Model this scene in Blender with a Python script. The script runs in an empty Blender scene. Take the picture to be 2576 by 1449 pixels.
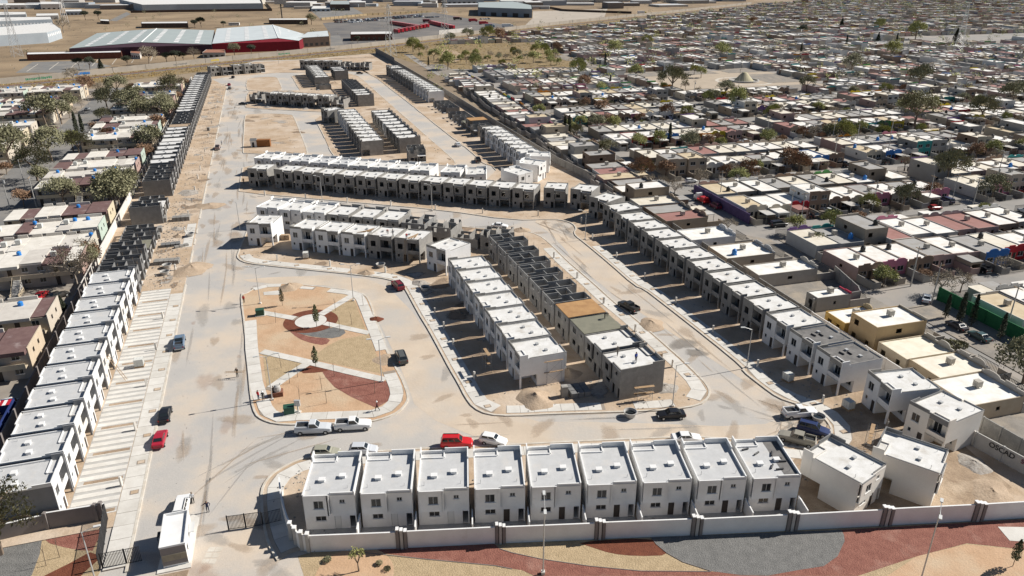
import bpy, math, random
from mathutils import Vector
from mathutils.geometry import tessellate_polygon
R = math.radians
scene = bpy.context.scene
C = scene.collection
random.seed(7)

# ---------------------------------------------------------------- camera, sky, sun, exposure
cam = bpy.data.cameras.new('camera')
cam.sensor_fit = 'HORIZONTAL'; cam.sensor_width = 36.0
cam.lens = 36.0 * 1880.0 / 2576.0
cam.clip_start = 1.0; cam.clip_end = 30000.0
camo = bpy.data.objects.new('camera', cam); C.objects.link(camo)
camo.location = (0, 0, 66.0)
camo.rotation_euler = (R(90 - 23.5), 0, 0)
scene.camera = camo

SUN_AZ, SUN_EL = 19.0, 38.5           # azimuth counter-clockwise from +X
world = bpy.data.worlds.new('World'); scene.world = world; world.use_nodes = True
nt = world.node_tree
bg = nt.nodes['Background']
sky = nt.nodes.new('ShaderNodeTexSky'); sky.sky_type = 'NISHITA'; sky.sun_disc = False
sky.sun_elevation = R(SUN_EL); sky.sun_rotation = R(90 - SUN_AZ)
sky.altitude = 1100; sky.air_density = 0.9; sky.dust_density = 0.3
nt.links.new(sky.outputs[0], bg.inputs[0]); bg.inputs[1].default_value = 0.05
sun = bpy.data.lights.new('sun', 'SUN'); sun.energy = 5.0; sun.angle = R(0.53); sun.color = (1.0, 0.955, 0.885)
suno = bpy.data.objects.new('sun', sun); C.objects.link(suno)
sd = Vector((math.cos(R(SUN_EL)) * math.cos(R(SUN_AZ)), math.cos(R(SUN_EL)) * math.sin(R(SUN_AZ)), math.sin(R(SUN_EL))))
suno.rotation_euler = sd.to_track_quat('Z', 'Y').to_euler(); suno.location = (120, 40, 200)
vs = scene.view_settings
vs.view_transform = 'Standard'; vs.look = 'None'; vs.gamma = 1.0; vs.use_curve_mapping = False
vs.exposure = 0.36
scene.render.engine = 'CYCLES'
scene.cycles.max_bounces = 5; scene.cycles.diffuse_bounces = 3; scene.cycles.glossy_bounces = 2
scene.cycles.transmission_bounces = 2; scene.cycles.transparent_max_bounces = 6

# ---------------------------------------------------------------- helpers
def tag(o, label=None, cat=None, group=None, kind=None):
    if label: o['label'] = label
    if cat: o['category'] = cat
    if group: o['group'] = group
    if kind: o['kind'] = kind
    return o

def link(o, parent=None):
    C.objects.link(o)
    if parent: o.parent = parent
    return o

class MB:
    def __init__(s): s.v = []; s.f = []; s.m = []
    def quad(s, a, b, c, d, m=0):
        n = len(s.v); s.v += [a, b, c, d]; s.f.append((n, n+1, n+2, n+3)); s.m.append(m)
    def box(s, x0, x1, y0, y1, z0, z1, m=0):
        s.hexa([(x0,y0),(x1,y0),(x1,y1),(x0,y1)], z0, z1, m); return s
    def hexa(s, p, z0, z1, m=0, top=None):
        n = len(s.v); k = len(p); t = top or p
        s.v += [(a[0], a[1], z0) for a in p] + [(a[0], a[1], z1) for a in t]
        s.f.append(tuple(range(n+k-1, n-1, -1))); s.f.append(tuple(range(n+k, n+2*k)))
        for i in range(k):
            j = (i+1) % k; s.f.append((n+i, n+j, n+k+j, n+k+i))
        s.m += [m]*(k+2); return s
    def tube(s, a, b, r0, r1, k=6, m=0, cap=True):
        a = Vector(a); b = Vector(b); d = b-a
        if d.length < 1e-6: return s
        d.normalize(); u = d.orthogonal().normalized(); w = d.cross(u); n = len(s.v)
        for c, r in ((a, r0), (b, r1)):
            for i in range(k):
                t = 2*math.pi*i/k; p = c + (u*math.cos(t) + w*math.sin(t))*r; s.v.append(tuple(p))
        for i in range(k):
            j = (i+1) % k; s.f.append((n+i, n+j, n+k+j, n+k+i)); s.m.append(m)
        if cap:
            s.f.append(tuple(range(n+k-1, n-1, -1))); s.f.append(tuple(range(n+k, n+2*k))); s.m += [m, m]
        return s
    def lathe(s, prof, k=14, m=0, cx=0, cy=0):
        n = len(s.v)
        for r, z in prof:
            for i in range(k):
                t = 2*math.pi*i/k; s.v.append((cx+r*math.cos(t), cy+r*math.sin(t), z))
        for q in range(len(prof)-1):
            for i in range(k):
                j = (i+1) % k; s.f.append((n+q*k+i, n+q*k+j, n+(q+1)*k+j, n+(q+1)*k+i)); s.m.append(m)
        return s
    def plate(s, o, ux, un, W, z0, z1, holes=(), t=0.15, m=0):
        """upright wall plate: o=(x,y) start, ux unit dir along, un outward normal, holes [(a0,a1,b0,b1)]"""
        A = sorted({0.0, W} | {h[0] for h in holes} | {h[1] for h in holes})
        B = sorted({z0, z1} | {h[2] for h in holes} | {h[3] for h in holes})
        A = [a for a in A if 0 <= a <= W]; B = [b for b in B if z0 <= b <= z1]
        def solid(i, j):
            if i < 0 or j < 0 or i >= len(A)-1 or j >= len(B)-1: return False
            a = (A[i]+A[i+1])/2; b = (B[j]+B[j+1])/2
            return not any(h[0] < a < h[1] and h[2] < b < h[3] for h in holes)
        P = lambda a, b, d: (o[0]+ux[0]*a-un[0]*d, o[1]+ux[1]*a-un[1]*d, b)
        for i in range(len(A)-1):
            for j in range(len(B)-1):
                if not solid(i, j): continue
                a0, a1, b0, b1 = A[i], A[i+1], B[j], B[j+1]
                s.quad(P(a0,b0,0), P(a1,b0,0), P(a1,b1,0), P(a0,b1,0), m)
                s.quad(P(a1,b0,t), P(a0,b0,t), P(a0,b1,t), P(a1,b1,t), m)
                if not solid(i-1, j): s.quad(P(a0,b0,t), P(a0,b0,0), P(a0,b1,0), P(a0,b1,t), m)
                if not solid(i+1, j): s.quad(P(a1,b0,0), P(a1,b0,t), P(a1,b1,t), P(a1,b1,0), m)
                if not solid(i, j-1): s.quad(P(a0,b0,t), P(a1,b0,t), P(a1,b0,0), P(a0,b0,0), m)
                if not solid(i, j+1): s.quad(P(a0,b1,0), P(a1,b1,0), P(a1,b1,t), P(a0,b1,t), m)
        return s
    def mesh(s, name, mats, smooth=False):
        me = bpy.data.meshes.new(name); me.from_pydata(s.v, [], s.f)
        if not isinstance(mats, (list, tuple)): mats = [mats]
        for x in mats: me.materials.append(x)
        if len(mats) > 1: me.polygons.foreach_set('material_index', s.m)
        if smooth: me.polygons.foreach_set('use_smooth', [True]*len(s.f))
        me.update(); return me
    def obj(s, name, mats, parent=None, smooth=False):
        return link(bpy.data.objects.new(name, s.mesh(name, mats, smooth)), parent)

def empty(name, loc=(0,0,0), rz=0.0):
    o = bpy.data.objects.new(name, None); C.objects.link(o)
    o.location = (loc[0], loc[1], loc[2] if len(loc) > 2 else 0.0); o.rotation_euler = (0, 0, rz)
    o.empty_display_size = 0.2
    return o

def part(name, me, parent, color=None, loc=None, rz=None):
    o = bpy.data.objects.new(name, me); C.objects.link(o); o.parent = parent
    if color: o.color = (*color, 1)
    if loc: o.location = loc
    if rz is not None: o.rotation_euler = (0, 0, rz)
    return o

def place(name, parts, loc, rz, label, cat, group=None, colors=None, skip=()):
    """a thing made of shared part meshes: parts = [(name, mesh, [sub parts])]"""
    root = empty(name, loc, rz); tag(root, label, cat, group)
    for p in parts:
        if p[0] in skip: continue
        o = part(p[0], p[1], root, (colors or {}).get(p[0]))
        for q in (p[2] if len(p) > 2 else ()): part(q[0], q[1], o, (colors or {}).get(q[0]))
    return root

def area2(p): return sum(p[i][0]*p[(i+1) % len(p)][1]-p[(i+1) % len(p)][0]*p[i][1] for i in range(len(p)))
def ccw(p): return list(p) if area2(p) > 0 else list(reversed(p))

def sheet(name, pts, z, mat, parent=None, kind='structure', label=None, cat=None):
    pts = ccw(pts); me = bpy.data.meshes.new(name)
    tri = tessellate_polygon([[Vector((p[0], p[1], 0)) for p in pts]])
    fs = []
    for t in tri:
        a, b, c = (pts[i] for i in t)
        cr = (b[0]-a[0])*(c[1]-a[1])-(b[1]-a[1])*(c[0]-a[0])
        fs.append(t if cr > 0 else (t[0], t[2], t[1]))
    me.from_pydata([(p[0], p[1], z) for p in pts], [], fs); me.materials.append(mat); me.update()
    o = link(bpy.data.objects.new(name, me), parent)
    if parent is None: tag(o, label, cat, None, kind)
    return o

def slabpoly(name, pts, z0, z1, mat, parent=None, kind='structure'):
    pts = ccw(pts); n = len(pts); me = bpy.data.meshes.new(name)
    tri = tessellate_polygon([[Vector((p[0], p[1], 0)) for p in pts]])
    vs_ = [(p[0], p[1], z0) for p in pts] + [(p[0], p[1], z1) for p in pts]; fs = []
    for t in tri:
        a, b, c = (pts[i] for i in t)
        cr = (b[0]-a[0])*(c[1]-a[1])-(b[1]-a[1])*(c[0]-a[0])
        t = t if cr > 0 else (t[0], t[2], t[1]); fs.append(tuple(i+n for i in t))
    for i in range(n): fs.append((i, (i+1) % n, n+(i+1) % n, n+i))
    me.from_pydata(vs_, [], fs); me.materials.append(mat); me.update()
    o = link(bpy.data.objects.new(name, me), parent)
    if parent is None: o['kind'] = kind
    return o

def smooth_poly(pts, it=2, closed=True):
    for _ in range(it):
        q = []; n = len(pts)
        if not closed: q.append(pts[0])
        for i in range(n if closed else n-1):
            a = pts[i]; b = pts[(i+1) % n]
            q.append((a[0]*.75+b[0]*.25, a[1]*.75+b[1]*.25)); q.append((a[0]*.25+b[0]*.75, a[1]*.25+b[1]*.75))
        if not closed: q.append(pts[-1])
        pts = q
    return pts

def offset_line(pts, d, closed=False):
    out = []; n = len(pts)
    for i in range(n):
        a = pts[i-1] if (i > 0 or closed) else None; b = pts[i]; c = pts[(i+1) % n] if (i < n-1 or closed) else None
        ns = []
        for p, q in ((a, b), (b, c)):
            if p is None or q is None: continue
            dx, dy = q[0]-p[0], q[1]-p[1]; L = math.hypot(dx, dy) or 1; ns.append((-dy/L, dx/L))
        nx = sum(v[0] for v in ns)/len(ns); ny = sum(v[1] for v in ns)/len(ns); L2 = nx*nx+ny*ny or 1
        L2 = max(L2, .35); out.append((b[0]+nx*d/L2, b[1]+ny*d/L2))
    return out

def strip(name, pts, w, z0, z1, mat, parent=None, closed=False, side=0, kind='structure'):
    """box strip along a polyline; side 0 centred, 1 to the left"""
    a = offset_line(pts, w if side == 1 else w/2, closed); b = offset_line(pts, 0 if side == 1 else -w/2, closed)
    m = MB(); n = len(pts)
    for i in range(n if closed else n-1):
        j = (i+1) % n
        A0, A1, B0, B1 = a[i], a[j], b[i], b[j]
        m.quad((*B0,z1),(*B1,z1),(*A1,z1),(*A0,z1)); m.quad((*B0,z0),(*B1,z0),(*B1,z1),(*B0,z1)); m.quad((*A1,z0),(*A0,z0),(*A0,z1),(*A1,z1))
        if not closed and i == 0: m.quad((*A0,z0),(*B0,z0),(*B0,z1),(*A0,z1))
        if not closed and i == n-2: m.quad((*B1,z0),(*A1,z0),(*A1,z1),(*B1,z1))
    o = m.obj(name, mat, parent)
    if parent is None and kind: o['kind'] = kind
    return o

def resample(pts, step, closed=False):
    out = []; n = len(pts); acc = 0.0; out.append(pts[0])
    for i in range(n if closed else n-1):
        a = pts[i]; b = pts[(i+1) % n]; L = math.hypot(b[0]-a[0], b[1]-a[1]); d = step-acc
        while d <= L:
            t = d/L; out.append((a[0]+(b[0]-a[0])*t, a[1]+(b[1]-a[1])*t)); d += step
        acc = L-(d-step)
    return out

def paved(name, pts, w, z, mats, base, step=2.0, gap=0.03, closed=False, th=0.05):
    """pavement: a base strip with one object per slab"""
    b = strip(name, pts, w, z-0.15, z-th*0.5, base, None, closed)
    q = resample(pts, step, closed)
    if math.hypot(q[-1][0]-pts[-1][0], q[-1][1]-pts[-1][1]) > step*.4 and not closed: q.append(pts[-1])
    L = offset_line(q, w/2-gap, closed); Rr = offset_line(q, -w/2+gap, closed); n = len(q)
    for i in range(n if closed else n-1):
        j = (i+1) % n; f = gap/step
        def lp(a, b, t): return (a[0]+(b[0]-a[0])*t, a[1]+(b[1]-a[1])*t)
        P = [lp(Rr[i], Rr[j], f), lp(Rr[i], Rr[j], 1-f), lp(L[i], L[j], 1-f), lp(L[i], L[j], f)]
        MB().hexa(P, z-th, z+random.uniform(-.008, .008)).obj('slab', random.choice(mats), b)
    return b

def inside(p, poly):
    c = False; n = len(poly); j = n-1
    for i in range(n):
        a, b = poly[i], poly[j]
        if (a[1] > p[1]) != (b[1] > p[1]) and p[0] < (b[0]-a[0])*(p[1]-a[1])/(b[1]-a[1])+a[0]: c = not c
        j = i
    return c
ORD = ['first','second','third','fourth','fifth','sixth','seventh','eighth','ninth','tenth','eleventh','twelfth','thirteenth','fourteenth','fifteenth','sixteenth','seventeenth','eighteenth','nineteenth','twentieth']
def ordn(i):
    if i < 20: return ORD[i]
    t, o = divmod(i+1, 10); T = ['','','twenty','thirty','forty','fifty','sixty','seventy','eighty','ninety'][t] if t < 10 else str(t)
    return (T+'-'+ORD[o-1]) if o else {20:'twentieth',30:'thirtieth',40:'fortieth',50:'fiftieth',60:'sixtieth',70:'seventieth',80:'eightieth',90:'ninetieth'}.get(i+1, str(i+1))

# ---------------------------------------------------------------- materials
MATS = {}
def mat(name, col, col2=None, scale=1.0, rough=0.9, bump=0.0, bscale=8.0, metal=0.0, spec=0.3, lo=0.35, hi=0.65, detail=4.0, fine=0.0, col3=None, scale3=0.1, lo3=.45, hi3=.65, objcol=False):
    if name in MATS: return MATS[name]
    m = bpy.data.materials.new(name); m.use_nodes = True; MATS[name] = m
    t = m.node_tree; N = t.nodes; B = N['Principled BSDF']
    B.inputs['Roughness'].default_value = rough; B.inputs['Metallic'].default_value = metal; B.inputs['Specular IOR Level'].default_value = spec
    B.inputs['Base Color'].default_value = (*col, 1)
    def pos():
        g_ = N.new('ShaderNodeNewGeometry'); return g_.outputs['Position']
    def noise(sc, det, lo_, hi_):
        n_ = N.new('ShaderNodeTexNoise'); n_.inputs['Scale'].default_value = sc; n_.inputs['Detail'].default_value = det; n_.inputs['Roughness'].default_value = .6
        t.links.new(pos(), n_.inputs['Vector']); r = N.new('ShaderNodeMapRange'); r.inputs[1].default_value = lo_; r.inputs[2].default_value = hi_
        t.links.new(n_.outputs['Fac'], r.inputs[0]); return r.outputs[0]
    def mix(f, a, b):
        x = N.new('ShaderNodeMix'); x.data_type = 'RGBA'
        if f is not None: t.links.new(f, x.inputs[0])
        for i, c in ((6, a), (7, b)):
            if isinstance(c, tuple): x.inputs[i].default_value = (*c, 1)
            else: t.links.new(c, x.inputs[i])
        return x
    cur = None
    if objcol:
        oi = N.new('ShaderNodeObjectInfo'); cur = oi.outputs['Color']
        if col2:
            x = mix(noise(scale, detail, lo, hi), cur, col2); x.blend_type = 'MULTIPLY'; cur = x.outputs[2]
    elif col2:
        cur = mix(noise(scale, detail, lo, hi), col, col2).outputs[2]
    if col3:
        cur = mix(noise(scale3, 5.0, lo3, hi3), cur if cur else col, col3).outputs[2]
    if fine:
        x = mix(noise(7.0, 6.0, .3, .7), (1-fine,)*3, (1+fine,)*3); y = mix(None, cur if cur else col, x.outputs[2]); y.blend_type = 'MULTIPLY'; y.inputs[0].default_value = 1.0; cur = y.outputs[2]
    if cur: t.links.new(cur, B.inputs['Base Color'])
    if bump:
        n_ = N.new('ShaderNodeTexNoise'); n_.inputs['Scale'].default_value = bscale; n_.inputs['Detail'].default_value = 6
        t.links.new(pos(), n_.inputs['Vector']); b = N.new('ShaderNodeBump'); b.inputs['Strength'].default_value = bump; b.inputs['Distance'].default_value = .15
        t.links.new(n_.outputs['Fac'], b.inputs['Height']); t.links.new(b.outputs[0], B.inputs['Normal'])
    return m

def island_var(m, amt=0.35):
    """leaf to leaf variation"""
    t = m.node_tree; N = t.nodes; B = N['Principled BSDF']; c = B.inputs['Base Color'].default_value[:]
    g_ = N.new('ShaderNodeNewGeometry'); h = N.new('ShaderNodeHueSaturation'); h.inputs['Color'].default_value = c
    r = N.new('ShaderNodeMapRange'); r.inputs[3].default_value = 1-amt; r.inputs[4].default_value = 1+amt
    t.links.new(g_.outputs['Random Per Island'], r.inputs[0]); t.links.new(r.outputs[0], h.inputs['Value']); t.links.new(h.outputs[0], B.inputs['Base Color'])
    return m

M = {}
M['desert'] = mat('desert', (.27,.21,.145), (.21,.16,.11), .02, bump=.3, bscale=.8, col3=(.33,.26,.18), scale3=.006, fine=.18)
M['scrub'] = mat('scrub', (.285,.205,.125), (.19,.14,.09), .04, bump=.3, bscale=.8, fine=.25, col3=(.345,.255,.16), scale3=.012)
M['verge'] = mat('verge', (.30,.22,.115), (.21,.155,.085), .12, bump=.4, bscale=.8, fine=.3)
M['dirt'] = mat('dirt', (.50,.385,.275), (.41,.30,.20), .22, bump=.5, bscale=1.4, fine=.16, col3=(.56,.46,.36), scale3=.09)
M['lotdirt'] = mat('lotdirt', (.33,.245,.17), (.26,.19,.13), .5, bump=.6, bscale=2, fine=.22, col3=(.42,.32,.23), scale3=.15)
M['road'] = mat('road', (.425,.405,.38), (.485,.45,.405), .10, bump=.12, bscale=2, fine=.13, col3=(.60,.49,.375), scale3=.05, lo3=.47, hi3=.70)
M['roadsand'] = mat('roadsand', (.60,.50,.39), (.52,.43,.335), .16, bump=.2, bscale=2, fine=.14, col3=(.48,.44,.39), scale3=.06)
M['asphalt'] = mat('asphalt', (.175,.17,.165), (.215,.21,.20), .15, bump=.05, fine=.08, col3=(.26,.24,.21), scale3=.05)
M['asphaltdark'] = mat('asphaltdark', (.13,.125,.125), (.17,.16,.15), .05, fine=.12, col3=(.21,.19,.17), scale3=.03)
M['street'] = mat('street', (.25,.24,.225), (.30,.28,.255), .12, fine=.08, col3=(.35,.31,.27), scale3=.05)
M['conc'] = mat('conc', (.66,.635,.585), (.58,.55,.50), .6, fine=.06, bump=.03)
M['conc2'] = mat('conc2', (.61,.585,.535), (.53,.50,.45), .5, fine=.06, bump=.03)
M['concgrey'] = mat('concgrey', (.46,.445,.42), (.40,.385,.36), .8, fine=.06)
M['joint'] = mat('joint', (.30,.25,.20))
M['kerb'] = mat('kerb', (.62,.58,.51), (.52,.46,.38), .8, fine=.08)
M['white'] = mat('white', (.78,.775,.76), (.715,.705,.685), .5, rough=.7, fine=.03, col3=(.62,.59,.55), scale3=.6, lo3=.62, hi3=.8)
M['offwhite'] = mat('offwhite', (.70,.66,.61), (.64,.60,.55), .4, rough=.75, fine=.03)
M['cream'] = mat('cream', (.74,.70,.64), (.69,.65,.59), .4, rough=.75, fine=.03)
M['membrane'] = mat('membrane', (.53,.53,.525), (.48,.48,.475), .9, rough=.8, fine=.06, col3=(.56,.535,.50), scale3=.5, lo3=.55, hi3=.75)
M['membrane_dark'] = mat('membrane_dark', (.13,.125,.12), (.20,.19,.18), .7, rough=.8, fine=.1)
M['roofwhite'] = mat('roofwhite', (.72,.71,.685), (.62,.605,.57), .7, fine=.08, col3=(.50,.465,.41), scale3=.45, lo3=.56, hi3=.74)
M['roofconc'] = mat('roofconc', (.60,.59,.57), (.66,.65,.63), .6, fine=.06, col3=(.50,.47,.43), scale3=.4, lo3=.58, hi3=.75)
M['wetconc'] = mat('wetconc', (.19,.185,.14), (.23,.22,.165), .7, fine=.05)
M['plywood'] = mat('plywood', (.46,.27,.12), (.36,.20,.09), .5, fine=.1)
M['block'] = mat('block', (.295,.282,.26), (.235,.225,.21), .9, fine=.12, col3=(.36,.345,.315), scale3=.35, lo3=.55, hi3=.7)
M['blockdark'] = mat('blockdark', (.215,.212,.208), (.17,.168,.165), .9, fine=.1)
M['taupe'] = mat('taupe', (.23,.205,.195), (.20,.18,.17), .5, fine=.04)
M['wallbeige'] = mat('wallbeige', (.70,.665,.62), (.64,.60,.55), .5, fine=.03)
M['dark'] = mat('dark', (.03,.03,.032), rough=.6)
M['interior'] = mat('interior', (.12,.11,.10))
M['glass'] = mat('glass', (.025,.028,.032), rough=.08, spec=.6)
M['carglass'] = mat('carglass', (.02,.026,.03), rough=.05, spec=.7)
M['steel'] = mat('steel', (.38,.38,.38), rough=.5, metal=.6)
M['galv'] = mat('galv', (.5,.5,.49), rough=.5, metal=.3)
M['frame'] = mat('frame', (.55,.55,.54), rough=.5)
M['blackmetal'] = mat('blackmetal', (.035,.035,.037), rough=.5)
M['rubber'] = mat('rubber', (.025,.025,.025), rough=.85)
M['door'] = mat('door', (.055,.045,.04), rough=.6)
M['doorwhite'] = mat('doorwhite', (.66,.66,.64), rough=.6)
M['bark'] = mat('bark', (.16,.12,.09), (.22,.17,.13), 3)
M['barkpale'] = mat('barkpale', (.32,.27,.22), (.24,.20,.16), 3)
M['leaf_olive'] = island_var(mat('leaf_olive', (.21,.20,.115), rough=.8))
M['leaf_green'] = island_var(mat('leaf_green', (.31,.31,.115), rough=.8))
M['leaf_brown'] = island_var(mat('leaf_brown', (.27,.165,.10), rough=.8))
M['leaf_pine'] = island_var(mat('leaf_pine', (.05,.058,.035), rough=.8))
M['leaf_twig'] = island_var(mat('leaf_twig', (.33,.28,.21), rough=.9))
M['redgravel'] = mat('redgravel', (.28,.12,.088), (.215,.085,.063), .9, bump=.7, bscale=5, fine=.3, col3=(.36,.205,.16), scale3=.2, lo3=.55, hi3=.75)
M['mulch'] = mat('mulch', (.185,.062,.033), (.14,.045,.025), 1.2, bump=.6, bscale=7, fine=.25)
M['greygravel'] = mat('greygravel', (.195,.19,.18), (.15,.147,.14), 1., bump=.7, bscale=6, fine=.3)
M['tangravel'] = mat('tangravel', (.46,.35,.215), (.38,.285,.17), .9, bump=.6, bscale=5, fine=.28)
M['parkdirt'] = mat('parkdirt', (.54,.36,.225), (.47,.305,.185), .5, bump=.4, bscale=3, fine=.15, col3=(.53,.40,.27), scale3=.12)
M['grassdry'] = mat('grassdry', (.30,.215,.09), (.22,.16,.07), .8, bump=.5, fine=.3)
M['brick'] = mat('brick', (.25,.115,.075), (.20,.09,.06), 2, fine=.1)
M['red'] = mat('red', (.45,.02,.03), rough=.5)
M['paint'] = mat('paint', (.5,.5,.5), (.90,.88,.85), .8, rough=.85, objcol=True, lo=.3, hi=.7)
M['rooftop'] = mat('rooftop', (.5,.5,.5), (.84,.80,.74), .45, rough=.9, objcol=True, lo=.42, hi=.72)
M['carpaint'] = mat('carpaint', (.5,.5,.5), rough=.3, spec=.5, objcol=True)
M['cloth'] = mat('cloth', (.5,.5,.5), rough=.9, objcol=True)
M['skin'] = mat('skin', (.32,.18,.12), rough=.7)
M['sand'] = mat('sand', (.42,.315,.215), (.35,.255,.17), 1, bump=.6, bscale=3, fine=.18)
M['rubble'] = mat('rubble', (.42,.39,.35), (.30,.26,.22), 1.5, bump=.8, bscale=3, fine=.25)
M['wood'] = mat('wood', (.42,.29,.17), (.32,.21,.12), 2)
M['tinroof'] = mat('tinroof', (.40,.445,.43), (.36,.40,.39), .1, rough=.55, fine=.03)
M['tinroof2'] = mat('tinroof2', (.62,.66,.66), (.56,.60,.60), .1, rough=.55, fine=.03)
M['plastic'] = mat('plastic', (.62,.62,.58), rough=.5)
M['lampglow'] = mat('lamphead', (.6,.6,.58), rough=.5)
# ---------------------------------------------------------------- ground, roads, lots
sheet('ground', [(-6000,-500),(6000,-500),(6000,9000),(-6000,9000)], -0.06, M['desert'])

def fr(o, ang):
    c, s_ = math.cos(R(ang)), math.sin(R(ang))
    return lambda x, y: (o[0]+c*x-s_*y, o[1]+s_*x+c*y)
L19 = fr((-57.8,76.2), 107.7)          # long left row: x along the row away from camera, y to the left (into the houses)
RWALL = [(-108.7,621.8),(-84,554),(-37,420.5),(-7,330.6),(16,263.1),(29,234.5),(59.6,134.2),(67.3,109.5),(68.6,92.5),(76,78)]
estate = [(-45,40),(-20,40)] + [(-17,66),(-24.51,71.02),(30,74.6),(70,77.5),(76,78)] + RWALL[::-1] + [(-159.37,578.59),(-189.62,571.18),L19(418,12),L19(-4,12),(-60,60)]
sheet('estate_road', estate, -0.02, M['road'])
sheet('entrance_road', [(-47,30),(-15,30),(-22,60),(-30,76),(-33,90),(-47,90),(-49,76),(-44,60)], -0.012, M['road'])
# sandy wear on the ring road
sheet('sandy_road', smooth_poly([(-62.44,157.37),(-35.67,159.74),(-24.02,148.43),(-9.43,111.42),(0.12,99.27),(16.95,99.05),(37.71,97.63),(45.23,101.53),(38.13,115.53),(17.43,157.37),(11.63,184.22),(4.74,202.57),(14.82,201.49),(21.70,181.19),(34.76,144.28),(43.06,115.53),(50.95,101.53),(45.81,92.94),(24.25,91.94),(-2.25,92.94),(-15.12,101.53),(-18.49,112.77),(-28.69,140.31),(-36.12,152.79),(-57.94,154.59)],1), -0.012, M['roadsand'])

def kerb(name, pts, closed=False, broken=0.0):
    if not broken:
        return strip(name, pts, 0.34, -0.05, 0.17, M['kerb'], None, closed)
    q = resample(pts, 4.5, closed)
    b = MB()
    for a, c in zip(q, q[1:]):
        if random.random() < broken: continue
        dx, dy = c[0]-a[0], c[1]-a[1]; L = math.hypot(dx, dy) or 1; nx, ny = -dy/L*.17, dx/L*.17
        b.hexa([(a[0]-nx,a[1]-ny),(c[0]-nx,c[1]-ny),(c[0]+nx,c[1]+ny),(a[0]+nx,a[1]+ny)], -.05, .17)
    o = b.obj(name, M['kerb']); o['kind'] = 'structure'; return o

def lot(name, pts, m='dirt', top=0.11):
    return slabpoly(name, pts, -0.3, top, M[m])

# left strip of lots
lot('left_lots', [L19(-3,-8.9),L19(74,-8.9),L19(140,-8.9),L19(224,-8.9),L19(330,-9.2),L19(388,-9.3),L19(396,-6),L19(418,0),L19(418,11.8),L19(-3,11.8)])
kerb('kerb', [L19(-12,-9.05),L19(74,-9.05)])
kerb('kerb', [L19(74,-9.05),L19(388,-9.3)], broken=.22)

# outer ring of lots: front row, turning head, right rows, grey row and the rows behind
ringA = [(-28.13,69.44),(-30.16,72.21),(-31.83,75.79),(-33.05,79.03),(-33.80,81.24),(-34.24,83.44),(-33.85,85.72),(-33.09,86.96),(-31.91,88.33),(-30.37,89.58),(-28.62,90.10),(-18,91.6),(0,93),(20,94.6),(30,95.2),(44.16,91.59),(46.60,93.15),(48.29,94.96),(49.23,96.61),(49.54,98.52),(49.34,100.63),(48.24,102.71),(46.09,104.48),(44.05,106.06),(42.42,110.05),(40.66,115.10),(41.28,115.84),(37.88,126.49),(31.66,144.24),(29.18,151.10),(27.45,152.71),(23.35,166.52),(18.47,181.48),(16.88,185.69),(16.51,188.85),(17.50,191.94),(16.79,196.15),(14.97,198.49),(12.01,200.07),(0.00,199.10),(-20,208.5),(-50,217),(-79,225.2)]
ringA2 = smooth_poly(ringA, 1, False)
ringB = [(-86,228),(-91.25,245.89),(-94.56,257.74),(-90.5,262),(-84,266.8),(-55,258.4),(-27,250.2),(-16,247),(-8,243.5),(-5.50,254.10),(-7.19,260.26),(-10.27,263.44),(-14.26,277.59),(-24.48,308.72),(-18.93,290.83),(-40.97,354.44),(-54.47,394.76),(-66.93,429.86),(-84.00,478.94),(-92.35,498.28)]
tail = [(-112,540),(-108.7,621)] + RWALL[1:]
lot('ring_lots', ringA2 + ringB + tail + [(70,77.3),(30,74.4),(-24.51,71.02),(-26.01,71.19),(-27.41,70.51)])
kerb('kerb', ringA2)
kerb('kerb', ringB[:8]); kerb('kerb', ringB[9:], broken=.25)

# block of the two front middle rows and the two columns behind the park
midp = smooth_poly([(-67.82,172.28),(-66.25,168.94),(-63.42,166.54),(-56.80,164.64),(-46.12,161.90),(-35.76,159.32),(-27.23,156.48),(-24.37,153.01),(-23.64,151.65),(-19.04,138.36),(-16.27,131.12),(-13.40,122.90),(-11.01,115.84),(-9.09,110.72),(-7.64,106.25),(-6.18,103.08),(-3.87,101.14),(0.00,100.71),(6.35,101.34),(18.01,101.92),(25.62,102.50),(30.41,103.82),(32.37,105.94),(33.19,107.97),(33.23,110.22),(32.53,113.06),(31.15,118.00),(29.09,124.08),(27.09,129.83),(24.80,136.49),(21.23,145.26),(19.34,151.37),(15.96,160.88),(13.43,167.82),(9.70,180.37),(7.10,186.86),(2.67,190.47),(-12,192.6),(-24,197),(-64,209.4),(-71,209),(-73.5,204)],1)
lot("middle_lots", midp); kerb("kerb", midp, True)

# upper middle block
up = [(-140.00,488.84),(-119.74,431.45),(-147.50,428.59),(-142.65,408.71),(-132.59,376.66),(-123.47,372.98),(-104.78,368.18),(-89.67,364.19),(-90.35,345.80),(-78.90,312.15),(-69.52,283.32),(-60.92,261.50),(-36.22,260.23),(-20.97,261.50),(-19.93,264.70),(-23.68,276.15),(-29.96,293.93),(-44.60,336.52),(-54.43,364.65),(-67.70,403.02),(-87.27,460.25),(-97.85,489.64),(-106.07,501.23),(-109.04,507.65),(-134.49,502.50)]
lot('upper_lots', up); kerb('kerb', up, True, .3)
dp = smooth_poly([(-125.30,353.34),(-125.86,358.91),(-116.39,360.96),(-104.55,357.79),(-102.31,353.34),(-88.14,312.15),(-76.90,278.98),(-77.58,276.43),(-101.24,278.98),(-102.53,281.86),(-112.16,312.15)],1)
lot('dirt_green', dp); kerb('kerb', dp, True)
dp2 = smooth_poly([(-162.90,471.30),(-164.37,480.89),(-153.99,486.83),(-148.38,484.83),(-144.48,475.09),(-131.08,436.28),(-131.01,429.86),(-147.91,429.86),(-151.59,436.28)],1)
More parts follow.
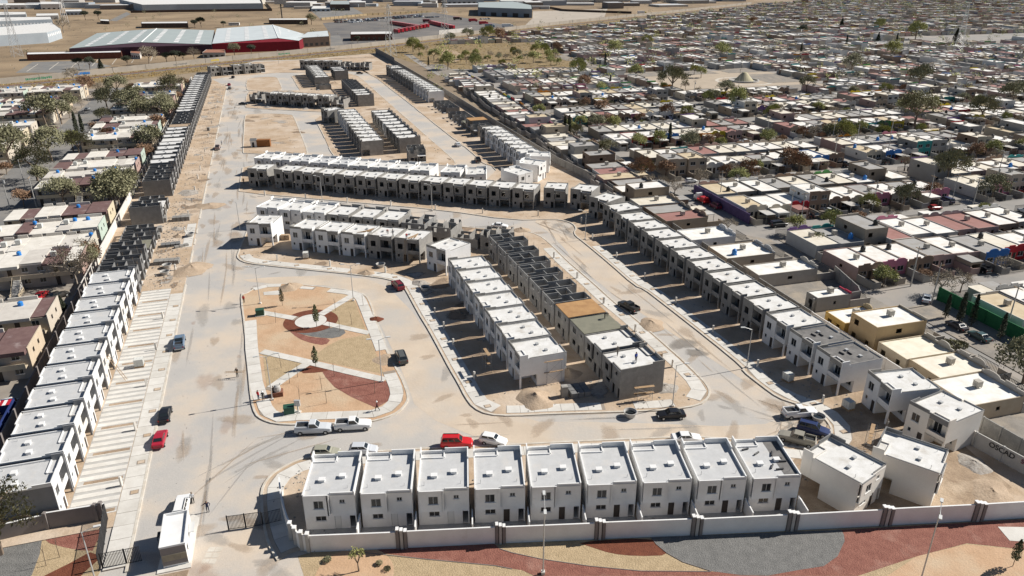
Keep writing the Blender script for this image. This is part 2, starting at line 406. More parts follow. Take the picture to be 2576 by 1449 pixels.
lot('dirt_green', dp2); kerb('kerb', dp2, True, .2)
lot('far_lots', [(-191.62,471.30),(-183.55,478.94),(-179.97,487.63),(-170.91,494.13),(-152.86,506.35),(-138.36,506.35),(-110.38,514.23),(-102.54,509.83),(-92.29,501.23),(-112,545),(-108.7,619),(-158.07,573.63),(-187.33,563.95),L19(416,11)])

# pavements
pmats = [M['conc'], M['conc2'], M['conc']]
paved('sidewalk', [L19(-11,-7.6),L19(73.5,-7.6)], 2.55, .15, [M['conc'],M['conc2'],M['conc2']], M['joint'], 2.6)
paved('sidewalk', [L19(104,-7.5),L19(123.6,-7.5)], 2.3, .15, pmats, M['joint'], 3.2)
sw = offset_line(ringA2, -1.75)
i0 = min(range(len(sw)), key=lambda i: math.hypot(sw[i][0]-((44.16,91.59))[0], sw[i][1]-((44.16,91.59))[1]))
i1_ = min(range(len(sw)), key=lambda i: math.hypot(sw[i][0]-((19.32,179.63))[0], sw[i][1]-((19.32,179.63))[1]))
iL = min(range(len(sw)), key=lambda i: math.hypot(sw[i][0]-((-28.39,89.15))[0], sw[i][1]-((-28.39,89.15))[1]))
paved('sidewalk', sw[i0:i1_+1], 2.4, .15, pmats, M['joint'], 3.4)
paved('sidewalk', sw[1:iL+1], 2.2, .15, [M['conc'],M['conc2']], M['joint'], 2.6)
paved('sidewalk', sw[iL:i0+1], 2.2, .15, pmats, M['joint'], 3.4)
bw = offset_line(midp, 1.7, True)
def seg(pl, a, b):
    n = len(pl); i = min(range(n), key=lambda k: math.hypot(pl[k][0]-a[0], pl[k][1]-a[1])); j = min(range(n), key=lambda k: math.hypot(pl[k][0]-b[0], pl[k][1]-b[1]))
    return pl[i:j+1] if i <= j else pl[i:]+pl[:j+1]
paved('sidewalk', seg(bw, (-67.79,173.74), (-37.45,161.29)), 2.5, .15, pmats, M['joint'], 3.4)
paved('sidewalk', seg(bw, (-32.31,160.00), (-1.82,101.77)), 2.5, .15, pmats, M['joint'], 3.4)
paved('sidewalk', seg(bw, (-1.50,101.77), (12.84,102.79)), 2.2, .15, pmats, M['joint'], 2.2)
paved('sidewalk', seg(bw, (18.98,103.08), (25.82,103.53)), 2.2, .15, pmats, M['joint'], 2.2)
paved('sidewalk', seg(bw, (29.84,105.64), (8.90,173.90)), 2.5, .15, pmats, M['joint'], 3.2)

# driveways of the finished houses on the left: broom-finished strips and planters
for i in range(11):
    b = MB().box(0, 6.98, 0, 6.0, -.1, .118).obj('driveway', M['concgrey'])
    p = L19(7.0*i, -6.25); b.location = (p[0], p[1], 0); b.rotation_euler = (0, 0, R(107.7))
    tag(b, 'striped concrete driveway of the %s finished white house from the front on the left' % ordn(i), 'driveway', 'driveways of the left row')
    for k in range(4):
        MB().box(1.15+k*1.5, 1.15+k*1.5+.92, .04, 5.9, .1, .15).obj('slab', M['conc'], b)
    MB().box(.02, .22, .04, 5.9, .1, .15).obj('slab', M['conc'], b)
    MB().box(.24, .95, .25, 5.2, .1, .126).obj('planter_soil', M['lotdirt'], b)

# dirt tracks and humps on the bare lots, darker earth strips
def mound(name, loc, r, h, m, label, cat='mound', group=None, seed=0, sx=1.0, sy=1.0, rz=0):
    rnd = random.Random(seed); b = MB(); k = 18; rings = 6; ph = [rnd.uniform(0, 6.28) for _ in range(4)]
    for q in range(rings+1):
        t = q/rings
        for i in range(k):
            a = 2*math.pi*i/k; rr = r*t*(1+.16*math.sin(2*a+ph[0])+.10*math.sin(5*a+ph[1])); z = h*(1-t)**1.25*(1+.12*math.sin(3*a+ph[2]))+(.04 if q < rings else -.06)*1
            z += rnd.uniform(-.06, .06)*h*(1-t); b.v.append((rr*math.cos(a)*sx, rr*math.sin(a)*sy, z))
    for q in range(rings):
        for i in range(k):
            j = (i+1) % k; b.f.append((q*k+i, (q+1)*k+i, (q+1)*k+j, q*k+j)); b.m.append(0)
    o = b.obj(name, m, smooth=True); o.location = (loc[0], loc[1], loc[2] if len(loc) > 2 else .1); o.rotation_euler = (0, 0, rz)
    return tag(o, label, cat, group)

# ---------------------------------------------------------------- little park
park = smooth_poly([(-57.98,145.78),(-58.88,149.47),(-58.04,147.63),(-56.58,152.22),(-52.78,154.20),(-45.23,153.01),(-34.97,150.28),(-31.78,148.00),(-29.68,142.91),(-27.47,135.12),(-24.93,128.56),(-23.27,122.13),(-19.23,112.72),(-18.10,109.41),(-17.23,106.56),(-17.16,104.72),(-18.08,101.92),(-19.88,100.20),(-22.35,99.00),(-33.68,98.23),(-37.01,98.51),(-39.40,99.73),(-40.88,101.20),(-42.73,105.03),(-47.95,119.10),(-52.62,131.99)],1)
lot('park_ground', park, 'parkdirt', .12); kerb('kerb', park, True)
Z0 = .132
def bed(name, pts, m, z, sm=1): return sheet(name, smooth_poly(pts, sm), z, M[m])
bed('gravel_bed', [(-33.84,145.78),(-28.40,130.26),(-36.86,134.21),(-38.99,136.49),(-36.80,141.25)], 'tangravel', Z0, 0)
bed('gravel_bed', [(-32.74,126.90),(-27.79,128.98),(-22.32,113.75),(-34.76,118.55),(-36.74,119.29),(-34.61,124.28)], 'tangravel', Z0, 0)
bed('gravel_bed', [(-45.74,120.98),(-37.62,117.82),(-41.43,109.09)], 'tangravel', Z0, 0)
def ell(z, cx, cy, rx, ry, n=40): return [(cx+rx*math.cos(2*math.pi*i/n), cy+ry*math.sin(2*math.pi*i/n)) for i in range(n)]
pc = (-40.37,134.89); rA = math.hypot(pc[0]-((-35.02,134.89))[0], pc[1]-((-35.02,134.89))[1])
bed('gravel_bed', [(-44.28,131.55),(-41.62,129.62),(-38.45,127.73),(-34.54,127.31),(-35.01,124.40),(-37.85,125.28),(-41.01,127.31)], 'redgravel', Z0+.004, 1)
bed('gravel_bed', [(-43.36,130.69),(-39.74,129.83),(-35.67,132.43),(-31.94,130.47),(-33.38,127.23),(-37.69,127.73),(-40.93,129.19)], 'greygravel', Z0+.008, 1)
sheet('mulch_ring', ell(0, pc[0], pc[1], rA, rA), Z0+.012, M['mulch'])
sheet('park_plaza', ell(0, pc[0], pc[1], rA*.58, rA*.58), Z0+.026, M['conc'])
bed('mulch_bed', [(-36.15,117.27),(-33.93,116.55),(-31.91,115.42),(-33.74,114.27),(-37.52,114.02)], 'mulch', Z0+.012, 1)
bed('gravel_bed', [(-31.88,115.31),(-21.60,111.31),(-20.11,107.03),(-20.30,105.03),(-21.91,102.94),(-26.58,106.25),(-30.07,109.41),(-32.34,112.72),(-33.34,114.61)], 'redgravel', Z0+.004, 0)
PW = [M['conc'], M['conc2'], M['conc']]
zp = Z0+.045
paved('park_path', [(-52.37,139.32),(-48.20,137.66),(-43.48,135.94)], 1.75, zp, PW, M['joint'], 3.)
paved('park_path', [(-39.10,137.80),(-37.01,142.24),(-34.40,147.60)], 1.75, zp, PW, M['joint'], 3.)
paved('park_path', [(-37.37,133.85),(-32.78,131.77),(-27.69,129.53)], 1.6, zp, PW, M['joint'], 3.)
paved('park_path', [(-46.25,122.05),(-37.21,118.29),(-29.33,114.86),(-21.83,111.71)], 1.75, zp+.012, PW, M['joint'], 3.)
paved('park_path', [(-36.86,117.27),(-39.00,113.06),(-41.07,108.45)], 1.75, zp, PW, M['joint'], 3.)
paved('park_path', [(-52.54,135.12),(-48.69,123.69),(-43.90,111.05),(-41.38,105.64)], 2.3, zp+.006, PW, M['joint'], 3.2)
paved('park_path', [(-40.96,105.33),(-39.23,101.77),(-36.66,100.01),(-34.24,100.34),(-28.03,100.77),(-22.11,101.25),(-19.96,102.79),(-19.04,105.33),(-19.27,108.13),(-20.41,111.38),(-21.70,114.79)], 2.2, zp, PW, M['joint'], 2.4)
paved('park_path', [(-24.21,122.51),(-27.19,131.12),(-30.40,140.28),(-32.96,147.34),(-34.67,148.76),(-40.22,150.28)], 2.1, zp+.006, PW, M['joint'], 3.)
paved('park_path', [(-51.50,153.01),(-54.83,152.61),(-57.03,150.66)], 1.6, zp, PW, M['joint'], 3.)
paved('park_path', [(-46.80,151.83),(-43.54,151.21)], 1.4, zp, PW, M['joint'], 3.)
sheet('bare_slab', [(-54.26,149.20),(-50.76,150.28),(-49.97,147.87),(-53.66,147.60)], Z0+.03, M['conc2'])

# ---------------------------------------------------------------- front gardens outside the wall
bed('front_garden', [(-25.99,70.18),(-24.49,70.93),(0.00,72.47),(17.45,73.43),(70,77),(90,78),(90,52),(20,50),(-20,56),(-22,62)], 'tangravel', -.008, 0)
bed('gravel_bed', [(-18.94,71.19),(-2.27,72.38),(-1.52,71.44),(0.00,70.76),(3.60,69.69),(9.26,68.55),(15.30,67.76),(23.52,67.68),(30.08,67.05),(33.89,67.91),(37.20,68.55),(39.51,70.18),(41.40,72.73),(41.76,73.79),(41.85,74.78),(66.23,76.72),(95,79),(95,66),(56.43,72.38),(49.16,70.18),(40.57,66.99),(17.52,66.99),(2.69,66.99),(1.18,67.91),(0.00,68.15),(-2.07,68.71),(-10.50,69.77)], 'redgravel', 0.0, 0)
bed('gravel_bed', [(7.92,72.65),(17.44,73.40),(17.92,71.87),(19.22,70.35),(15.08,70.18),(12.12,70.60),(9.80,71.70)], 'mulch', .004, 1)
bed('gravel_bed', [(17.45,73.43),(41.85,74.78),(41.76,73.79),(41.40,72.73),(39.51,70.18),(37.20,68.55),(33.89,67.91),(30.08,67.05),(26.90,67.13),(23.54,67.76),(20.55,69.20),(18.92,70.68),(17.86,72.21)], 'greygravel', .008, 0)
bed('gravel_bed', [(49.16,70.18),(56.33,72.21),(95,66),(95,56),(30,54),(44.07,66.99)], 'parkdirt', .004, 0)
bed('concrete_pad', [(62.01,75.33),(80,75),(80,71),(62.00,72.82)], 'conc', .03, 0)
bed('garden_circle', ell(0, ((-18.52,67.13))[0], ((-18.52,67.13))[1], 4.6, 4.6), 'parkdirt', .004, 0)
strip('bed_edging', [(-18.01,70.76),(-10.49,69.69),(-2.07,68.63),(0.00,68.10)], .08, 0, .05, M['taupe'])
strip('bed_edging', [(-1.52,71.44),(0.00,70.76),(3.60,69.69),(9.26,68.55),(15.30,67.76),(23.52,67.68)], .08, 0, .05, M['taupe'])
strip('bed_edging', [(17.44,73.40),(17.86,72.21),(18.92,70.68),(20.55,69.20),(23.54,67.76)], .08, 0, .06, M['taupe'])
# left garden
bed('front_garden', [(-70,72.5),(-59.57,74.33),(-53.34,76.16),(-48.71,67.76),(-47,50),(-80,50)], 'tangravel', -.008, 0)
bed('gravel_bed', [(-59.74,74.51),(-53.32,76.25),(-52.34,76.72),(-51.37,71.10),(-53.00,71.19),(-55.23,71.70),(-57.34,72.38),(-58.93,73.43)], 'redgravel', 0.0, 0)
bed('gravel_bed', [(-64.17,73.43),(-59.69,74.42),(-58.53,72.73),(-57.49,70.51),(-56.46,67.13),(-62,50),(-90,50),(-80,70)], 'greygravel', .004, 0)
bed('gravel_bed', [(-54.98,66.99),(-53.05,69.03),(-51.61,70.85),(-49.69,70.18),(-50.48,67.76),(-52,58)], 'mulch', .004, 0)
# ---------------------------------------------------------------- estate houses
W_, D_ = 6.4, 8.0
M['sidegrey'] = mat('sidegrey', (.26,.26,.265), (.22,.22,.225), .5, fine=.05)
def win(x0, x1, z0, z1, face, y, glass=True, div=True, name='window'):
    """window as frame mesh with a pane below it; face 'f' (outward -y), 'b' (outward +y)"""
    s = -1 if face == 'f' else 1
    f = MB(); t = .065; d0 = y-s*.10; d1 = y-s*.04
    ya, yb = min(d0, d1), max(d0, d1)
    f.box(x0, x1, ya, yb, z0, z0+t); f.box(x0, x1, ya, yb, z1-t, z1); f.box(x0, x0+t, ya, yb, z0+t, z1-t); f.box(x1-t, x1, ya, yb, z0+t, z1-t)
    if div: f.box((x0+x1)/2-.025, (x0+x1)/2+.025, ya, yb, z0+t, z1-t)
    sill = MB().box(x0-.08, x1+.08, min(y, y+s*.06), max(y, y+s*.06), z0-.07, z0-.005)
    p = MB(); yy = y-s*.075; p.quad((x0,yy,z0),(x1,yy,z0),(x1,yy,z1),(x0,yy,z1))
    return (name, f.mesh('window', M['frame']), [('pane', p.mesh('pane', M['glass'])), ('sill', sill.mesh('sill', M['white']))])

def sky_box(x, y, z, m):
    k = 1.0 if m is M['white'] else .72
    b = MB().box(x-.36*k, x+.36*k, y-.3*k, y+.3*k, z-.02, z+.34*k).box(x-.42*k, x+.42*k, y-.36*k, y+.36*k, z+.34*k, z+.41*k)
    return ('skylight', b.mesh('skylight', m))

def house_parts(style, wall, roof, parap=None, detail=2, windows=True, facade=None, extra=None, side=None):
    """two-storey terrace house, front facade on y=0 facing -y; fin and carport on the right"""
    parap = parap or wall; P = []
    bal = style == 'balcony'
    m = MB(); t = .15
    fw = [(.75,2.05,3.25,4.65),(.6,1.15,1.3,2.0),(2.2,2.98,0,2.0)]      # front left bay holes (local from x=.15)
    fh = [(a-.15, b-.15, c, d) for a, b, c, d in fw]
    m.plate((.15,0), (1,0), (0,-1), 3.0, 0, 5.6, fh, t)
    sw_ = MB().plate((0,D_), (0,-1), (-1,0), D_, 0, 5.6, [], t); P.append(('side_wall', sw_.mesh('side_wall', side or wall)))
    m.plate((W_,1.35 if bal else .5), (0,1), (1,0), D_-(1.35 if bal else .5), 2.45, 5.6, [], t)   # right side upper
    m.plate((W_,3.0), (0,1), (1,0), D_-3.0, 0, 2.45, [], t)
    ry = 1.3 if bal else .35                                             # right bay upper wall depth
    m.plate((3.3,ry), (0,-1), (1,0), ry, 2.45, 5.6, [], t) if bal else None
    m.plate((3.3,3.0), (0,-1), (1,0), 3.0, 0, 2.3, [], t)                # return wall of the carport
    m.plate((3.3,ry), (1,0), (0,-1), W_-.15-3.3, 2.45, 5.6, [(.35,1.45,3.25,4.65) if not bal else (.2,1.5,2.6,4.6)], t)
    m.plate((3.3,3.0), (1,0), (0,-1), W_-.15-3.3, 0, 2.3, [(1.2,2.5,.9,2.0)], t)
    # rear
    rh = [(W_-.15-5.1, W_-.15-3.85, 3.5, 4.75)]
    m.plate((W_-.15,D_+.35), (-1,0), (0,1), W_-.15-3.15, 2.4, 5.5, rh, t)
    m.box(3.16, W_-.16, D_+.003, D_+.2, 2.4, 2.52)
    m.plate((3.3,D_+.19), (0,1), (-1,0), .16, 2.4, 5.5, [], t)
    m.plate((W_-.15,D_), (-1,0), (0,1), W_-.15-3.15, 0, 2.4, [(W_-.15-5.1, W_-.15-3.75, 1.35, 2.25)], t)
    m.plate((3.15,D_-.003), (-1,0), (0,1), 3.0, 0, 5.6, [(3.15-1.95, 3.15-1.25, 4.0, 4.6), (3.15-2.75, 3.15-1.95, 0, 2.05), (2.3, 3.0, 0, 2.05)], t)
    # floor and inner slabs
    m.box(.16, W_-.16, 3.01 if not bal else 3.01, D_-.16, .0, .12)
    m.box(.16, 3.14, .16, 3.0, 0, .12)
    m.box(.16, 3.14, .16, D_-.16, 2.32, 2.45)
    m.box(3.3+.002, W_-.002, .1, D_-.16, 2.302, 2.447)
    P.append(('wall', m.mesh('wall', wall)))
    r = MB().box(.152, W_-.152, .152, D_+.05, 5.28, 5.42)
    r.box(3.302, W_-.152, D_+.05, D_+.19, 5.28, 5.421)
    P.append(('roof', r.mesh('roof', roof)))
    q = MB()
    q.box(0, .16, 0, D_, 5.6, 5.78)                                      # left side kerb
    q.box(.16, 3.15, 0, .16, 5.6, 6.15); q.box(0, .16, .0, 2.2, 5.78, 6.15)
    q.box(3.152, W_-.16, .1 if bal else .352, .27 if bal else .5, 5.0 if bal else 5.6, 5.85)
    q.box(W_-.15, W_, 1.6, D_+.2, 5.6, 5.66); q.box(.16, 3.0, D_-.16, D_-.003, 5.6, 5.68); q.box(3.15, W_-.15, D_+.2, D_+.35, 5.5, 5.58)
    P.append(('parapet', q.mesh('parapet', parap)))
    f = MB()
    f.box(W_-.148, W_+.02, -.12, 1.34 if bal else .5, 2.3, 6.3); f.box(W_-.25, W_+.02, -.12, .16, .0, 2.3)
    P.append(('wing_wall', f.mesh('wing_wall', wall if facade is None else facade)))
    if bal:
        b = MB().box(3.152, W_-.15, .1, .22, 2.2, 3.15); P.append(('balcony', b.mesh('balcony', wall)))
    else:
        b = MB().box(3.152, W_-.15, .1, .345, 2.2, 2.62); P.append(('lintel', b.mesh('lintel', wall)))
    if detail >= 1:
        sk = M['white'] if roof is M['membrane'] else M['galv']
        P.append(sky_box(1.9, 4.6, 5.42, sk)); P.append(sky_box(4.4, 5.3, 5.42, sk))
    if windows:
        P.append(win(.75, 2.05, 3.25, 4.65, 'f', 0)); P.append(win(.6, 1.15, 1.3, 2.0, 'f', 0, div=False))
        P.append(win(W_-3.1+.2, W_-3.1+1.5, 2.6, 4.6, 'f', ry) if bal else win(3.65, 4.75, 3.25, 4.65, 'f', ry))
        P.append(win(4.5, 5.8, .9, 2.0, 'f', 3.0))
        P.append(win(3.85, 5.1, 3.5, 4.75, 'b', D_+.35)); P.append(win(3.75, 5.1, 1.35, 2.25, 'b', D_)); P.append(win(1.25, 1.95, 4.0, 4.6, 'b', D_))
        dd = MB().box(2.22, 2.96, .05, .10, .03, 1.98).box(2.86, 2.92, .03, .05, .95, 1.05)
        P.append(('door', dd.mesh('door', M['door'])))
        dr = MB().box(1.98, 2.72, D_-.10, D_-.05, .03, 2.02).box(2.02, 2.08, D_-.05, D_-.03, .95, 1.05)
        P.append(('rear_door', dr.mesh('rear_door', M['doorwhite'] if extra == 'whitedoor' else M['door'])))
        pipes = MB().tube((5.6,6.9,5.4),(5.6,6.9,6.0),.035,.035,5).tube((1.0,6.8,5.4),(1.0,6.8,5.85),.03,.03,5)
        P.append(('vent_pipe', pipes.mesh('vent_pipe', M['galv'])))
    return P

def shell_parts(h, wall, upper_slab=None, two=False, rebar=True, broken=False, seed=0):
    """block walls under construction, open to the sky"""
    rnd = random.Random(seed); P = []; t = .15; m = MB(); zt = h
    fh = [(.6,1.9,1.0,2.0),(2.05,2.85,0,2.0)]
    if two: fh += [(.6,1.9,3.4,4.7)]
    hz = lambda: zt-(rnd.uniform(.0, 1.3) if broken else 0)
    m.plate((.15,0), (1,0), (0,-1), 3.0, 0, hz(), fh, t)
    m.plate((0,D_), (0,-1), (-1,0), D_, 0, hz(), [], t)
    m.plate((W_,1.3), (0,1), (1,0), D_-1.3, 0, hz(), [], t)
    m.plate((3.3,2.6), (0,-1), (1,0), 2.6, 0, hz(), [], t)
    m.plate((3.3,2.6), (1,0), (0,-1), W_-.15-3.3, 0, hz(), [(1.0,2.2,1.0,2.0)]+([(.6,1.8,3.4,4.7)] if two else []), t)
    m.plate((W_-.15,D_), (-1,0), (0,1), W_-.3, 0, hz(), [(1.2,2.5,1.1,2.1),(3.6,4.4,0,2.0)]+([(1.2,2.5,3.5,4.6),(4.6,5.2,4.0,4.6)] if two else []), t)
    P.append(('wall', m.mesh('wall', wall)))
    zi = zt-.01
    z0 = 2.45 if two else 0
    for bx in ((.16,2.2,3.6,3.75),(3.1,3.25,2.61,5.2),(3.26,W_-.16,5.05,5.2),(1.6,1.75,5.6,D_-.16),(4.6,4.75,5.21,D_-.16)): P.append(('partition_wall', MB().box(*bx, z0, zi).mesh('partition_wall', wall)))

    fl = MB().box(.16, W_-.16, .16 if not two else .16, D_-.16, .0, .1)
    if two: fl.box(.16, W_-.16, .2, D_-.16, 2.3, 2.44)
    P.append(('floor_slab', fl.mesh('floor_slab', M['roofconc'])))
    if rebar:
        b = MB()
        for x, y in [(.08,.1),(3.2,.1),(W_-.08,1.4),(.08,D_-.1),(W_-.08,D_-.1),(3.2,4.0)]: b.tube((x,y,zt),(x+.05,y,zt+.7),.03,.03,4)
        P.append(('rebar', b.mesh('rebar', M['wood'])))
    if upper_slab:
        P.append(('roof_form', MB().box(.02, W_-.02, .3, D_-.02, zt+.02, zt+.16).mesh('roof_form', upper_slab)))
    return P

HP = {}
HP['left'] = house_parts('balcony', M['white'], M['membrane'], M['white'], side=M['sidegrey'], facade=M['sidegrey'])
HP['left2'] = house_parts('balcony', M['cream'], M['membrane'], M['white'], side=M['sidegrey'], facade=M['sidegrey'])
HP['front'] = house_parts('balcony', M['white'], M['membrane'], M['white'], extra='whitedoor')
HP['frontb'] = house_parts('balcony', M['white'], M['membrane'], M['white'])
HP['whiteconc'] = house_parts('balcony', M['white'], M['roofwhite'], M['block'])
HP['cul'] = house_parts('balcony', M['cream'], M['roofwhite'], M['blockdark'])
HP['culw'] = house_parts('balcony', M['white'], M['roofwhite'], M['white'])
HP['greydeck'] = house_parts('balcony', M['white'], M['membrane_dark'], M['block'])
HP['block'] = house_parts('flush', M['block'], M['roofwhite'], M['block'], windows=False)
HP['blockbal'] = house_parts('balcony', M['block'], M['roofwhite'], M['block'], windows=False)
HP['blockfar'] = house_parts('flush', M['block'], M['roofwhite'], M['block'], windows=False)
HP['blockdk'] = house_parts('flush', M['blockdark'], M['roofconc'], M['blockdark'], windows=False)
HP['whitefar'] = house_parts('flush', M['white'], M['roofwhite'], M['block'])
HP['shell1'] = shell_parts(2.6, M['block'])
HP['shell1b'] = shell_parts(2.6, M['blockdark'])
HP['shell2'] = shell_parts(5.2, M['blockdark'], two=True)
M['blockmid'] = mat('blockmid', (.265,.26,.25), (.21,.205,.20), .9, fine=.12, col3=(.33,.32,.30), scale3=.35)
HP['shell2b'] = shell_parts(5.2, M['blockmid'], two=True)
HP['ruin'] = shell_parts(5.0, M['block'], two=True, broken=True, seed=3)
HP['ruin2'] = shell_parts(4.6, M['block'], two=True, broken=True, seed=9)
HP['shellwet'] = shell_parts(2.6, M['block'], upper_slab=M['wetconc'], rebar=False)
HP['shellply'] = shell_parts(5.2, M['block'], upper_slab=M['plywood'], two=True, rebar=False)
HP['shelldeck'] = shell_parts(5.2, M['block'], upper_slab=M['wetconc'], two=True, rebar=False)
HP['shellroof1'] = shell_parts(2.6, M['block'], upper_slab=M['roofwhite'], rebar=False)
HP['shellbeige'] = shell_parts(5.2, M['blockdark'], upper_slab=M['sand'], two=True, rebar=False)
HP['shelldk'] = shell_parts(5.2, M['blockdark'], upper_slab=M['roofwhite'], two=True, rebar=False)

DESC = {'left':'finished white house with grey roof','left2':'finished cream house with grey roof','front':'white grey-roofed house with white rear door','frontb':'white grey-roofed house with dark rear door',
'whiteconc':'white pale-roofed house','cul':'cream house with pale roof','culw':'white pale-roofed house','greydeck':'white house with dark unsealed roof','block':'bare grey block house','blockbal':'bare block house with balcony',
'blockfar':'bare grey block house','blockdk':'dark grey block house','whitefar':'white-painted house','shell1':'roofless low grey block shell','shell1b':'roofless low dark block shell','shell2':'roofless tall dark block shell','shell2b':'roofless tall grey block shell',
'ruin':'half-built ragged block shell','ruin2':'half-built low ragged shell','shellwet':'block shell with olive slab','shellply':'block shell with orange plywood roof','shelldeck':'block shell with fresh grey roof slab','shellroof1':'low shell with white deck','shellbeige':'dark block shell with sand-coloured deck','shelldk':'dark block shell with pale roof deck'}
def put(kind, o, ang, where, group, z=.1):
    return place('two_storey_house' if not kind.startswith(('shell','ruin')) else 'house_shell', HP[kind], (o[0], o[1], z), R(ang), DESC[kind]+', '+where, 'house', group)
def row(kinds, o, ang, pitch, where, group, i0=0, rev=False, name_n=None):
    c, s_ = math.cos(R(ang)), math.sin(R(ang)); n = len(kinds)
    for i, k in enumerate(kinds):
        if not k: continue
        j = n-1-i if rev else i
        put(k, (o[0]+c*pitch*i, o[1]+s_*pitch*i), ang, where % ordn(j+i0), group)
def from_rear_left(p, ang):      # origin from the far-corner point (w,d)
    c, s_ = math.cos(R(ang)), math.sin(R(ang)); return (p[0]-c*W_+s_*D_, p[1]-s_*W_-c*D_)
def from_rear_near(p, ang):      # origin from local (0,d)
    c, s_ = math.cos(R(ang)), math.sin(R(ang)); return (p[0]+s_*D_, p[1]-c*D_)

# long left row
k19 = ['left','left','left2']*4; k19 = k19[:11]
k19 += ['shell2','shell2','shell2','shellwet','shell1b','shell1b',None,'shell2','shellroof1','shell1b',None,'shell2','shell2','shell2']
k19 += ['blockdk']*5 + ['shelldk']+['blockdk']*3+['shellbeige']+['shell2']*4+['blockdk']*18+['shell2']*2
c_, s_ = math.cos(R(107.7)), math.sin(R(107.7))
for i, k in enumerate(k19):
    if k: put(k, L19(7.0*i, 0), 107.7, '%s from the front in the long left row' % ordn(i), 'houses of the long left row')
# front row (rear to the camera)
FR = (-26.0,74.6); fa = 3.45
for i in range(9):
    p = (FR[0]+7.105*i*math.cos(R(fa)), FR[1]+7.105*i*math.sin(R(fa)))
    o = from_rear_left(p, 180+fa)
    put('front' if i < 3 else ('frontb' if i < 8 else 'frontb'), (o[0]-.0, o[1]), 180+fa, '%s from the left in the front row' % ordn(i), 'houses of the front row')
def pose(kind, rl, ang, where, group, rear=True):
    o = from_rear_left(rl, ang) if rear else rl
    put(kind, o, ang, where, group)
pose('cul', (44.0,76.8), 180+37, 'first beyond the front row at the turning head', 'houses round the turning head')
pose('cul', (55.0,78.7), 180+52, 'second beyond the front row at the turning head', 'houses round the turning head')
pose('cul', (59.3,95.4), -62, 'third round the turning head, against the estate wall', 'houses round the turning head', False)
pose('whiteconc', (57.1,104.6), -80, 'fourth round the turning head, next to the dark-roofed pair', 'houses round the turning head', False)
# right row
row(['block','blockbal','blockbal','blockbal','blockbal','blockbal','blockbal','blockbal','blockbal','whiteconc','greydeck','greydeck'], (27.2,187.2), -71.6, 7.13, '%s from the far end of the right row', 'houses of the right row')
# grey row
row(['block']*12, (-75.5,231.9), -15.9, 7.15, '%s from the left in the long grey row', 'houses of the long grey row')
put('block', (9.2,210.5), -10, 'detached past the right end of the long grey row', 'corner houses of the grey row')
put('block', (16.9,209.6), -24, 'second past the right end of the long grey row', 'corner houses of the grey row')
put('block', (21.6,202.0), -45, 'third past the right end of the long grey row', 'corner houses of the grey row')
put('block', (24.8,195.0), -66, 'fourth past the right end of the long grey row', 'corner houses of the grey row')
put('block', (-84.2,232.9), -5, 'detached at the left end of the long grey row', 'corner houses of the grey row')
# row behind the grey row (rears)
a = 180-16.2
for i, k in enumerate(['culw']*2+['frontb']*3+['culw']*4):
    p = (-88.6+7.14*i*math.cos(R(-16.2))*1.0+1.4, 249.7+7.14*i*math.sin(R(-16.2))-.4)
    pose(k, p, a, '%s from left, white row behind the grey row' % ordn(i), 'white row behind the grey row')
pose('culw', (-22.6,230.8), a+4, 'detached, right end of the white row behind the grey row', 'white row behind the grey row')
pose('culw', (-14.5,227.8), 180, 'between the white row and the upper turning head', 'upper turning head houses')
pose('culw', (1.7,226.8), 180+40, 'first of three at the upper turning head', 'upper turning head houses')
pose('culw', (8.4,238.6), 180+62, 'second of three at the upper turning head', 'upper turning head houses')
pose('culw', (12.6,250.6), 180+84, 'third of three at the upper turning head', 'upper turning head houses')
# middle: fronts to the park street
row(['whiteconc','whiteconc','whiteconc','blockbal','blockbal'], (-55.2,175.9), -16.7, 7.1, '%s from the left in the row facing the park', 'houses facing the park')
put('whiteconc', (-66.9,178.7), -4, 'detached at the corner left of the park-facing row', 'houses facing the park')
a = 180-16.8
for i, k in enumerate(['culw','culw','culw','block','block','block','shell2b','ruin','shell1','ruin2']):
    p = (-69.1+7.1*i*math.cos(R(-16.8)), 194.0+7.1*i*math.sin(R(-16.8)))
    pose(k, p, a, '%s from left, row behind the park-facing houses' % ordn(i), 'row behind the one facing the park')
# columns right of the park
row(['whiteconc']*7, (-14.2,154.2), -71.0, 6.93, '%s from far in the white column right of the park', 'white column right of the park')
put('whiteconc', (-19.9,162.9), -40, 'turned end house at the head of the white column', 'white column right of the park')
o = from_rear_left((15.5,111.2), 109.3)
row(['blockbal','blockbal','shelldeck','shellply']+['shell2b']*6, o, 109.3, 7.15, '%s from the near end of the half-built column', 'half-built column')
# upper blocks
row(['blockfar','ruin'], (-124.4+7.1*4,384.2-7.1*4*.3), -17.5, 7.1, '%s from the roofless end of the far grey row', 'far grey row')
row(['blockfar']*4, (-124.4,384.2), -17.5, 7.1, '%s from the left in the far grey row', 'far grey row')
put('ruin', (-134,388.2), -14, 'detached at the left end of the far grey row', 'far grey row')
row(['whitefar']*5+['blockfar']*5, (-78.4,338.6), -70.6, 6.9, '%s from the far end of the upper left column', 'upper left column')
put('blockfar', (-86.2,341.0), -50, 'turned end house at the head of the upper left column', 'upper left column')
o = from_rear_near((-42.1,278.9), 109.3)
row(['blockfar','blockfar','blockfar','blockfar','whitefar','blockfar','blockfar','blockfar','blockfar'], o, 109.3, 6.95, '%s from the near end of the upper right column', 'upper right column')
put('ruin', (-37,263.5), 12, 'standing alone below the upper right column', 'upper right column')
row(['blockfar']*8, (-132.6,495.4), -70.2, 7.1, '%s from the far end of the far left column', 'far left column')
put('shell1', (-112.2,437.8), -70.2, 'nearest of the far left column', 'far left column')
o = from_rear_near((-107.9,469.8), 109.3); row(['blockdk']*3, o, 109.3, 7.0, '%s of three heading the far right column', 'far right column')
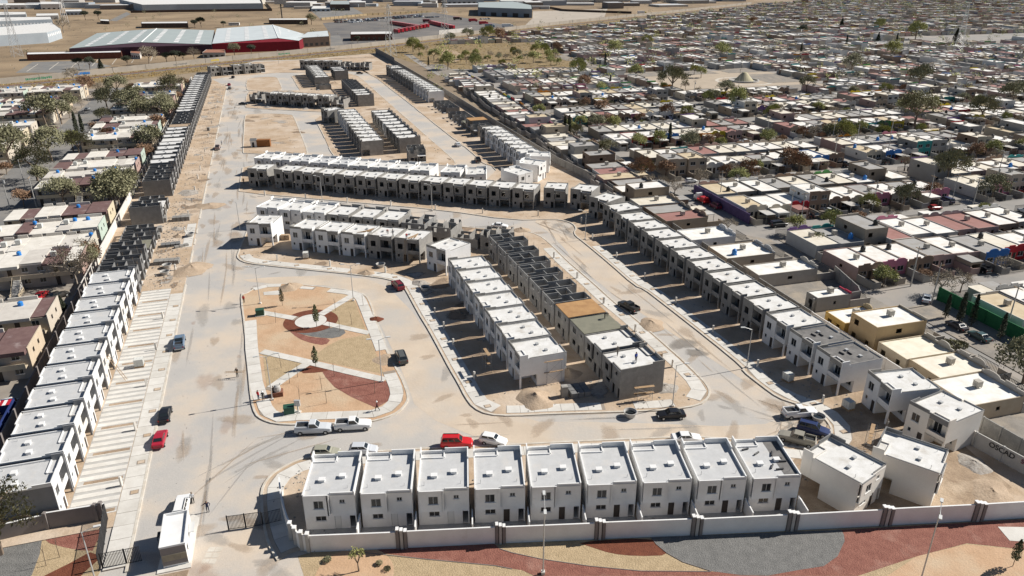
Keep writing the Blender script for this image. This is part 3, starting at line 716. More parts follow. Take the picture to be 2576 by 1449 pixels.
o = from_rear_near((-76.7,378.7), 109.3)
row(['blockfar','blockfar','blockfar']+['shell2']*6, o, 109.3, 7.0, '%s from the near end of the far right column', 'far right column')
row(['blockfar']*2+['shell2b']+['blockfar']*8+['whitefar']*5, (-80.7,495.4), -70.2, 7.05, '%s from the far end of the far right boundary row', 'far right boundary row')
for i, k in enumerate(['shell1','shell1','shell1b',None,'shell1b','shell1','shell1b','shellwet','shellply','ruin2']):
    if k: put(k, (-39.6+i*7.3*math.cos(R(-71.5))+ (i*.15), 381+i*7.9*math.sin(R(-71.5))), -71.5, '%s from far in the half-built stretch by the wall' % ordn(i), 'half-built stretch by the right wall')
row(['blockfar','whitefar','whitefar','whitefar','whitefar','whitefar','whitefar'], (-12.9,301.2), -71.5, 7.0, '%s from the far end of the upper white boundary row', 'upper white boundary row')
o = (-142.8,521.3)
row(['blockfar']*4+['ruin','ruin2','ruin'], o, -8, 6.9, '%s from the left in the farthest row', 'farthest row')
row(['blockfar','shellbeige','blockfar','blockfar','ruin'], (-189.8,486.5), 36, 7.1, '%s from the left in the far corner row', 'far corner row')
# bare deck and felt rolls on two roofs
# ---------------------------------------------------------------- neighbourhood on the right
NO = (83.3,152.2); cu, su = math.cos(R(16)), math.sin(R(16))
def XY(p, q): return (NO[0]+p*cu-q*su, NO[1]+p*su+q*cu)
def PQ(x): dx, dy = x[0]-NO[0], x[1]-NO[1]; return (dx*cu+dy*su, -dx*su+dy*cu)
sheet('neighbourhood_street', [XY(-29.5,-90),XY(700,-90),XY(900,560),XY(320,560),XY(60,520),XY(-30,430)], -.035, M['street'])
plaza = [XY(84,252),XY(180,252),XY(182,334),XY(84,334)]
grove = [XY(-30,398),XY(85,352),XY(85,560),XY(-60,560)]
wild = [XY(420,440),XY(640,440),XY(640,500),XY(420,500)]
M['lotpale'] = mat('lotpale', (.27,.245,.215), (.21,.19,.165), .3, fine=.14, col3=(.34,.29,.23), scale3=.2)
def vis(x, y, z=2.0, mx=1.08):
    dz = z-66.0; th = R(23.5); f = y*math.cos(th)-dz*math.sin(th); d = -y*math.sin(th)-dz*math.cos(th)
    if f < 5: return None
    u, v = x/f*1880/1288, d/f*1880/724.5
    return (f, u, v) if abs(u) < mx and -1.02 < v < mx else None
VST = [(-5,66.5),(74,146),(153.5,228),(236,311),(320,395),(405,480),(490,570),(580,660),(670,760)]+[(770+90*i,850+90*i) for i in range(9)]
KS = list(range(-2,30))
nlots = 0
for k in KS:
    for (pa, pb) in VST:
        c = XY((pa+pb)/2, 46*k+18)
        if not vis(*c, mx=1.25) or k > 9: continue
        if any(inside(c, z) for z in (plaza, grove)): continue
        slabpoly('block_lot', [XY(pa,46*k),XY(pb,46*k),XY(pb,46*k+36),XY(pa,46*k+36)], -.1, .08, M['lotpale'])
slabpoly('block_lot', [XY(-30.5,-80),XY(-7,-80),XY(-7,34),XY(-17,46),XY(-17,420),XY(-29,420)], -.1, .08, M['lotpale'])

# --- house templates
def facade_mesh(w, kind, h, holes=()):
    b = MB(); y0, y1 = -.02, .2; pts = []
    if kind == 0:
        pts = [(0,h),(.0,h+.35),(w*.12,h+.35),(w*.12,h+.5)]
        for i in range(9):
            t = math.pi*(1-i/8); pts.append((w*.32+w*.18*math.cos(t), h+.5+.55*math.sin(t)))
        pts += [(w*.52,h+.35),(w*.62,h+.35),(w*.62,h+.75),(w*.92,h+.75),(w*.92,h+.4),(w,h+.4),(w,h)]
    elif kind == 1:
        pts = [(0,h),(0,h+.6),(w*.2,h+.6),(w*.2,h+.9),(w*.45,h+.9),(w*.45,h+.5),(w*.55,h+.5)]
        for i in range(9):
            t = math.pi*(1-i/8); pts.append((w*.76+w*.19*math.cos(t), h+.5+.5*math.sin(t)))
        pts += [(w,h+.5),(w,h)]
    else:
        pts = [(0,h),(0,h+.4),(w*.5,h+.4),(w*.5,h+.25),(w,h+.25),(w,h)]
    n = len(pts)
    b.v = [(x,y0,z) for x, z in pts]+[(x,y1,z) for x, z in pts]
    tri = tessellate_polygon([[Vector((x,0,z)) for x, z in pts]])
    for t in tri:
        b.f.append(tuple(t)); b.f.append(tuple(i+n for i in reversed(t)))
    for i in range(n): b.f.append((i,(i+1)%n,n+(i+1)%n,n+i))
    b.m = [0]*len(b.f); b.plate((.003,-.022), (1,0), (0,-1), w-.006, 0, h, holes, .02); return b.mesh('front_facade', M['paint'])

def nb_parts(w, d, h, kind, two=False, cooler=True, tank=None, carport=False, ext=0, shed=False):
    P = []; t = .15; m = MB()
    fh = [(w*.08,w*.36,1.0,2.2),(w*.42,w*.56,0,2.1),(w*.64,w*.9,1.0,2.2)]
    if two: fh += [(w*.1,w*.38,3.7,4.9),(w*.62,w*.88,3.7,4.9)]
    m.plate((.15,0), (1,0), (0,-1), w-.3, 0, h, [(a-.15,b-.15,c,e) for a, b, c, e in fh], t)
    m.plate((0,d), (0,-1), (-1,0), d, 0, h, [(d*.4,d*.52,3.8,4.7)] if two else [(d*.5,d*.58,1.3,2.0)], t); m.plate((w,0), (0,1), (1,0), d, 0, h, [(d*.3,d*.4,3.8,4.7)] if two else [], t)
    m.plate((w-.15,d), (-1,0), (0,1), w-.3, 0, h, [(.8,1.9,1.0,2.1),(w-2.4,w-1.5,0,2.1)]+([(.9,2.1,3.7,4.8)] if two else []), t)
    m.box(.16, w-.16, .16, d-.16, 0, .1)
    P.append(('wall', m.mesh('wall', M['paint'])))
    P.append(('roof', MB().box(.152, w-.152, .152, d-.152, h-.42, h-.2).mesh('roof', M['rooftop'])))
    P.append(('front_facade', facade_mesh(w, kind, h, fh)))
    for a, b_, c, e in fh:
        if c > 0: P.append(win(a, b_, c, e, 'f', 0))
    dm = MB().box(w*.42+.02, w*.56-.02, .05, .1, .02, 2.08).box(w*.44, w*.45, .02, .05, 1.0, 1.1); P.append(('door', dm.mesh('door', M['door'])))
    if cooler:
        cx, cy = w*.55, d*.45; z = h-.2
        b = MB().box(cx-.5, cx+.5, cy-.5, cy+.5, z+.25, z+1.15).box(cx-.54, cx+.54, cy-.54, cy+.54, z+1.15, z+1.22)
        for sx in (-.42,.42):
            for sy in (-.42,.42): b.box(cx+sx-.04, cx+sx+.04, cy+sy-.04, cy+sy+.04, z-.01, z+.25)
        b.box(cx-.2, cx+.2, cy-.2, cy+.2, z, z+.25)
        P.append(('air_cooler', b.mesh('air_cooler', M['cooler'])))
    if tank:
        b = MB().lathe([(0,h+.0),(.55,h+.0),(.58,h+.5),(.55,h+.95),(.35,h+1.15),(.2,h+1.2),(.2,h+1.3),(0,h+1.3)], 12, cx=w*.25, cy=d*.75)
        b.box(w*.25-.5, w*.25+.5, d*.75-.5, d*.75+.5, h-.22, h-.005)
        P.append(('water_tank', b.mesh('water_tank', tank)))
    # front yard wall and gate
    for bx in ((-.12,.1,-5.0,-.03,0,1.75),(.1,w*.35,-5.0,-4.85,0,1.5)): P.append(('yard_wall', MB().box(*bx).mesh('yard_wall', M['paint'])))
    g_ = MB(); x = w*.35
    while x < w-.12: g_.box(x, x+.05, -4.95, -4.9, .05, 1.75); x += .28
    g_.box(w*.35, w-.1, -4.96, -4.89, 1.7, 1.78); g_.box(w*.35, w-.1, -4.96, -4.89, .1, .16)
    P.append(('gate', g_.mesh('gate', M['blackmetal'])))
    bk = MB().box(-.12, .06, d+.03, d+1.9, 0, 2.0).box(.06, w, d+1.75, d+1.9, 0, 2.0); P.append(('back_wall', bk.mesh('back_wall', M['paint'])))
    if ext:
        x0, x1 = ((.2, w*.5), (w*.45, w-.15))[ext-1]; e = MB().plate((x0+.12,-4.3), (1,0), (0,-1), x1-x0-.24, 0, 2.75, [(.3,x1-x0-.55,0,2.2)], .12).plate((x0,-.06), (0,-1), (-1,0), 4.24, 0, 2.75, [], .12).plate((x1,-4.3), (0,1), (1,0), 4.24, 0, 2.75, [], .12)
        P.append(('extension', e.mesh('extension', M['paint']), [('extension_roof', MB().box(x0-.1, x1+.1, -4.5, -.06, 2.75, 2.9).mesh('extension_roof', M['rooftop']))]))
    if shed:
        P.append(('shed', MB().box(.4, w*.45, d+.05, d+1.7, 0, 2.3).mesh('shed', M['paint'])))
    if carport:
        b = MB().box(w*.55, w-.05, -4.5, -.05, 2.35, 2.47).box(w*.56, w*.56+.1, -4.4, -4.3, 0, 2.35).box(w-.2, w-.1, -4.4, -4.3, 0, 2.35)
        P.append(('carport', b.mesh('carport', M['rooftop'])))
    return P
M['cooler'] = mat('cooler', (.50,.46,.39), (.36,.33,.29), 2.0, rough=.7)
M['bluetank'] = mat('bluetank', (.03,.20,.55), rough=.5); M['blacktank'] = mat('blacktank', (.03,.03,.03), rough=.5); M['pinktank'] = mat('pinktank', (.75,.05,.15), rough=.5)
NB = [nb_parts(6.85,11.5,3.1,0), nb_parts(6.85,12.5,3.2,1), nb_parts(6.85,11.0,3.0,2,carport=True), nb_parts(6.85,12.0,3.3,0), nb_parts(6.85,11.5,3.1,1,cooler=False,tank=M['blacktank']), nb_parts(6.85,12.6,3.2,2), nb_parts(6.85,12.2,3.1,1,carport=True), nb_parts(6.85,11.8,3.1,0,tank=M['bluetank']), nb_parts(6.85,12.4,3.2,0,carport=True), nb_parts(6.85,12.0,3.1,2,ext=1,shed=True), nb_parts(6.85,12.6,3.3,1,ext=2), nb_parts(6.85,11.6,3.0,0,ext=1,cooler=False), nb_parts(6.85,12.2,3.2,2,ext=2,shed=True), nb_parts(6.85,12.4,3.4,0,ext=2,tank=M['blacktank'])]
NB2 = [nb_parts(6.7,9.5,5.8,2,two=True), nb_parts(6.7,11.0,5.9,2,two=True,cooler=False,tank=M['blacktank'])]
WALLC = [('beige',(.46,.40,.33)),('sand',(.42,.34,.26)),('grey',(.32,.31,.295)),('pale grey',(.45,.44,.42)),('dusty pink',(.45,.32,.29)),('cream',(.56,.50,.40)),('brown',(.27,.19,.14)),('white',(.66,.65,.62))]
VIV = [('blue',(.04,.16,.45)),('teal',(.05,.30,.28)),('green',(.10,.32,.10)),('orange',(.55,.22,.03)),('yellow',(.55,.42,.03)),('crimson',(.42,.03,.04)),('purple',(.17,.10,.26)),('pink',(.52,.20,.28)),('turquoise',(.08,.38,.36))]
ROOFC = [('white',(.78,.76,.72))]*7+[('cream',(.70,.65,.55))]*3+[('grey',(.36,.35,.335))]*4+[('dull red',(.33,.17,.15))]+[('tan',(.58,.48,.33))]
cand = []      # (depth, key, loc, ang, rnd seed)
OV = []        # overrides: (pq point, dict)
def ov(pt, **k): OV.append((PQ(pt), k))
ov((100.57,171.66), two=1, roof='white', wall='grey'); ov((111.00,194.40), roof='dull red', wall='orange'); ov((119.69,187.99), roof='dull red')
ov((89.68,313.84), two=1, roof='white', wall='grey'); ov((113.76,285.43), two=1, roof='white', wall='pale grey'); ov((58.97,256.67), two=1, wall='pale grey', roof='white')
ov((70.09,200.03), wall='purple', front='purple', roof='cream'); ov((115.13,212.20), front='yellow', wall='yellow'); ov((105.42,216.11), front='pink'); ov((134.88,222.92), front='crimson', wall='orange')
ov((107.55,264.83), front='blue', wall='blue'); ov((79.90,257.39), front='turquoise'); ov((76.70,306.20), front='orange'); ov((84.97,302.51), front='yellow'); ov((46.55,291.92), front='crimson', wall='crimson')
ov((58.09,298.91), front='crimson'); ov((62.27,302.51), front='blue'); ov((70.03,303.73), front='teal'); ov((145.93,357.88), wall='yellow', front='yellow'); ov((152.74,279.88), two=1, wall='grey'); ov((185.12,305.94), two=1, wall='pale grey')
ov((211.19,361.23), wall='crimson'); ov((153.45,324.56), front='turquoise'); ov((162.49,330.18), front='yellow'); ov((143.59,316.45), front='green', wall='green'); ov((118.62,168.23), front='turquoise'); ov((124.03,172.60), front='crimson')
ov((85.82,160.82), front='pink', roof='white'); ov((90.24,161.62), wall='beige', roof='white'); ov((104.27,145.66), two=1, roof='cream', wall='pale grey'); ov((35.23,382.58), front='green'); ov((90.17,186.96), front='crimson')
ov((114.35,242.38), two=1, roof='white', wall='grey'); ov((119.72,226.67), two=1, roof='white', wall='grey'); ov((-20.46,460.91), wall='green', front='green')

def add_row(key, ang, pq0, dp, n, desc):
    for i in range(n):
        p = pq0[0]+dp[0]*i; q = pq0[1]+dp[1]*i; loc = XY(p, q)
        a = R(ang); cx = loc[0]+math.cos(a)*3.3-math.sin(a)*5; cy = loc[1]+math.sin(a)*3.3+math.cos(a)*5
        if any(inside((cx, cy), z) for z in (plaza, grove, wild)): continue
        if .798*cx-.603*cy+498.9 < 34: continue       # beyond the railway
        s = vis(cx, cy)
        if not s: continue
        cand.append((s[0], key, i, loc, ang, desc, PQ((cx, cy))))
STN = {-2:'street nearest the bottom edge'}
for k in KS:
    for bi, (pa, pb) in enumerate(VST):
        if k < 0 and bi == 0: pa = 7.5
        n = int((pb-pa-1.0)/6.95)
        if k >= -1: add_row((k,bi,'S'), 16, (pa+.6, 46*k+4.9), (6.95,0), n, ('north', k, bi))
        add_row((k,bi,'N'), 196, (pa+7.3, 46*k+31.3), (6.95,0), n, ('south', k+1, bi))
for i in range(42): 
    if 47+7.1*i > 96: add_row(('W',0,i), 106, (-17.6, 47+7.1*i), (0,7.1), 1, ('column', i, 0))
    elif i < 7: add_row(('W',0,i), 106, (-18.4, 47+7.1*i), (0,7.1), 1, ('column', i, 0))
cand.sort(key=lambda c: c[0])
def look(c):
    rnd = random.Random(hash((c[1][0] if not isinstance(c[1][0], str) else 99, c[1][1], str(c[1][2])[0] == 'S', c[2]+(c[1][2] if isinstance(c[1][2], int) else 0))) & 0xffff)
    wall = rnd.choice(WALLC); front = rnd.choice(VIV) if rnd.random() < .22 else rnd.choice(WALLC); roof = rnd.choice(ROOFC); two = rnd.random() < .07
    for pt, k in OV:
        if math.hypot(pt[0]-c[6][0], pt[1]-c[6][1]) < 4.6:
            if 'wall' in k: wall = next(w for w in WALLC+VIV if w[0] == k['wall'])
            if 'front' in k: front = next(w for w in WALLC+VIV if w[0] == k['front'])
            if 'roof' in k: roof = next(w for w in ROOFC if w[0] == k['roof'])
            two = bool(k.get('two', two))
    return rnd, wall, front, roof, two
near = cand[:300]; farc = cand[300:]
for c in near:
    rnd, wall, front, roof, two = look(c)
    tpl = rnd.choice(NB2) if two else rnd.choice(NB)
    if c[5][0] == 'column': where = '%s from the near end of the column behind the estate wall' % ordn(c[5][1])
    else: where = '%s on the %s side of the %s street, %s block' % (ordn(c[2]), c[5][0], ordn(max(0,c[5][1]+1)), ordn(c[5][2]))
    lab = ('two-storey ' if two else '')+front[0]+'-fronted '+roof[0]+'-roofed house'
    fr_c = tuple(front[1]); jit = rnd.uniform(.62, 1.0)
    js = rnd.uniform(-1.3, .7); jx, jy = -math.sin(R(c[4]))*js, math.cos(R(c[4]))*js
    place('flat_roofed_house', tpl, (c[3][0]+jx, c[3][1]+jy, .08), R(c[4]+rnd.gauss(0,.5)), lab+', '+where, 'house', 'flat-roofed houses of the neighbourhood',
          {'wall': tuple(v*jit for v in wall[1]), 'roof': roof[1], 'front_facade': fr_c, 'yard_wall': tuple(v*.8 for v in rnd.choice(WALLC)[1]), 'back_wall': (.34,.32,.30), 'carport': (.5,.48,.45), 'extension': tuple(v*.85 for v in rnd.choice(WALLC+[front])[1]), 'extension_roof': rnd.choice(ROOFC)[1], 'shed': (.33,.30,.27)},
          skip=(() if rnd.random() < .7 else ('gate',)))
# the rest of the town as one mass
def vcol_mat(name, rough=.9):
    m = bpy.data.materials.new(name); m.use_nodes = True; N = m.node_tree.nodes; a = N.new('ShaderNodeVertexColor'); a.layer_name = 'tint'
    m.node_tree.links.new(a.outputs[0], N['Principled BSDF'].inputs['Base Color']); N['Principled BSDF'].inputs['Roughness'].default_value = rough; return m
M['tint'] = vcol_mat('tinted_wall')
class VC(MB):
    def __init__(s): super().__init__(); s.c = []
    def boxr(s, loc, a, x0, x1, y0, y1, z0, z1, col, topcol=None):
        ca, sa = math.cos(a), math.sin(a); T = lambda x, y: (loc[0]+ca*x-sa*y, loc[1]+sa*x+ca*y)
        n0 = len(s.f); s.hexa([T(x0,y0),T(x1,y0),T(x1,y1),T(x0,y1)], z0, z1)
        for i in range(n0, len(s.f)): s.c.append(topcol if (topcol and i == n0+1) else col)
    def fin(s, name, label, cat):
        me = s.mesh(name, M['tint']); ca = me.color_attributes.new('tint', 'FLOAT_COLOR', 'CORNER'); buf = []
        for p, c in zip(me.polygons, s.c): buf += list((*c, 1.0))*p.loop_total
        ca.data.foreach_set('color', buf)
        o = link(bpy.data.objects.new(name, me)); return tag(o, label, cat, None, 'stuff')
vc = VC()
for c in farc:
    rnd, wall, front, roof, two = look(c)
    if rnd.random() < .5: roof = rnd.choice([('g',(.36,.35,.33)),('g',(.45,.42,.38)),('t',(.42,.35,.27)),('d',(.22,.2,.19)),('r',(.30,.18,.15))])
    h = 5.6 if two else rnd.uniform(2.9, 3.6); d = rnd.uniform(10.5, 13.5); a = R(c[4]); w = rnd.choice([6.6,6.6,5.8])
    vc.boxr(c[3], a, 0, w, 0, d, 0, h, wall[1], roof[1]); vc.boxr(c[3], a, 0, .2, 0, d, h, h+.35, wall[1]); vc.boxr(c[3], a, .2, w, -.2, .0, h-.02, h+rnd.uniform(.3,.9), front[1])
    if c[0] > 620: continue
    vc.boxr(c[3], a, w*.4, w*.4+1.1, d*.4, d*.4+1.1, h, h+1.1, (.45,.42,.36)); vc.boxr(c[3], a, -.1, .1, -4.8, -.25, 0, 1.8, wall[1]); vc.boxr(c[3], a, .1, w, -4.8, -4.6, 0, 1.6, rnd.choice(WALLC)[1])
    if rnd.random() < .5: x9 = rnd.uniform(0,3); vc.boxr(c[3], a, x9, x9+3.2, -4.4, -.25, 0, 2.7, rnd.choice(WALLC+[front])[1], rnd.choice(ROOFC)[1])
    if rnd.random() < .3: vc.boxr(c[3], a, 1, 4, d+.2, d+3, 0, rnd.uniform(2.0,2.8), rnd.choice(WALLC)[1], rnd.choice(ROOFC)[1])
vc.fin('far_town', 'dense mass of small flat-roofed houses filling the far right distance', 'houses')

# houses backing on to the estate wall, lower right
def rect_house(nl, fr_, h, name, label, wallc, roofc, frontc, kind=0, two=False, cooler=True, tank=None):
    a, b = PQ(nl), PQ(fr_); w = b[1]-a[1]; d = b[0]-a[0]
    P = nb_parts(w, d, h, kind, two, cooler, tank)
    o = XY(b[0], a[1])
    return place(name, P, (o[0], o[1], .08), R(106), label, 'house', 'houses backing on to the estate wall', {'wall': wallc, 'roof': roofc, 'front_facade': frontc, 'yard_wall': (.4,.37,.33), 'back_wall': (.36,.34,.31), 'carport': (.5,.5,.5)}, skip=('back_wall',))
be = (.46,.38,.28); oc = (.48,.34,.16); wh = (.80,.79,.75); cr = (.78,.73,.62)
rect_house((70.92,98.68), (78.96,109.57), 3.1, 'flat_roofed_house', 'flat white-roofed beige house nearest the turning head, big white cooler on its roof', be, wh, (.45,.42,.38), 1)
rect_house((70.65,107.11), (78.61,116.58), 3.1, 'flat_roofed_house', 'tan house with cream roof and scattered boards, second from the bottom right', (.50,.40,.27), cr, (.45,.42,.38), 0)
rect_house((68.25,113.51), (76.02,122.92), 3.1, 'flat_roofed_house', 'cream house with rust-stained pale roof below the two-storey ochre house', (.52,.44,.32), (.80,.75,.62), (.48,.45,.40), 0, cooler=False)
rect_house((65.94,120.79), (74.55,130.40), 5.6, 'flat_roofed_house', 'two-storey ochre house with two coolers beside the estate wall', (.47,.34,.19), wh, (.45,.40,.33), 2, True)
rect_house((63.35,127.60), (70.27,135.54), 3.1, 'flat_roofed_house', 'ochre-yellow single-storey house beside the two-storey ochre house', (.56,.36,.11), wh, (.5,.4,.25), 1)
rect_house((62.44,139.05), (69.21,144.75), 3.2, 'flat_roofed_house', 'white-roofed house inside the grey block compound with red awning', (.36,.34,.31), wh, (.45,.04,.08), 2)
rect_house((54.15,151.43), (66.95,161.62), 3.1, 'flat_roofed_house', 'wide white-roofed house with green patch and satellite dishes by the estate wall', (.42,.38,.33), wh, (.5,.47,.42), 1)
rect_house((49.84,161.62), (59.75,173.49), 3.1, 'flat_roofed_house', 'white-roofed house carrying a bright blue water tank', (.45,.38,.30), wh, (.42,.42,.42), 0, tank=M['bluetank'])
rect_house((44.40,173.85), (53.99,184.84), 3.2, 'flat_roofed_house', 'white-walled house with cooler left of the blue tank house', (.68,.68,.68), wh, (.6,.6,.6), 1)
# lone walls
def wall_run(name, pts, h, m, label, cat='wall', t=.2, panel=None, z0=0.0, cap=None, pm=None):
    r = empty(name, (pts[0][0], pts[0][1], 0)); tag(r, label, cat); o = pts[0]
    q = resample(pts, panel) if panel else pts
    if panel and math.hypot(q[-1][0]-pts[-1][0], q[-1][1]-pts[-1][1]) > .5: q.append(pts[-1])
    for a, b in zip(q, q[1:]):
        dx, dy = b[0]-a[0], b[1]-a[1]; L = math.hypot(dx, dy); nx, ny = -dy/L*t/2, dx/L*t/2
        e = .03 if panel else 0; fx, fy = dx/L*e, dy/L*e; a2 = (a[0]-o[0]+fx, a[1]-o[1]+fy); b2 = (b[0]-o[0]-fx, b[1]-o[1]-fy)
        MB().hexa([(a2[0]-nx,a2[1]-ny),(b2[0]-nx,b2[1]-ny),(b2[0]+nx,b2[1]+ny),(a2[0]+nx,a2[1]+ny)], z0-.2, h).obj('wall_panel', m, r)
        if panel:
            k = t*.75; px, py = a[0]-o[0], a[1]-o[1]
            MB().hexa([(px-k,py-k),(px+k,py-k),(px+k,py+k),(px-k,py+k)], z0-.2, h+.06).obj('wall_post', pm or m, r)
    return r
wall_run('boundary_wall', RWALL[1:4], 2.6, M['block'], 'tall grey block boundary wall at the far right corner of the estate', panel=6)
wall_run('boundary_wall', RWALL[0:2], 4.2, M['blockdark'], 'dark retaining wall at the far corner by the railway', panel=8)
wall_run('boundary_wall', RWALL[3:7], 2.6, M['block'], 'long grey block wall between the right rows and the neighbourhood', panel=6)
wall_run('boundary_wall', RWALL[6:9], 2.5, M['wallbeige'], 'beige wall behind the lower right row', panel=5)
wall_run('boundary_wall', RWALL[8:], 2.6, M['concgrey'], 'pale wall with graffiti behind the turning head houses', panel=4)
wall_run('compound_wall', [(61.80,139.32),(73.74,143.74),XY(-8,8)], 3.0, M['block'], 'grey block compound wall behind the right row near the red awning', panel=3)
wall_run('compound_wall', [(71.5,96),(78,80),(92,86)], 3.0, M['block'], 'unplastered block compound wall at the bottom right corner', panel=3)
gw = wall_run('garden_wall', [XY(5.5,-8.5),XY(5.2,-42)], 2.9, mat('greenpaint',(.03,.16,.06),(.02,.12,.05),1), 'dark green street wall with cypresses in front, lower right', panel=4)
# painted side of the purple corner plot
wall_run('street_wall', [XY(-5.3,47.2),XY(-5.3,78)], 2.9, mat('purplepaint',(.13,.09,.19),(.10,.07,.15),1), 'purple corner wall along the side street', panel=5)
# ---------------------------------------------------------------- vehicles
def wheel_parts(x, y, r=.33, w=.22):
    s = 1 if y > 0 else -1
    t = MB().tube((x, y-w/2, r), (x, y+w/2, r), r, r, 14); h = MB().tube((x, y+s*(w/2-.02), r), (x, y+s*(w/2+.015), r), r*.62, r*.55, 10)
    return ('wheel', t.mesh('wheel', M['rubber']), [('rim', h.mesh('rim', M['galv']))])
M['lamp_red'] = mat('lamp_red', (.35,.01,.01), rough=.3); M['lamp_clear'] = mat('lamp_clear', (.7,.7,.68), rough=.2)
def car_parts(kind):
    S = dict(sedan=(4.45,1.74,1.42,.92,1.0,-1.75,-.95,.28,1.0), hatch=(4.05,1.72,1.50,.95,1.1,-1.98,-1.55,.15,1.0), suv=(4.7,1.86,1.76,1.08,1.15,-2.3,-2.05,.35,1.05), van=(4.95,1.9,1.78,1.02,1.15,-2.45,-2.2,.55,1.4), pickup=(5.5,1.92,1.82,1.12,1.1,-.75,-.55,.35,1.05), crew=(5.4,1.85,1.78,1.10,1.1,-1.05,-.9,.45,1.05))[kind]
    L, W, H, zh, zt, c0, c1, c2, c3 = S; P = []; hw = W/2; pk = kind in ('pickup','crew')
    zb = .32; b = MB()
    st = [(-L/2,.50,zt-.12,.86),(-L/2+.12,.34,zt,.97),(-L/2+.9,.30,zt+.02,1.0),(c3+.02,.30,zh+.06,1.0),(L/2-.75,.30,zh-.02,.99),(L/2-.15,.34,zh-.14,.93),(L/2,.50,zh-.34,.82)]
    if pk: st[1] = (-L/2+.05,.42,zt-.02,.98); st[0] = (-L/2,.5,zt-.04,.97)
    secs = []
    for x, z0, z1, f in st:
        w = hw*f; zm = (z0+z1)/2
        secs.append([(x,-w*.9,z0),(x,-w,zm),(x,-w*.96,z1-.06),(x,-w*.86,z1),(x,w*.86,z1),(x,w*.96,z1-.06),(x,w,zm),(x,w*.9,z0)])
    n = len(b.v)
    for s in secs: b.v += s
    for i in range(len(secs)-1):
        for j in range(8):
            a = n+i*8+j; c = n+i*8+(j+1) % 8; b.f.append((a, a+8, c+8, c)); b.m.append(0)
    b.f.append(tuple(range(n, n+8))); b.f.append(tuple(reversed(range(n+8*(len(secs)-1), n+8*len(secs))))); b.m += [0,0]
    P.append(('body', b.mesh('body', M['carpaint'])))
    wb, wr = hw*.90, hw*.72; z0 = min(zh, zt)-.02
    cb = MB()
    base = [(c0,-wb),(c3,-wb*.97),(c3,wb*.97),(c0,wb)]; top = [(c1,-wr),(c2,-wr),(c2,wr),(c1,wr)]
    cb.hexa(base, z0, H, 0, top)
    P.append(('cabin', cb.mesh('cabin', M['carpaint'])))
    V = lambda p, z: Vector((p[0], p[1], z))
    def panel(nm, q, u0=.08, u1=.92, v0=.12, v1=.88):
        a, b_, c, d = q; nrm = (b_-a).cross(d-a).normalized()*.014
        f = lambda u, v: tuple((a*(1-u)+b_*u)*(1-v)+(d*(1-u)+c*u)*v+nrm)
        m = MB(); m.quad(f(u0,v0), f(u1,v0), f(u1,v1), f(u0,v1)); P.append((nm, m.mesh(nm, M['carglass'])))
    B = [V(p, max(zh, zt)+.02) for p in base]; k = (max(zh, zt)+.02-z0)/(H-z0)
    B = [Vector((base[i][0]+(top[i][0]-base[i][0])*k, base[i][1]+(top[i][1]-base[i][1])*k, max(zh, zt)+.02)) for i in range(4)]; T = [V(p, H) for p in top]
    panel('windscreen', (B[1],B[2],T[2],T[1])); panel('rear_window', (B[3],B[0],T[0],T[3]))
    sp = [(.05,.48),(.53,.95)] if kind != 'pickup' else [(.1,.92)]
    if kind in ('suv','van'): sp = [(.04,.32),(.36,.64),(.68,.96)]
    for u0, u1 in sp:
        panel('side_window', (B[0],B[1],T[1],T[0]), u0, u1); panel('side_window', (B[2],B[3],T[3],T[2]), 1-u1, 1-u0)
    for x in (L/2-.85, -L/2+.85):
        for y in (-hw+.08, hw-.08): P.append(wheel_parts(x, y, .35 if kind not in ('hatch','sedan') else .31))
    for y in (-hw*.66, hw*.66):
        m = MB().box(L/2-.14, L/2-.03, y-.18, y+.18, zh-.36, zh-.2); P.append(('headlight', m.mesh('headlight', M['lamp_clear'])))
        m = MB().box(-L/2-.02, -L/2+.05, y-.1+(.1 if y > 0 else -.1), y+.1+(.1 if y > 0 else -.1), zt-.38, zt-.14); P.append(('tail_light', m.mesh('tail_light', M['lamp_red'])))
    for bx in ((L/2-.06, L/2+.06, -hw*.8, hw*.8, .38, .52),(-L/2-.06, -L/2+.04, -hw*.82, hw*.82, .40, .54)): P.append(('bumper', MB().box(*bx).mesh('bumper', M['galv'] if pk else M['carpaint'])))
    if pk:
        m = MB(); x0, x1 = -L/2+.1, c0-.06
        m.quad((x0,-hw*.74,zt+.05),(x1,-hw*.74,zt+.05),(x1,hw*.74,zt+.05),(x0,hw*.74,zt+.05)); P.append(('bed_floor', m.mesh('bed_floor', M['blackmetal'])))
        m = MB().box(x0, x1, -hw*.9, -hw*.76, zt+.0, zt+.34).box(x0, x1, hw*.76, hw*.9, zt, zt+.34).box(x0-.02, x0+.08, -hw*.76, hw*.76, zt, zt+.33)
        P.append(('bed_side', m.mesh('bed_side', M['carpaint'])))
    if kind == 'suv':
        m = MB().box(c1+.1, c2-.1, -wr+.06, -wr+.12, H, H+.09).box(c1+.1, c2-.1, wr-.12, wr-.06, H, H+.09); P.append(('roof_rail', m.mesh('roof_rail', M['blackmetal'])))
    return P
CARP = {k: car_parts(k) for k in ('sedan','hatch','suv','van','pickup','crew')}
CN = dict(sedan='sedan_car', hatch='hatchback_car', suv='sport_utility_car', van='van', pickup='pickup_truck', crew='pickup_truck')
def car(kind, pt, ang, col, label, group=None, z=0.0):
    c = {'body': col, 'cabin': col, 'bumper': col, 'bed_side': col}
    return place(CN[kind], CARP[kind], (pt[0], pt[1], z), R(ang), label, 'pickup' if kind in ('pickup','crew') else ('van' if kind == 'van' else 'car'), group, c)
wht = (.78,.78,.77); slv = (.50,.52,.54); blk = (.015,.016,.02); gry = (.11,.115,.12)
G1 = 'vehicles parked inside the estate'
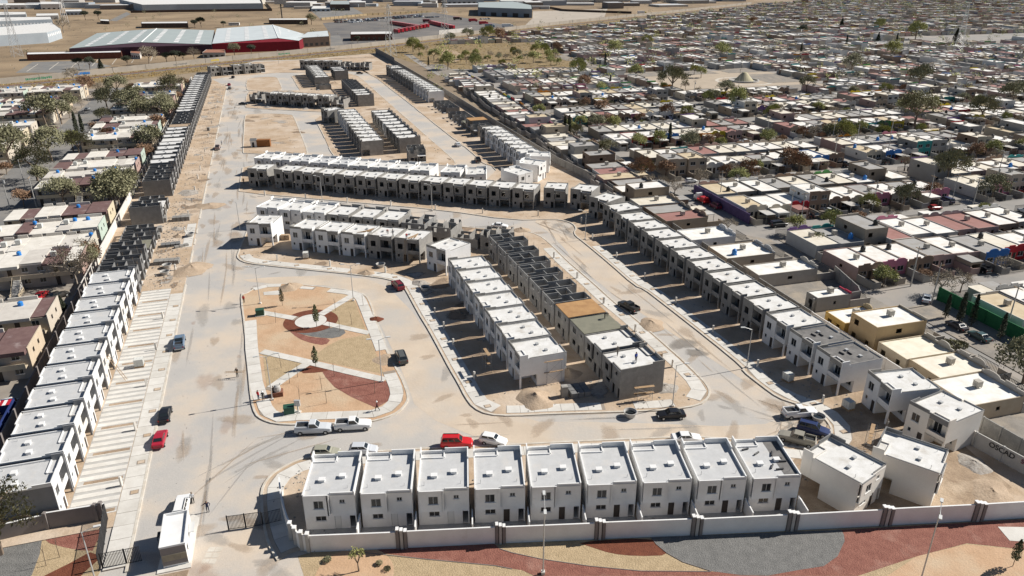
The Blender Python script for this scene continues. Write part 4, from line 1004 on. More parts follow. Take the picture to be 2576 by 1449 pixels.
car('pickup', (-62.54,124.84), 110, (.14,.20,.28), 'blue-grey pickup with loaded bed beside the striped driveways', G1)
car('sedan', (-54.85,100.39), 106, blk, 'black sedan parked at the left kerb', G1)
car('sedan', (-52.80,93.75), 104, (.38,.02,.04), 'crimson sedan parked at the left kerb behind the black one', G1)
car('suv', (-43.30,78.37), 104, wht, 'white car parked behind the gatehouse', G1)
car('pickup', (-30.40,96.45), 4, (.58,.60,.62), 'silver pickup with open bed at the bottom of the park', G1)
car('pickup', (-24.54,97.41), 5, wht, 'white pickup in front of the silver one by the park', G1)
car('hatch', (-27.13,90.39), 1, (.33,.32,.25), 'beige-grey hatchback across the street from the silver pickup', G1)
car('hatch', (-21.79,91.06), 1, (.55,.57,.60), 'silver hatchback behind the first front-row houses', G1)
car('suv', (-8.23,92.74), 1, (.55,.02,.025), 'bright red sport utility car behind the front row', G1)
car('hatch', (-2.80,93.44), -17, wht, 'white three-door hatchback beside the red car', G1)
car('sedan', (26.20,93.95), 2, wht, 'white old sedan behind the eighth front-row house', G1)
car('sedan', (25.12,100.39), 184, blk, 'black sedan by the round concrete tank', G1)
car('pickup', (45.69,100.84), 8, wht, 'white pickup at the entrance of the turning head', G1)
car('suv', (46.09,96.13), -28, (.03,.045,.12), 'dark blue car squeezed between two pickups at the turning head', G1)
car('crew', (42.71,93.75), 152, (.30,.28,.23), 'sandy crew-cab pickup with loaded bed at the turning head', G1)
car('suv', (-20.05,119.14), 108, (.10,.105,.10), 'dark grey estate car driving past the park', G1)
car('suv', (-25.28,151.90), 118, (.20,.025,.035), 'maroon sport utility car at the park corner', G1)
car('crew', (24.21,140.70), 122, (.03,.03,.028), 'black crew-cab pickup on the street right of the half-built column', G1)
car('sedan', (-3.35,192.85), -10, wht, 'white sedan with raised boot near the grey row', G1)
car('crew', (-113.81,286.59), 106, (.30,.22,.20), 'white and maroon pickup on the long left street', G1)
car('sedan', (-136.30,384.64), 10, blk, 'black sedan beside the far grey row', G1)
car('sedan', (-161.27,436.91), 106, gry, 'dark car second in the far left street', G1)
car('sedan', (-166.15,450.15), 106, (.25,.03,.05), 'red-brown car in the far left street', G1)
car('hatch', (-174.43,481.20), 100, blk, 'black car at the far left end of the estate', G1)
car('hatch', (-21.41,291.60), 108, (.62,.64,.66), 'silver-white hatchback on the upper right street', G1)
car('pickup', (-12.38,266.66), 100, blk, 'black pickup by the upper turning head', G1)
car('sedan', (-98.66,499.96), -5, blk, 'black sedan near the farthest row', G1)
G2 = 'vehicles parked in the neighbouring streets'
car('sedan', (-101.13,146.56), 100, (.60,.02,.03), 'bright red car by the stairs of the left apartments', G2)
car('sedan', (-97.49,146.56), 60, (.06,.055,.05), 'dark brown car beside the bright red one', G2)
car('sedan', (-93.93,140.52), 100, (.25,.32,.40), 'pale blue car behind the evergreen bush', G2)
car('van', (-80.85,102.79), 40, (.62,.62,.60), 'silver minivan with roof bars at the left edge', G2)
car('van', (72.72,193.95), 16, (.02,.022,.03), 'dark minivan at the purple wall corner', G2)
car('suv', (59.71,211.02), 106, (.18,.03,.06), 'maroon car beside the purple wall', G2)
car('crew', (87.58,202.51), 110, (.20,.17,.14), 'brown pickup parked in a yard by the dark minivan', G2)
car('sedan', (91.28,206.57), 110, (.60,.62,.62), 'silver sedan in the yard beside the brown pickup', G2)
car('suv', (84.74,202.51), 110, (.03,.03,.03), 'black car in the yard beside the brown pickup', G2)
car('sedan', (88.27,145.01), 60, (.58,.60,.62), 'silver sedan at the corner of the green wall', G2)
car('sedan', (87.53,131.92), 106, (.06,.055,.06), 'dark sedan by the cypresses at the green wall', G2)
car('sedan', (89.37,127.37), 106, (.06,.10,.10), 'dark green sedan at the end of the green wall', G2)
car('pickup', (66.51,346.51), 100, (.55,.62,.70), 'pale blue pickup in the side street among the houses', G2)
car('hatch', (187.24,327.42), 16, wht, 'white car in front of the two-storey grey house far right', G2)
car('sedan', (139.30,239.76), 106, (.6,.6,.6), 'pale car glinting beside the tree on the right cross street', G2)
car('sedan', (85.70,189.59), 106, (.5,.5,.5), 'light car hidden behind the grey-roofed house', G2)
car('sedan', (-207.61,369.88), 100, (.35,.37,.38), 'grey car on the left neighbourhood street', G2)
car('sedan', (-195.22,316.83), 15, (.06,.09,.16), 'dark blue car under the palm on the left', G2)
car('sedan', (-198.84,324.10), 15, (.12,.05,.06), 'dark red car next to the dark blue one under the palm', G2)
# red tow truck
tk = empty('tow_truck', (57.07,217.05), R(110)); tag(tk, 'red and white tow truck parked at the street corner', 'truck', G2)
b = MB().box(1.0, 2.7, -1.05, 1.05, .55, 1.5).hexa([(1.0,-1.0),(2.2,-1.0),(2.2,1.0),(1.0,1.0)], 1.5, 2.4, 0, [(1.05,-.9),(1.9,-.9),(1.9,.9),(1.05,.9)]); o = b.obj('cab', M['carpaint'], tk); o.color = (.75,.74,.72,1)
o = MB().box(-3.2, .95, -1.1, 1.1, .6, .95).box(-2.6,-.2,-.9,.9,.95,1.9).obj('bed', M['carpaint'], tk); o.color = (.5,.03,.03,1)
MB().tube((-2.0,0,1.9),(-3.4,0,2.9),.12,.1,6).obj('boom', M['blackmetal'], tk)
for x in (1.9, -2.2):
    for y in (-.95, .95):
        p = wheel_parts(x, y, .45, .28); w_ = part('wheel', p[1], tk); part('rim', p[2][0][1], w_)

# ---------------------------------------------------------------- apartment rows on the left
M['maroon'] = mat('maroon', (.185,.115,.105), (.145,.085,.08), .8, fine=.1, col3=(.32,.25,.235), scale3=.4, lo3=.58, hi3=.75)
M['aptcream'] = mat('aptcream', (.62,.52,.38), (.54,.45,.33), .6, fine=.05)
M['aptroof'] = mat('aptroof', (.74,.70,.63), (.64,.60,.53), .5, fine=.07, col3=(.50,.42,.34), scale3=.3, lo3=.6, hi3=.75)
M['aptroof2'] = mat('aptroof2', (.62,.58,.52), (.52,.48,.43), .5, fine=.06)
sheet('left_neighbourhood_ground', [L19(-40,12.2),L19(400,12.2),L19(400,160),L19(120,160),L19(-40,80)], -.03, mat('leftground', (.30,.27,.235), (.24,.21,.18), .2, fine=.1, col3=(.36,.30,.23), scale3=.08))
sheet('left_street', [L19(60,40),L19(400,40),L19(400,57),L19(60,57)], -.02, M['asphalt'])
for x0 in (135,203,271,339): sheet('parking_court', [L19(x0,12.6),L19(x0+18,12.6),L19(x0+18,40),L19(x0,40)], -.02, M['asphalt'])
def apt_parts(Lw, dep, h, seed, stairs):
    rnd = random.Random(seed); P = []; m = MB(); t = .18; holes = []; n = int(Lw/3.0)
    for i in range(n):
        x = .6+i*3.0
        for z in (0, 2.75):
            holes.append((x, x+1.3, z+1.0, z+2.1) if i % 3 else (x+.2, x+1.1, z, z+2.1))
    m.plate((t,0), (1,0), (0,-1), Lw-2*t, 0, h, [(a-t,b,c,d) if False else (a-t,b-t,c,d) for a, b, c, d in holes if b < Lw-.4], t)
    m.plate((0,dep), (0,-1), (-1,0), dep, 0, h, [], t)
    m.plate((Lw-t,dep), (-1,0), (0,1), Lw-2*t, 0, h, [], t)
    m.box(t+.01, Lw-t-.01, t+.01, dep-t-.01, 2.5, 2.7)
    P.append(('wall', m.mesh('wall', M['paint'])))
    e = MB().plate((Lw,0), (0,1), (1,0), dep, 0, h+.5, [(dep*.25,dep*.25+.9,1.0,2.0),(dep*.25,dep*.25+.9,3.6,4.6),(dep*.6,dep*.6+.9,3.6,4.6)], t)
    P.append(('end_wall', e.mesh('end_wall', M['paint'])))
    x = 0
    while x < Lw-1:
        w = min(rnd.choice([3.0,3.6,4.4,6.0]), Lw-x)
        if Lw-x-w < 2.5: w = Lw-x
        off = rnd.choice([0,-.9,.4,-.4]); rm = rnd.choice([M['aptroof']]*6+[M['maroon']]*3+[M['aptroof2']]*3)
        z = h+rnd.uniform(-.25,.25)
        P.append(('roof_section', MB().box(x+.03, x+w-.03-(.2 if x+w >= Lw-.1 else 0), off-.3, dep+.15, h-.3, z+.2).mesh('roof_section', rm)))
        if rnd.random() < .75: P.append(('roof_parapet', MB().box(x+.3, x+w-.6, dep-.35, dep-.05, z+.2, z+.95).mesh('roof_parapet', M['aptroof2'])))
        if rnd.random() < .3: P.append(('air_cooler', MB().box(x+1, x+2.1, dep*.4, dep*.4+1.1, z+.4, z+1.4).box(x+1.2,x+1.9,dep*.4+.2,dep*.4+.9,z+.2,z+.4).mesh('air_cooler', M['plastic'])))
        if rnd.random() < .3: P.append(('water_tank', MB().lathe([(0,z+.2),(.5,z+.2),(.5,z+.9),(.2,z+1.1),(0,z+1.1)], 10, cx=x+3, cy=dep*.7).mesh('water_tank', M['bluetank'])))
        x += w
    for a, b_, c, d in holes:
        if b_ >= Lw-.4: continue
        if d-c < 1.5: P.append(win(a, b_, c, d, 'f', 0))
        else: P.append(('door', MB().box(a+.02, b_-.02, .05, .1, c+.02, d-.02).box(a+.06,a+.1,.02,.05,c+1,c+1.1).mesh('door', M['door'])))
    P.append(('walkway', MB().box(.4, Lw-.6, -1.3, -.01, 2.52, 2.66).box(.4, Lw-.6, -1.3, -1.2, 2.66, 3.5).mesh('walkway', M['aptcream'])))
    if stairs:
        s = MB(); k = 12; xs = Lw*.45
        for i in range(k): s.box(xs, xs+1.5, -1.31-.38*(k-i), -1.31-.38*(k-i-1)+.02, 0, .21*(i+1))
        P.append(('stairs', s.mesh('stairs', M['concgrey'])))
        s = MB()
        for xx in (xs-.12, xs+1.52): s.quad((xx,-5.9,.0),(xx+.1,-5.9,.0),(xx+.1,-1.32,3.3),(xx,-1.32,3.3)); s.hexa([(xx,-5.9),(xx+.1,-5.9),(xx+.1,-1.32),(xx,-1.32)],0,.9)
        P.append(('stair_wall', s.mesh('stair_wall', M['aptcream'])))
    return P
APT = [apt_parts(24.4, 9.2, 5.3, s, s % 2 == 0) for s in range(10)]
ci = 0
ends = [(.58,.48,.36),(.56,.50,.42),(.42,.30,.26),(.56,.52,.44),(.46,.54,.47),(.60,.52,.38)]
walls = [(.44,.40,.36),(.50,.44,.34),(.40,.37,.35),(.46,.42,.40)]
for mI in range(-1, 5):
    for sI, dx in enumerate((0, 10.4, 23.2, 37.0)):
        x0 = 87+67.7*mI+dx
        if x0 < 36 or x0 > 372: continue
        for col_, (yl, nm) in enumerate(((37.0,'beside the estate wall'),(86,'across the left street'),(112,'two streets left'))):
            lo = L19(x0, yl)
            if col_ == 2 and x0 < 250: continue
            if not (vis(*L19(x0, yl-23)) or vis(*L19(x0, yl-12))): continue
            st = sI == 0
            tp = APT[(0,2,4,6,8)[ci % 5]] if st else APT[(1,3,5,7,9)[ci % 5]]
            place('apartment_row', tp, (lo[0], lo[1], 0), R(17.7), 'two-storey apartment row with patched flat roof, %s from the front %s' % (ordn((mI+1)*4+sI-1), nm), 'apartment building', 'apartment rows on the left', {'wall': walls[ci % 4], 'end_wall': ends[ci % 6]})
            ci += 1
wall_run('boundary_wall', [L19(-1,11.75),L19(80,11.75)], 2.5, M['taupe'], 'dark taupe wall behind the finished left houses', panel=3.5)
wall_run('boundary_wall', [L19(80,11.75),L19(160,11.75)], 2.5, M['wallbeige'], 'pale rendered wall behind the half-built left houses', panel=3.5)
wall_run('boundary_wall', [L19(160,11.75),L19(417,11.75)], 2.5, M['concgrey'], 'long wall with pale posts behind the far left houses', panel=3.5, pm=M['white'])
wall_run('left_yard_wall', [L19(31,19),L19(31,12.6),L19(20,12.6)], 2.6, mat('navy',(.02,.04,.16),(.015,.03,.12),1), 'deep blue street front with red awning on the left edge')
aw = empty('awning', L19(30.2,15), R(17.7)); tag(aw, 'red and white striped awning over the deep blue front', 'awning')
for i in range(12): MB().box(-3.6+i*.5, -3.6+i*.5+.48, -1.5, .2, 2.75, 2.8).obj('awning_strip', M['red'] if i % 2 else M['white'], aw)

# ---------------------------------------------------------------- railway, industry
rail = [(-420,322),(-304,455),(-267,497),(-203,578),(-130,663),(-39,793),(61,935),(207,1118),(420,1400)]
sheet('railway_verge', offset_line(rail, 3)+offset_line(rail, -40)[::-1], -.028, M['verge'])
sheet('industrial_ground', [(-900,300)]+offset_line(rail, 1)+[(900,2400),(-1500,2400)], -.045, M['scrub'])
strip('rail_ballast', offset_line(rail, -13), 5.0, -.2, .35, M['blockdark'])
for d in (-12.3, -13.7): strip('rail', offset_line(rail, d), .12, .34, .52, M['brick'])
wall_run('railway_wall', rail[1:], 3.4, mat('railwall',(.44,.39,.33),(.36,.32,.27),.15,fine=.06), 'long pale wall with graffiti along the railway', panel=22, t=.3)
gr = empty('graffiti', (-262,502.5,0)); tag(gr, 'blue and green spray-painted tags on the railway wall', 'graffiti')
def tagon(i0, t, z0, z1, w, m, nm):
    a, b = rail[i0], rail[i0+1]; dx, dy = b[0]-a[0], b[1]-a[1]; L = math.hypot(dx, dy); p = (a[0]+dx*t, a[1]+dy*t); nx, ny = dy/L, -dx/L; ux, uy = dx/L, dy/L
    mm = MB(); rnd = random.Random(i0*7+int(t*100)); x = 0
    while x < w:
        k = rnd.uniform(.7,1.3); q0 = (p[0]+ux*x+nx*.16, p[1]+uy*x+ny*.16); q1 = (p[0]+ux*(x+k*.75)+nx*.16, p[1]+uy*(x+k*.75)+ny*.16)
        a0, a1 = z0+rnd.uniform(0,.4), z1-rnd.uniform(0,.4)
        mm.quad((q0[0]-262*0+262,q0[1]-502.5,a0),(q1[0]+262,q1[1]-502.5,a0+.1),(q1[0]+262,q1[1]-502.5,a1),(q0[0]+262,q0[1]-502.5,a1-.1)); x += k
    mm.obj(nm, m, gr)
for a in [(1,.25,.5,2.2,14,mat('spray_green',(.05,.22,.12)),'green_tag'),(1,.75,.8,2.6,9,mat('spray_blue',(.03,.20,.55)),'blue_tag'),(2,.5,.5,2.0,10,M['blockdark'],'black_tag'),(2,.78,.6,2.4,6,mat('spray_yellow',(.6,.45,.03)),'yellow_tag'),(3,.3,.5,2.0,10,mat('spray_green',(.05,.22,.12)),'green_tag'),(3,.7,.5,2.2,8,M['blockdark'],'black_tag')]: tagon(*a)

def gable(name, fl, fR, fr_, bl, bR, br, he, hr, wallm, roofm, label, ribs=6, ridge=True, skyl=True):
    o = empty(name, (fl[0], fl[1], 0)); tag(o, label, 'warehouse'); T = lambda p, z: (p[0]-fl[0], p[1]-fl[1], z)
    w = MB()
    w.quad(T(fl,-.2),T(fr_,-.2),T(fr_,he),T(fl,he)); w.v += [T(fl,he),T(fr_,he),T(fR,hr)]; n = len(w.v); w.f.append((n-3,n-2,n-1)); w.m.append(0)
    w.quad(T(fr_,-.2),T(br,-.2),T(br,he),T(fr_,he)); w.quad(T(bl,-.2),T(fl,-.2),T(fl,he),T(bl,he)); w.quad(T(br,-.2),T(bl,-.2),T(bl,he),T(br,he)); w.v += [T(br,he),T(bl,he),T(bR,hr)]; n = len(w.v); w.f.append((n-3,n-2,n-1)); w.m.append(0)
    w.obj('wall', wallm, o)
    r = MB(); r.quad(T(fl,he+.3),T(fR,hr+.3),T(bR,hr+.3),T(bl,he+.3)); r.quad(T(fR,hr+.3),T(fr_,he+.3),T(br,he+.3),T(bR,hr+.3)); rr = r.obj('roof', roofm, o)
    c = MB(); c.tube(T(fR,hr+.35),T(bR,hr+.35),.35,.35,5); c.obj('ridge_cap', M['white'], rr)
    if skyl:
        for side, (A, A2) in enumerate(((fl,bl),(fr_,br))):
            for k in range(3):
                t = (k+.6)/3.3; m = MB()
                for q in range(9):
                    s0 = .06+q*.1
                    def PP(s, t_): 
                        f0 = (A[0]+(fR[0]-A[0])*t_, A[1]+(fR[1]-A[1])*t_); b0 = (A2[0]+(bR[0]-A2[0])*t_, A2[1]+(bR[1]-A2[1])*t_)
                        return T((f0[0]+(b0[0]-f0[0])*s, f0[1]+(b0[1]-f0[1])*s), he+(hr-he)*t_+.4)
                    m.quad(PP(s0,t),PP(s0,t+.07),PP(s0+.065,t+.07),PP(s0+.065,t))
                m.obj('skylight_strip', M['white'], rr)
    return o
gable('warehouse', (-332.40,585.71), (-289.53,611.80), (-236.66,616.24), (-379.07,718.81), (-335.58,745.19), (-283.81,751.40), 7, 9, mat('aubergine',(.06,.03,.045),(.05,.025,.035),.3), M['tinroof'], 'huge low warehouse with grey-green metal roof and dark purple front')
gable('warehouse', (-237.46,619.71), (-192.05,645.18), (-175.18,644.49), (-287.63,768.72), (-239.08,789.59), (-180.67,696.43), 7.2, 9.2, mat('crimsonmetal',(.20,.012,.022),(.16,.01,.018),.3), M['tinroof2'], 'pale-roofed warehouse with crimson front wall beside the larger one')
def blockb(name, pts, h, wallm, roofm, label, cat='building', extras=None):
    o = empty(name, (pts[0][0], pts[0][1], 0)); tag(o, label, cat); q = ccw([(p[0]-pts[0][0], p[1]-pts[0][1]) for p in pts]); n = len(q)
    w = MB()
    for i in range(n): a, b = q[i], q[(i+1) % n]; w.quad((*a,-.3),(*b,-.3),(*b,h),(*a,h))
    w.obj('wall', wallm, o)
    c = (sum(p[0] for p in q)/n, sum(p[1] for p in q)/n); ins = [(p[0]+(c[0]-p[0])*.02, p[1]+(c[1]-p[1])*.02) for p in q]
    slabpoly('roof', [(p[0], p[1]) for p in ins], h-.35, h-.15, roofm, o)
    if extras:
        i, k, z0, z1, mm = extras; a, b = q[i], q[(i+1) % n]; dx, dy = b[0]-a[0], b[1]-a[1]; L = math.hypot(dx, dy); nx, ny = dy/L*.1, -dx/L*.1
        for t in range(k):
            u0, u1 = (t+.25)/k, (t+.75)/k
            m = MB(); m.hexa([(a[0]+dx*u0+nx,a[1]+dy*u0+ny),(a[0]+dx*u1+nx,a[1]+dy*u1+ny),(a[0]+dx*u1-nx,a[1]+dy*u1-ny),(a[0]+dx*u0-nx,a[1]+dy*u0-ny)], z0, z1); m.obj('window', mm, o)
    return o
br_ = mat('rust', (.17,.07,.045), (.13,.05,.035), .5); bg_ = mat('bluegrey', (.40,.44,.47), (.35,.39,.42), .1); dk_ = mat('darkbrown', (.10,.07,.055), (.08,.055,.045), .3)
blockb('warehouse_wing', [(-181.03,663.14),(-158.47,680.80),(-172.93,739.64),(-187.62,723.01)], 8.0, dk_, M['tinroof2'], 'dark brown end block of the crimson warehouse', extras=(0,6,1.2,3.2,M['glass']))
blockb('long_shed', [(-356.70,571.52),(-294.17,586.58),(-299.71,598.61),(-363.72,583.87)], 4.6, br_, M['white'], 'long rust-brown shed with white roof edge by the car park')
sheet('car_park', [(-325.42,505.40),(-290.21,506.77),(-278.97,540.39),(-312.87,571.52),(-349.26,564.69)], .0, M['asphalt'])
for k in range(7): strip('parking_line', [(-329.33,518.00) if False else (((-322.18,512.33))[0]+k*9.5, ((-322.18,512.33))[1]+k*9.5), (((-337.95,552.28))[0]+k*9.5, ((-337.95,552.28))[1]+k*9.5)], .5, .002, .008, M['kerb'])
blockb('factory', [(-442.01,674.82),(-417.10,705.80),(-430.06,751.13),(-480.36,826.29),(-499.29,766.00)], 9, bg_, M['roofwhite'], 'big pale blue-grey factory at the left edge', extras=(1,8,5.0,7.0,M['white']))
blockb('factory_wing', [(-521.14,800.78),(-482.59,831.58),(-507.09,872.49),(-560.15,862.85)], 12, bg_, M['roofwhite'], 'white-roofed upper wing of the left factory', extras=(0,16,7,9,M['white']))
blockb('plant_building', [(-496.91,1188.07),(-379.76,1217.15),(-439.18,1395.94),(-662.44,1348.87),(-542.75,1170.57)], 10, bg_, M['roofwhite'], 'long grey plant building with banded windows at the top', extras=(1,14,4,7,M['glass']))
strip('boundary_wall_far', [(-549.90,1146.90),(-488.36,1167.13),(-360.40,1195.21),(-429.34,1395.94)], .5, -.2, 3.2, dk_, None, kind=None)
tag(bpy.data.objects['boundary_wall_far'], 'dark brown wall in front of the long plant building', 'wall'); bpy.data.objects['boundary_wall_far'].name = 'plant_wall'
blockb('office_block', [(-409.41,872.49),(-360.10,878.37),(-369.75,902.68),(-419.99,896.48)], 5, dk_, M['roofconc'], 'low dark office row behind the warehouse, dome on top', extras=(0,10,1,3,M['glass']))
blockb('office_block', [(-285.77,930.54),(-240.24,930.54),(-247.06,957.77),(-292.50,953.12)], 5, dk_, M['roofwhite'], 'low dark shed row behind the crimson warehouse', extras=(0,9,1,3,M['glass']))
blockb('shop_building', [(-148.69,723.01),(-111.29,729.85),(-115.55,757.01),(-153.99,751.13)], 6.0, br_, M['roofconc'], 'brown shop building with pale roof by the truck yard', extras=(0,8,.5,3.2,M['glass']))
blockb('storage_building', [(-275.15,1206.08),(-245.31,1206.08),(-269.93,1326.48),(-298.87,1317.73)], 9, dk_, M['tinroof'], 'square brown building at the top of the walled yard', extras=(0,3,.5,4,M['glass']))
blockb('long_grey_hall', [(-46.48,1084.15),(26.41,1041.31),(28.17,1137.04),(1.77,1255.52),(-52.35,1224.64)], 11, mat('slate',(.24,.28,.32),(.21,.25,.29),.1), M['tinroof'], 'long slate-grey industrial hall right of the truck yard', extras=(0,5,.2,5,M['blackmetal']))
blockb('distribution_hall', [(-110.58,1358.03),(-60.93,1372.01),(-64.62,1456.84),(-115.08,1446.33)], 9, bg_, M['tinroof'], 'pale grey hall at the top edge right of centre', extras=(0,6,.5,5,M['glass']))
SH = [((-658.74,1019.78),(-632.31,1033.14),(-662.69,1084.15),(-699.18,1084.15),5,'long low white-roofed shed at the left edge'),((-728.01,1232.22),(-700.69,1239.90),(-741.29,1313.40),(-774.88,1313.40),8,'blue-fronted hall with arched doorway far left'),((-600.75,1001.65),(-578.37,1011.93),(-602.43,1055.22),(-628.16,1049.61),5,'low grey shed row beside the water tower'),((-615.47,1096.16),(-596.36,1102.26),(-619.90,1146.90),(-639.63,1140.31),5,'white-roofed long shed right of the water tower'),((-797.04,1239.90),(-761.16,1247.66),(-795.24,1304.81),(-837.82,1304.81),6,'long roofs at the upper left edge'),((-488.62,939.45),(-473.53,930.54),(-487.31,957.77),(-499.89,962.46),3.5,'brown hut alone on the open scrub'),((-297.75,1181.01),(-271.14,1188.07),(-286.17,1255.52),(-314.71,1263.48),4,'row of white roofed stalls by the square brown building'),((-288.55,589.31),(-278.31,582.07),(-284.13,596.73),(-294.12,602.41),4,'small red-roofed cabin among trees by the railway wall'),((-234.25,589.31),(-217.18,589.31),(-225.19,612.11),(-239.57,612.11),4,'terracotta roofed house by the railway wall')]
for i, (a, b, c, d, hh, lb) in enumerate(SH):
    blockb('industrial_shed' if i < 7 else 'small_house', [a,b,c,d], hh, (bg_, M['wallbeige'], M['concgrey'])[i % 3] if i != 5 else dk_, M['roofwhite'] if i < 7 else mat('terracotta',(.36,.17,.11),(.30,.14,.09),.6), lb, extras=(0,4,.5,2.2,M['glass']))
sheet('truck_yard', [(-226.50,946.24),(-118.40,1170.57),(-15.30,934.97),(13.99,892.39),(-55.03,784.60),(-109.64,725.73),(-156.16,674.82),(-184.83,800.78)], .0, M['asphaltdark'])
sheet('walled_yard', [(-296.71,1181.01),(-242.35,1006.77),(-201.15,1096.16),(-268.06,1326.48),(-304.16,1224.64)], .0, M['asphalt'])
sheet('pale_yard', [(27.26,1038.57),(14.15,902.68),(61.98,957.77),(120,1035),(150,1250),(31.08,1188.07)], .0, mat('paleyard',(.46,.40,.33),(.40,.35,.29),.05,fine=.1))
sheet('access_road', [(-502.95,986.60),(-490.05,981.67),(-537.77,1120.97),(-567.18,1170.57)], .0, M['asphalt'])
sheet('access_road', [(-156.77,674.82),(-148.23,689.36),(-172.10,784.60),(-179.48,776.74)], .01, M['asphalt'])
wall_run('yard_fence_wall', [(-241.16,1001.65),(-200.07,1090.12),(-117.39,1160.31)], 2.6, mat('ochrewall',(.44,.34,.20),(.36,.27,.16),.2), 'striped ochre wall above the truck yard', panel=9, t=.5, pm=M['blackmetal'])
wall_run('truck_yard_wall', [(-70.92,766.00),(-39.82,804.09),(-45,815)], 6, M['wallbeige'], 'pale panel wall at the lower edge of the truck yard', panel=12)
wall_run('yard_wall', [(32.02,1224.64),(59.77,1263.48),(76.45,1188.07),(170,1130)], 3.0, dk_, 'brown wall round the pale open yard', panel=15)
# cars and trucks in the yard
YC = [((-210.32,950.82),(-197.90,964.82)),((-192.91,950.82),(-180.15,967.20)),((-199.51,981.67),(-187.34,999.11)),((-178.76,976.80),(-166.59,991.56)),((-183.37,1006.77),(-168.86,1027.75)),((-181.30,994.07),(-169.20,1011.93)),((-169.57,1019.78),(-157.87,1038.57)),((-150.57,1019.78),(-136.69,1038.57)),((-153.53,1046.83),(-140.28,1066.61)),((-134.85,1038.57),(-118.24,1055.22)),((-137.44,1066.61),(-122.36,1084.15)),((-111.82,1038.57),(-96.23,1049.61)),((-217.30,981.67),(-208.12,996.58)),((-39.68,1006.77),(-27.30,1011.93))]
rc = random.Random(5)
for i, (a, b) in enumerate(YC):
    L = math.hypot(b[0]-a[0], b[1]-a[1]); n = int(L/3.0); an = math.degrees(math.atan2(b[1]-a[1], b[0]-a[0]))+90
    for k in range(2*n):
        t = (k//2+.5)/n; kd = rc.choice(['sedan','hatch','suv','sedan'])
        col = rc.choice([wht, slv, blk, gry, (.05,.06,.1), (.2,.2,.2), (.1,.02,.02)])
        place(CN[kd], CARP[kd][:4], (a[0]+(b[0]-a[0])*t+(k % 2)*5.2*math.cos(R(an)), a[1]+(b[1]-a[1])*t+(k % 2)*5.2*math.sin(R(an)), 0), R(an), '%s in the %s row of the far car park, %s along' % (kd if kd != 'suv' else 'tall car', ordn(i), ordn(k)), 'car', 'cars in the far car park', {'body': col, 'cabin': col})
def lorry_parts(Lb, colm):
    P = [('trailer', MB().box(-Lb/2, Lb/2-2.6, -1.25, 1.25, .9, 3.9).mesh('trailer', M['carpaint'])), ('cab', MB().box(Lb/2-2.3, Lb/2, -1.2, 1.2, .5, 1.8).hexa([(Lb/2-2.3,-1.2),(Lb/2,-1.2),(Lb/2,1.2),(Lb/2-2.3,1.2)],1.8,3.0,0,[(Lb/2-2.3,-1.1),(Lb/2-.6,-1.1),(Lb/2-.6,1.1),(Lb/2-2.3,1.1)]).mesh('cab', M['carpaint'])), ('roof_panel', MB().box(-Lb/2+.05, Lb/2-2.65, -1.2, 1.2, 3.9, 3.96).mesh('roof_panel', colm))]
    for x in (-Lb/2+1.2, -Lb/2+2.4, Lb/2-1.2):
        for y in (-1.1, 1.1): P.append(wheel_parts(x, y, .5, .3))
    return P
LP = lorry_parts(11, mat('pinkroof', (.62,.25,.27))); LPW = lorry_parts(13, M['white'])
red_ = (.42,.015,.03)
for rk, (a, b, n) in enumerate( [((-139.28,923.96),(-107.64,872.49),14),((-118.87,809.11),(-96.24,882.33),9),((-94.71,930.54),(-66.48,862.85),12)]):
    an = 130
    for i in range(n):
        t = i/(n-1); place('red_lorry', LP, (a[0]+(b[0]-a[0])*t, a[1]+(b[1]-a[1])*t, 0), R(an), 'red lorry, %s from the left in the %s rank of the far truck yard' % (ordn(i), ordn(rk)), 'lorry', 'red lorries in ranks', {'trailer': red_, 'cab': red_})
for pt, an, col, lb in [((-102.50,957.77),0,(.12,.02,.03),'dark red lorry standing alone in the truck yard'),((-68.66,999.11),0,(.05,.035,.03),'black lorry standing alone in the truck yard'),((-47.73,969.58),20,red_,'red delivery lorry near the grey hall'),((-33.22,923.96),20,red_,'red delivery lorry with pale roof by the blue trailer'),((-24.69,882.33),0,(.25,.35,.42),'pale blue trailer near the yard wall'),((-5.03,882.33),15,wht,'white trailer by the yard wall')]:
    place('lorry', LPW if col == wht else LP, (pt[0], pt[1], 0), R(an), lb, 'lorry', None, {'trailer': col, 'cab': col})
place('lorry', LPW, (*(183.62,1124.18), 0), R(10), 'white articulated lorry with yellow cab on the far road', 'lorry', None, {'trailer': wht, 'cab': (.6,.5,.03)})
place('coach', [('body', MB().box(-6,6,-1.25,1.25,.4,3.2).mesh('body', M['white'])),('window_band', MB().box(-5.7,5.7,-1.27,1.27,1.6,2.5).mesh('window_band', M['glass'])),wheel_parts(-3.5,1.1,.5),wheel_parts(3.8,1.1,.5),wheel_parts(-3.5,-1.1,.5),wheel_parts(3.8,-1.1,.5)], (*(-319.48,908.97),0), R(5), 'white coach parked behind the pale-roofed warehouse', 'bus')
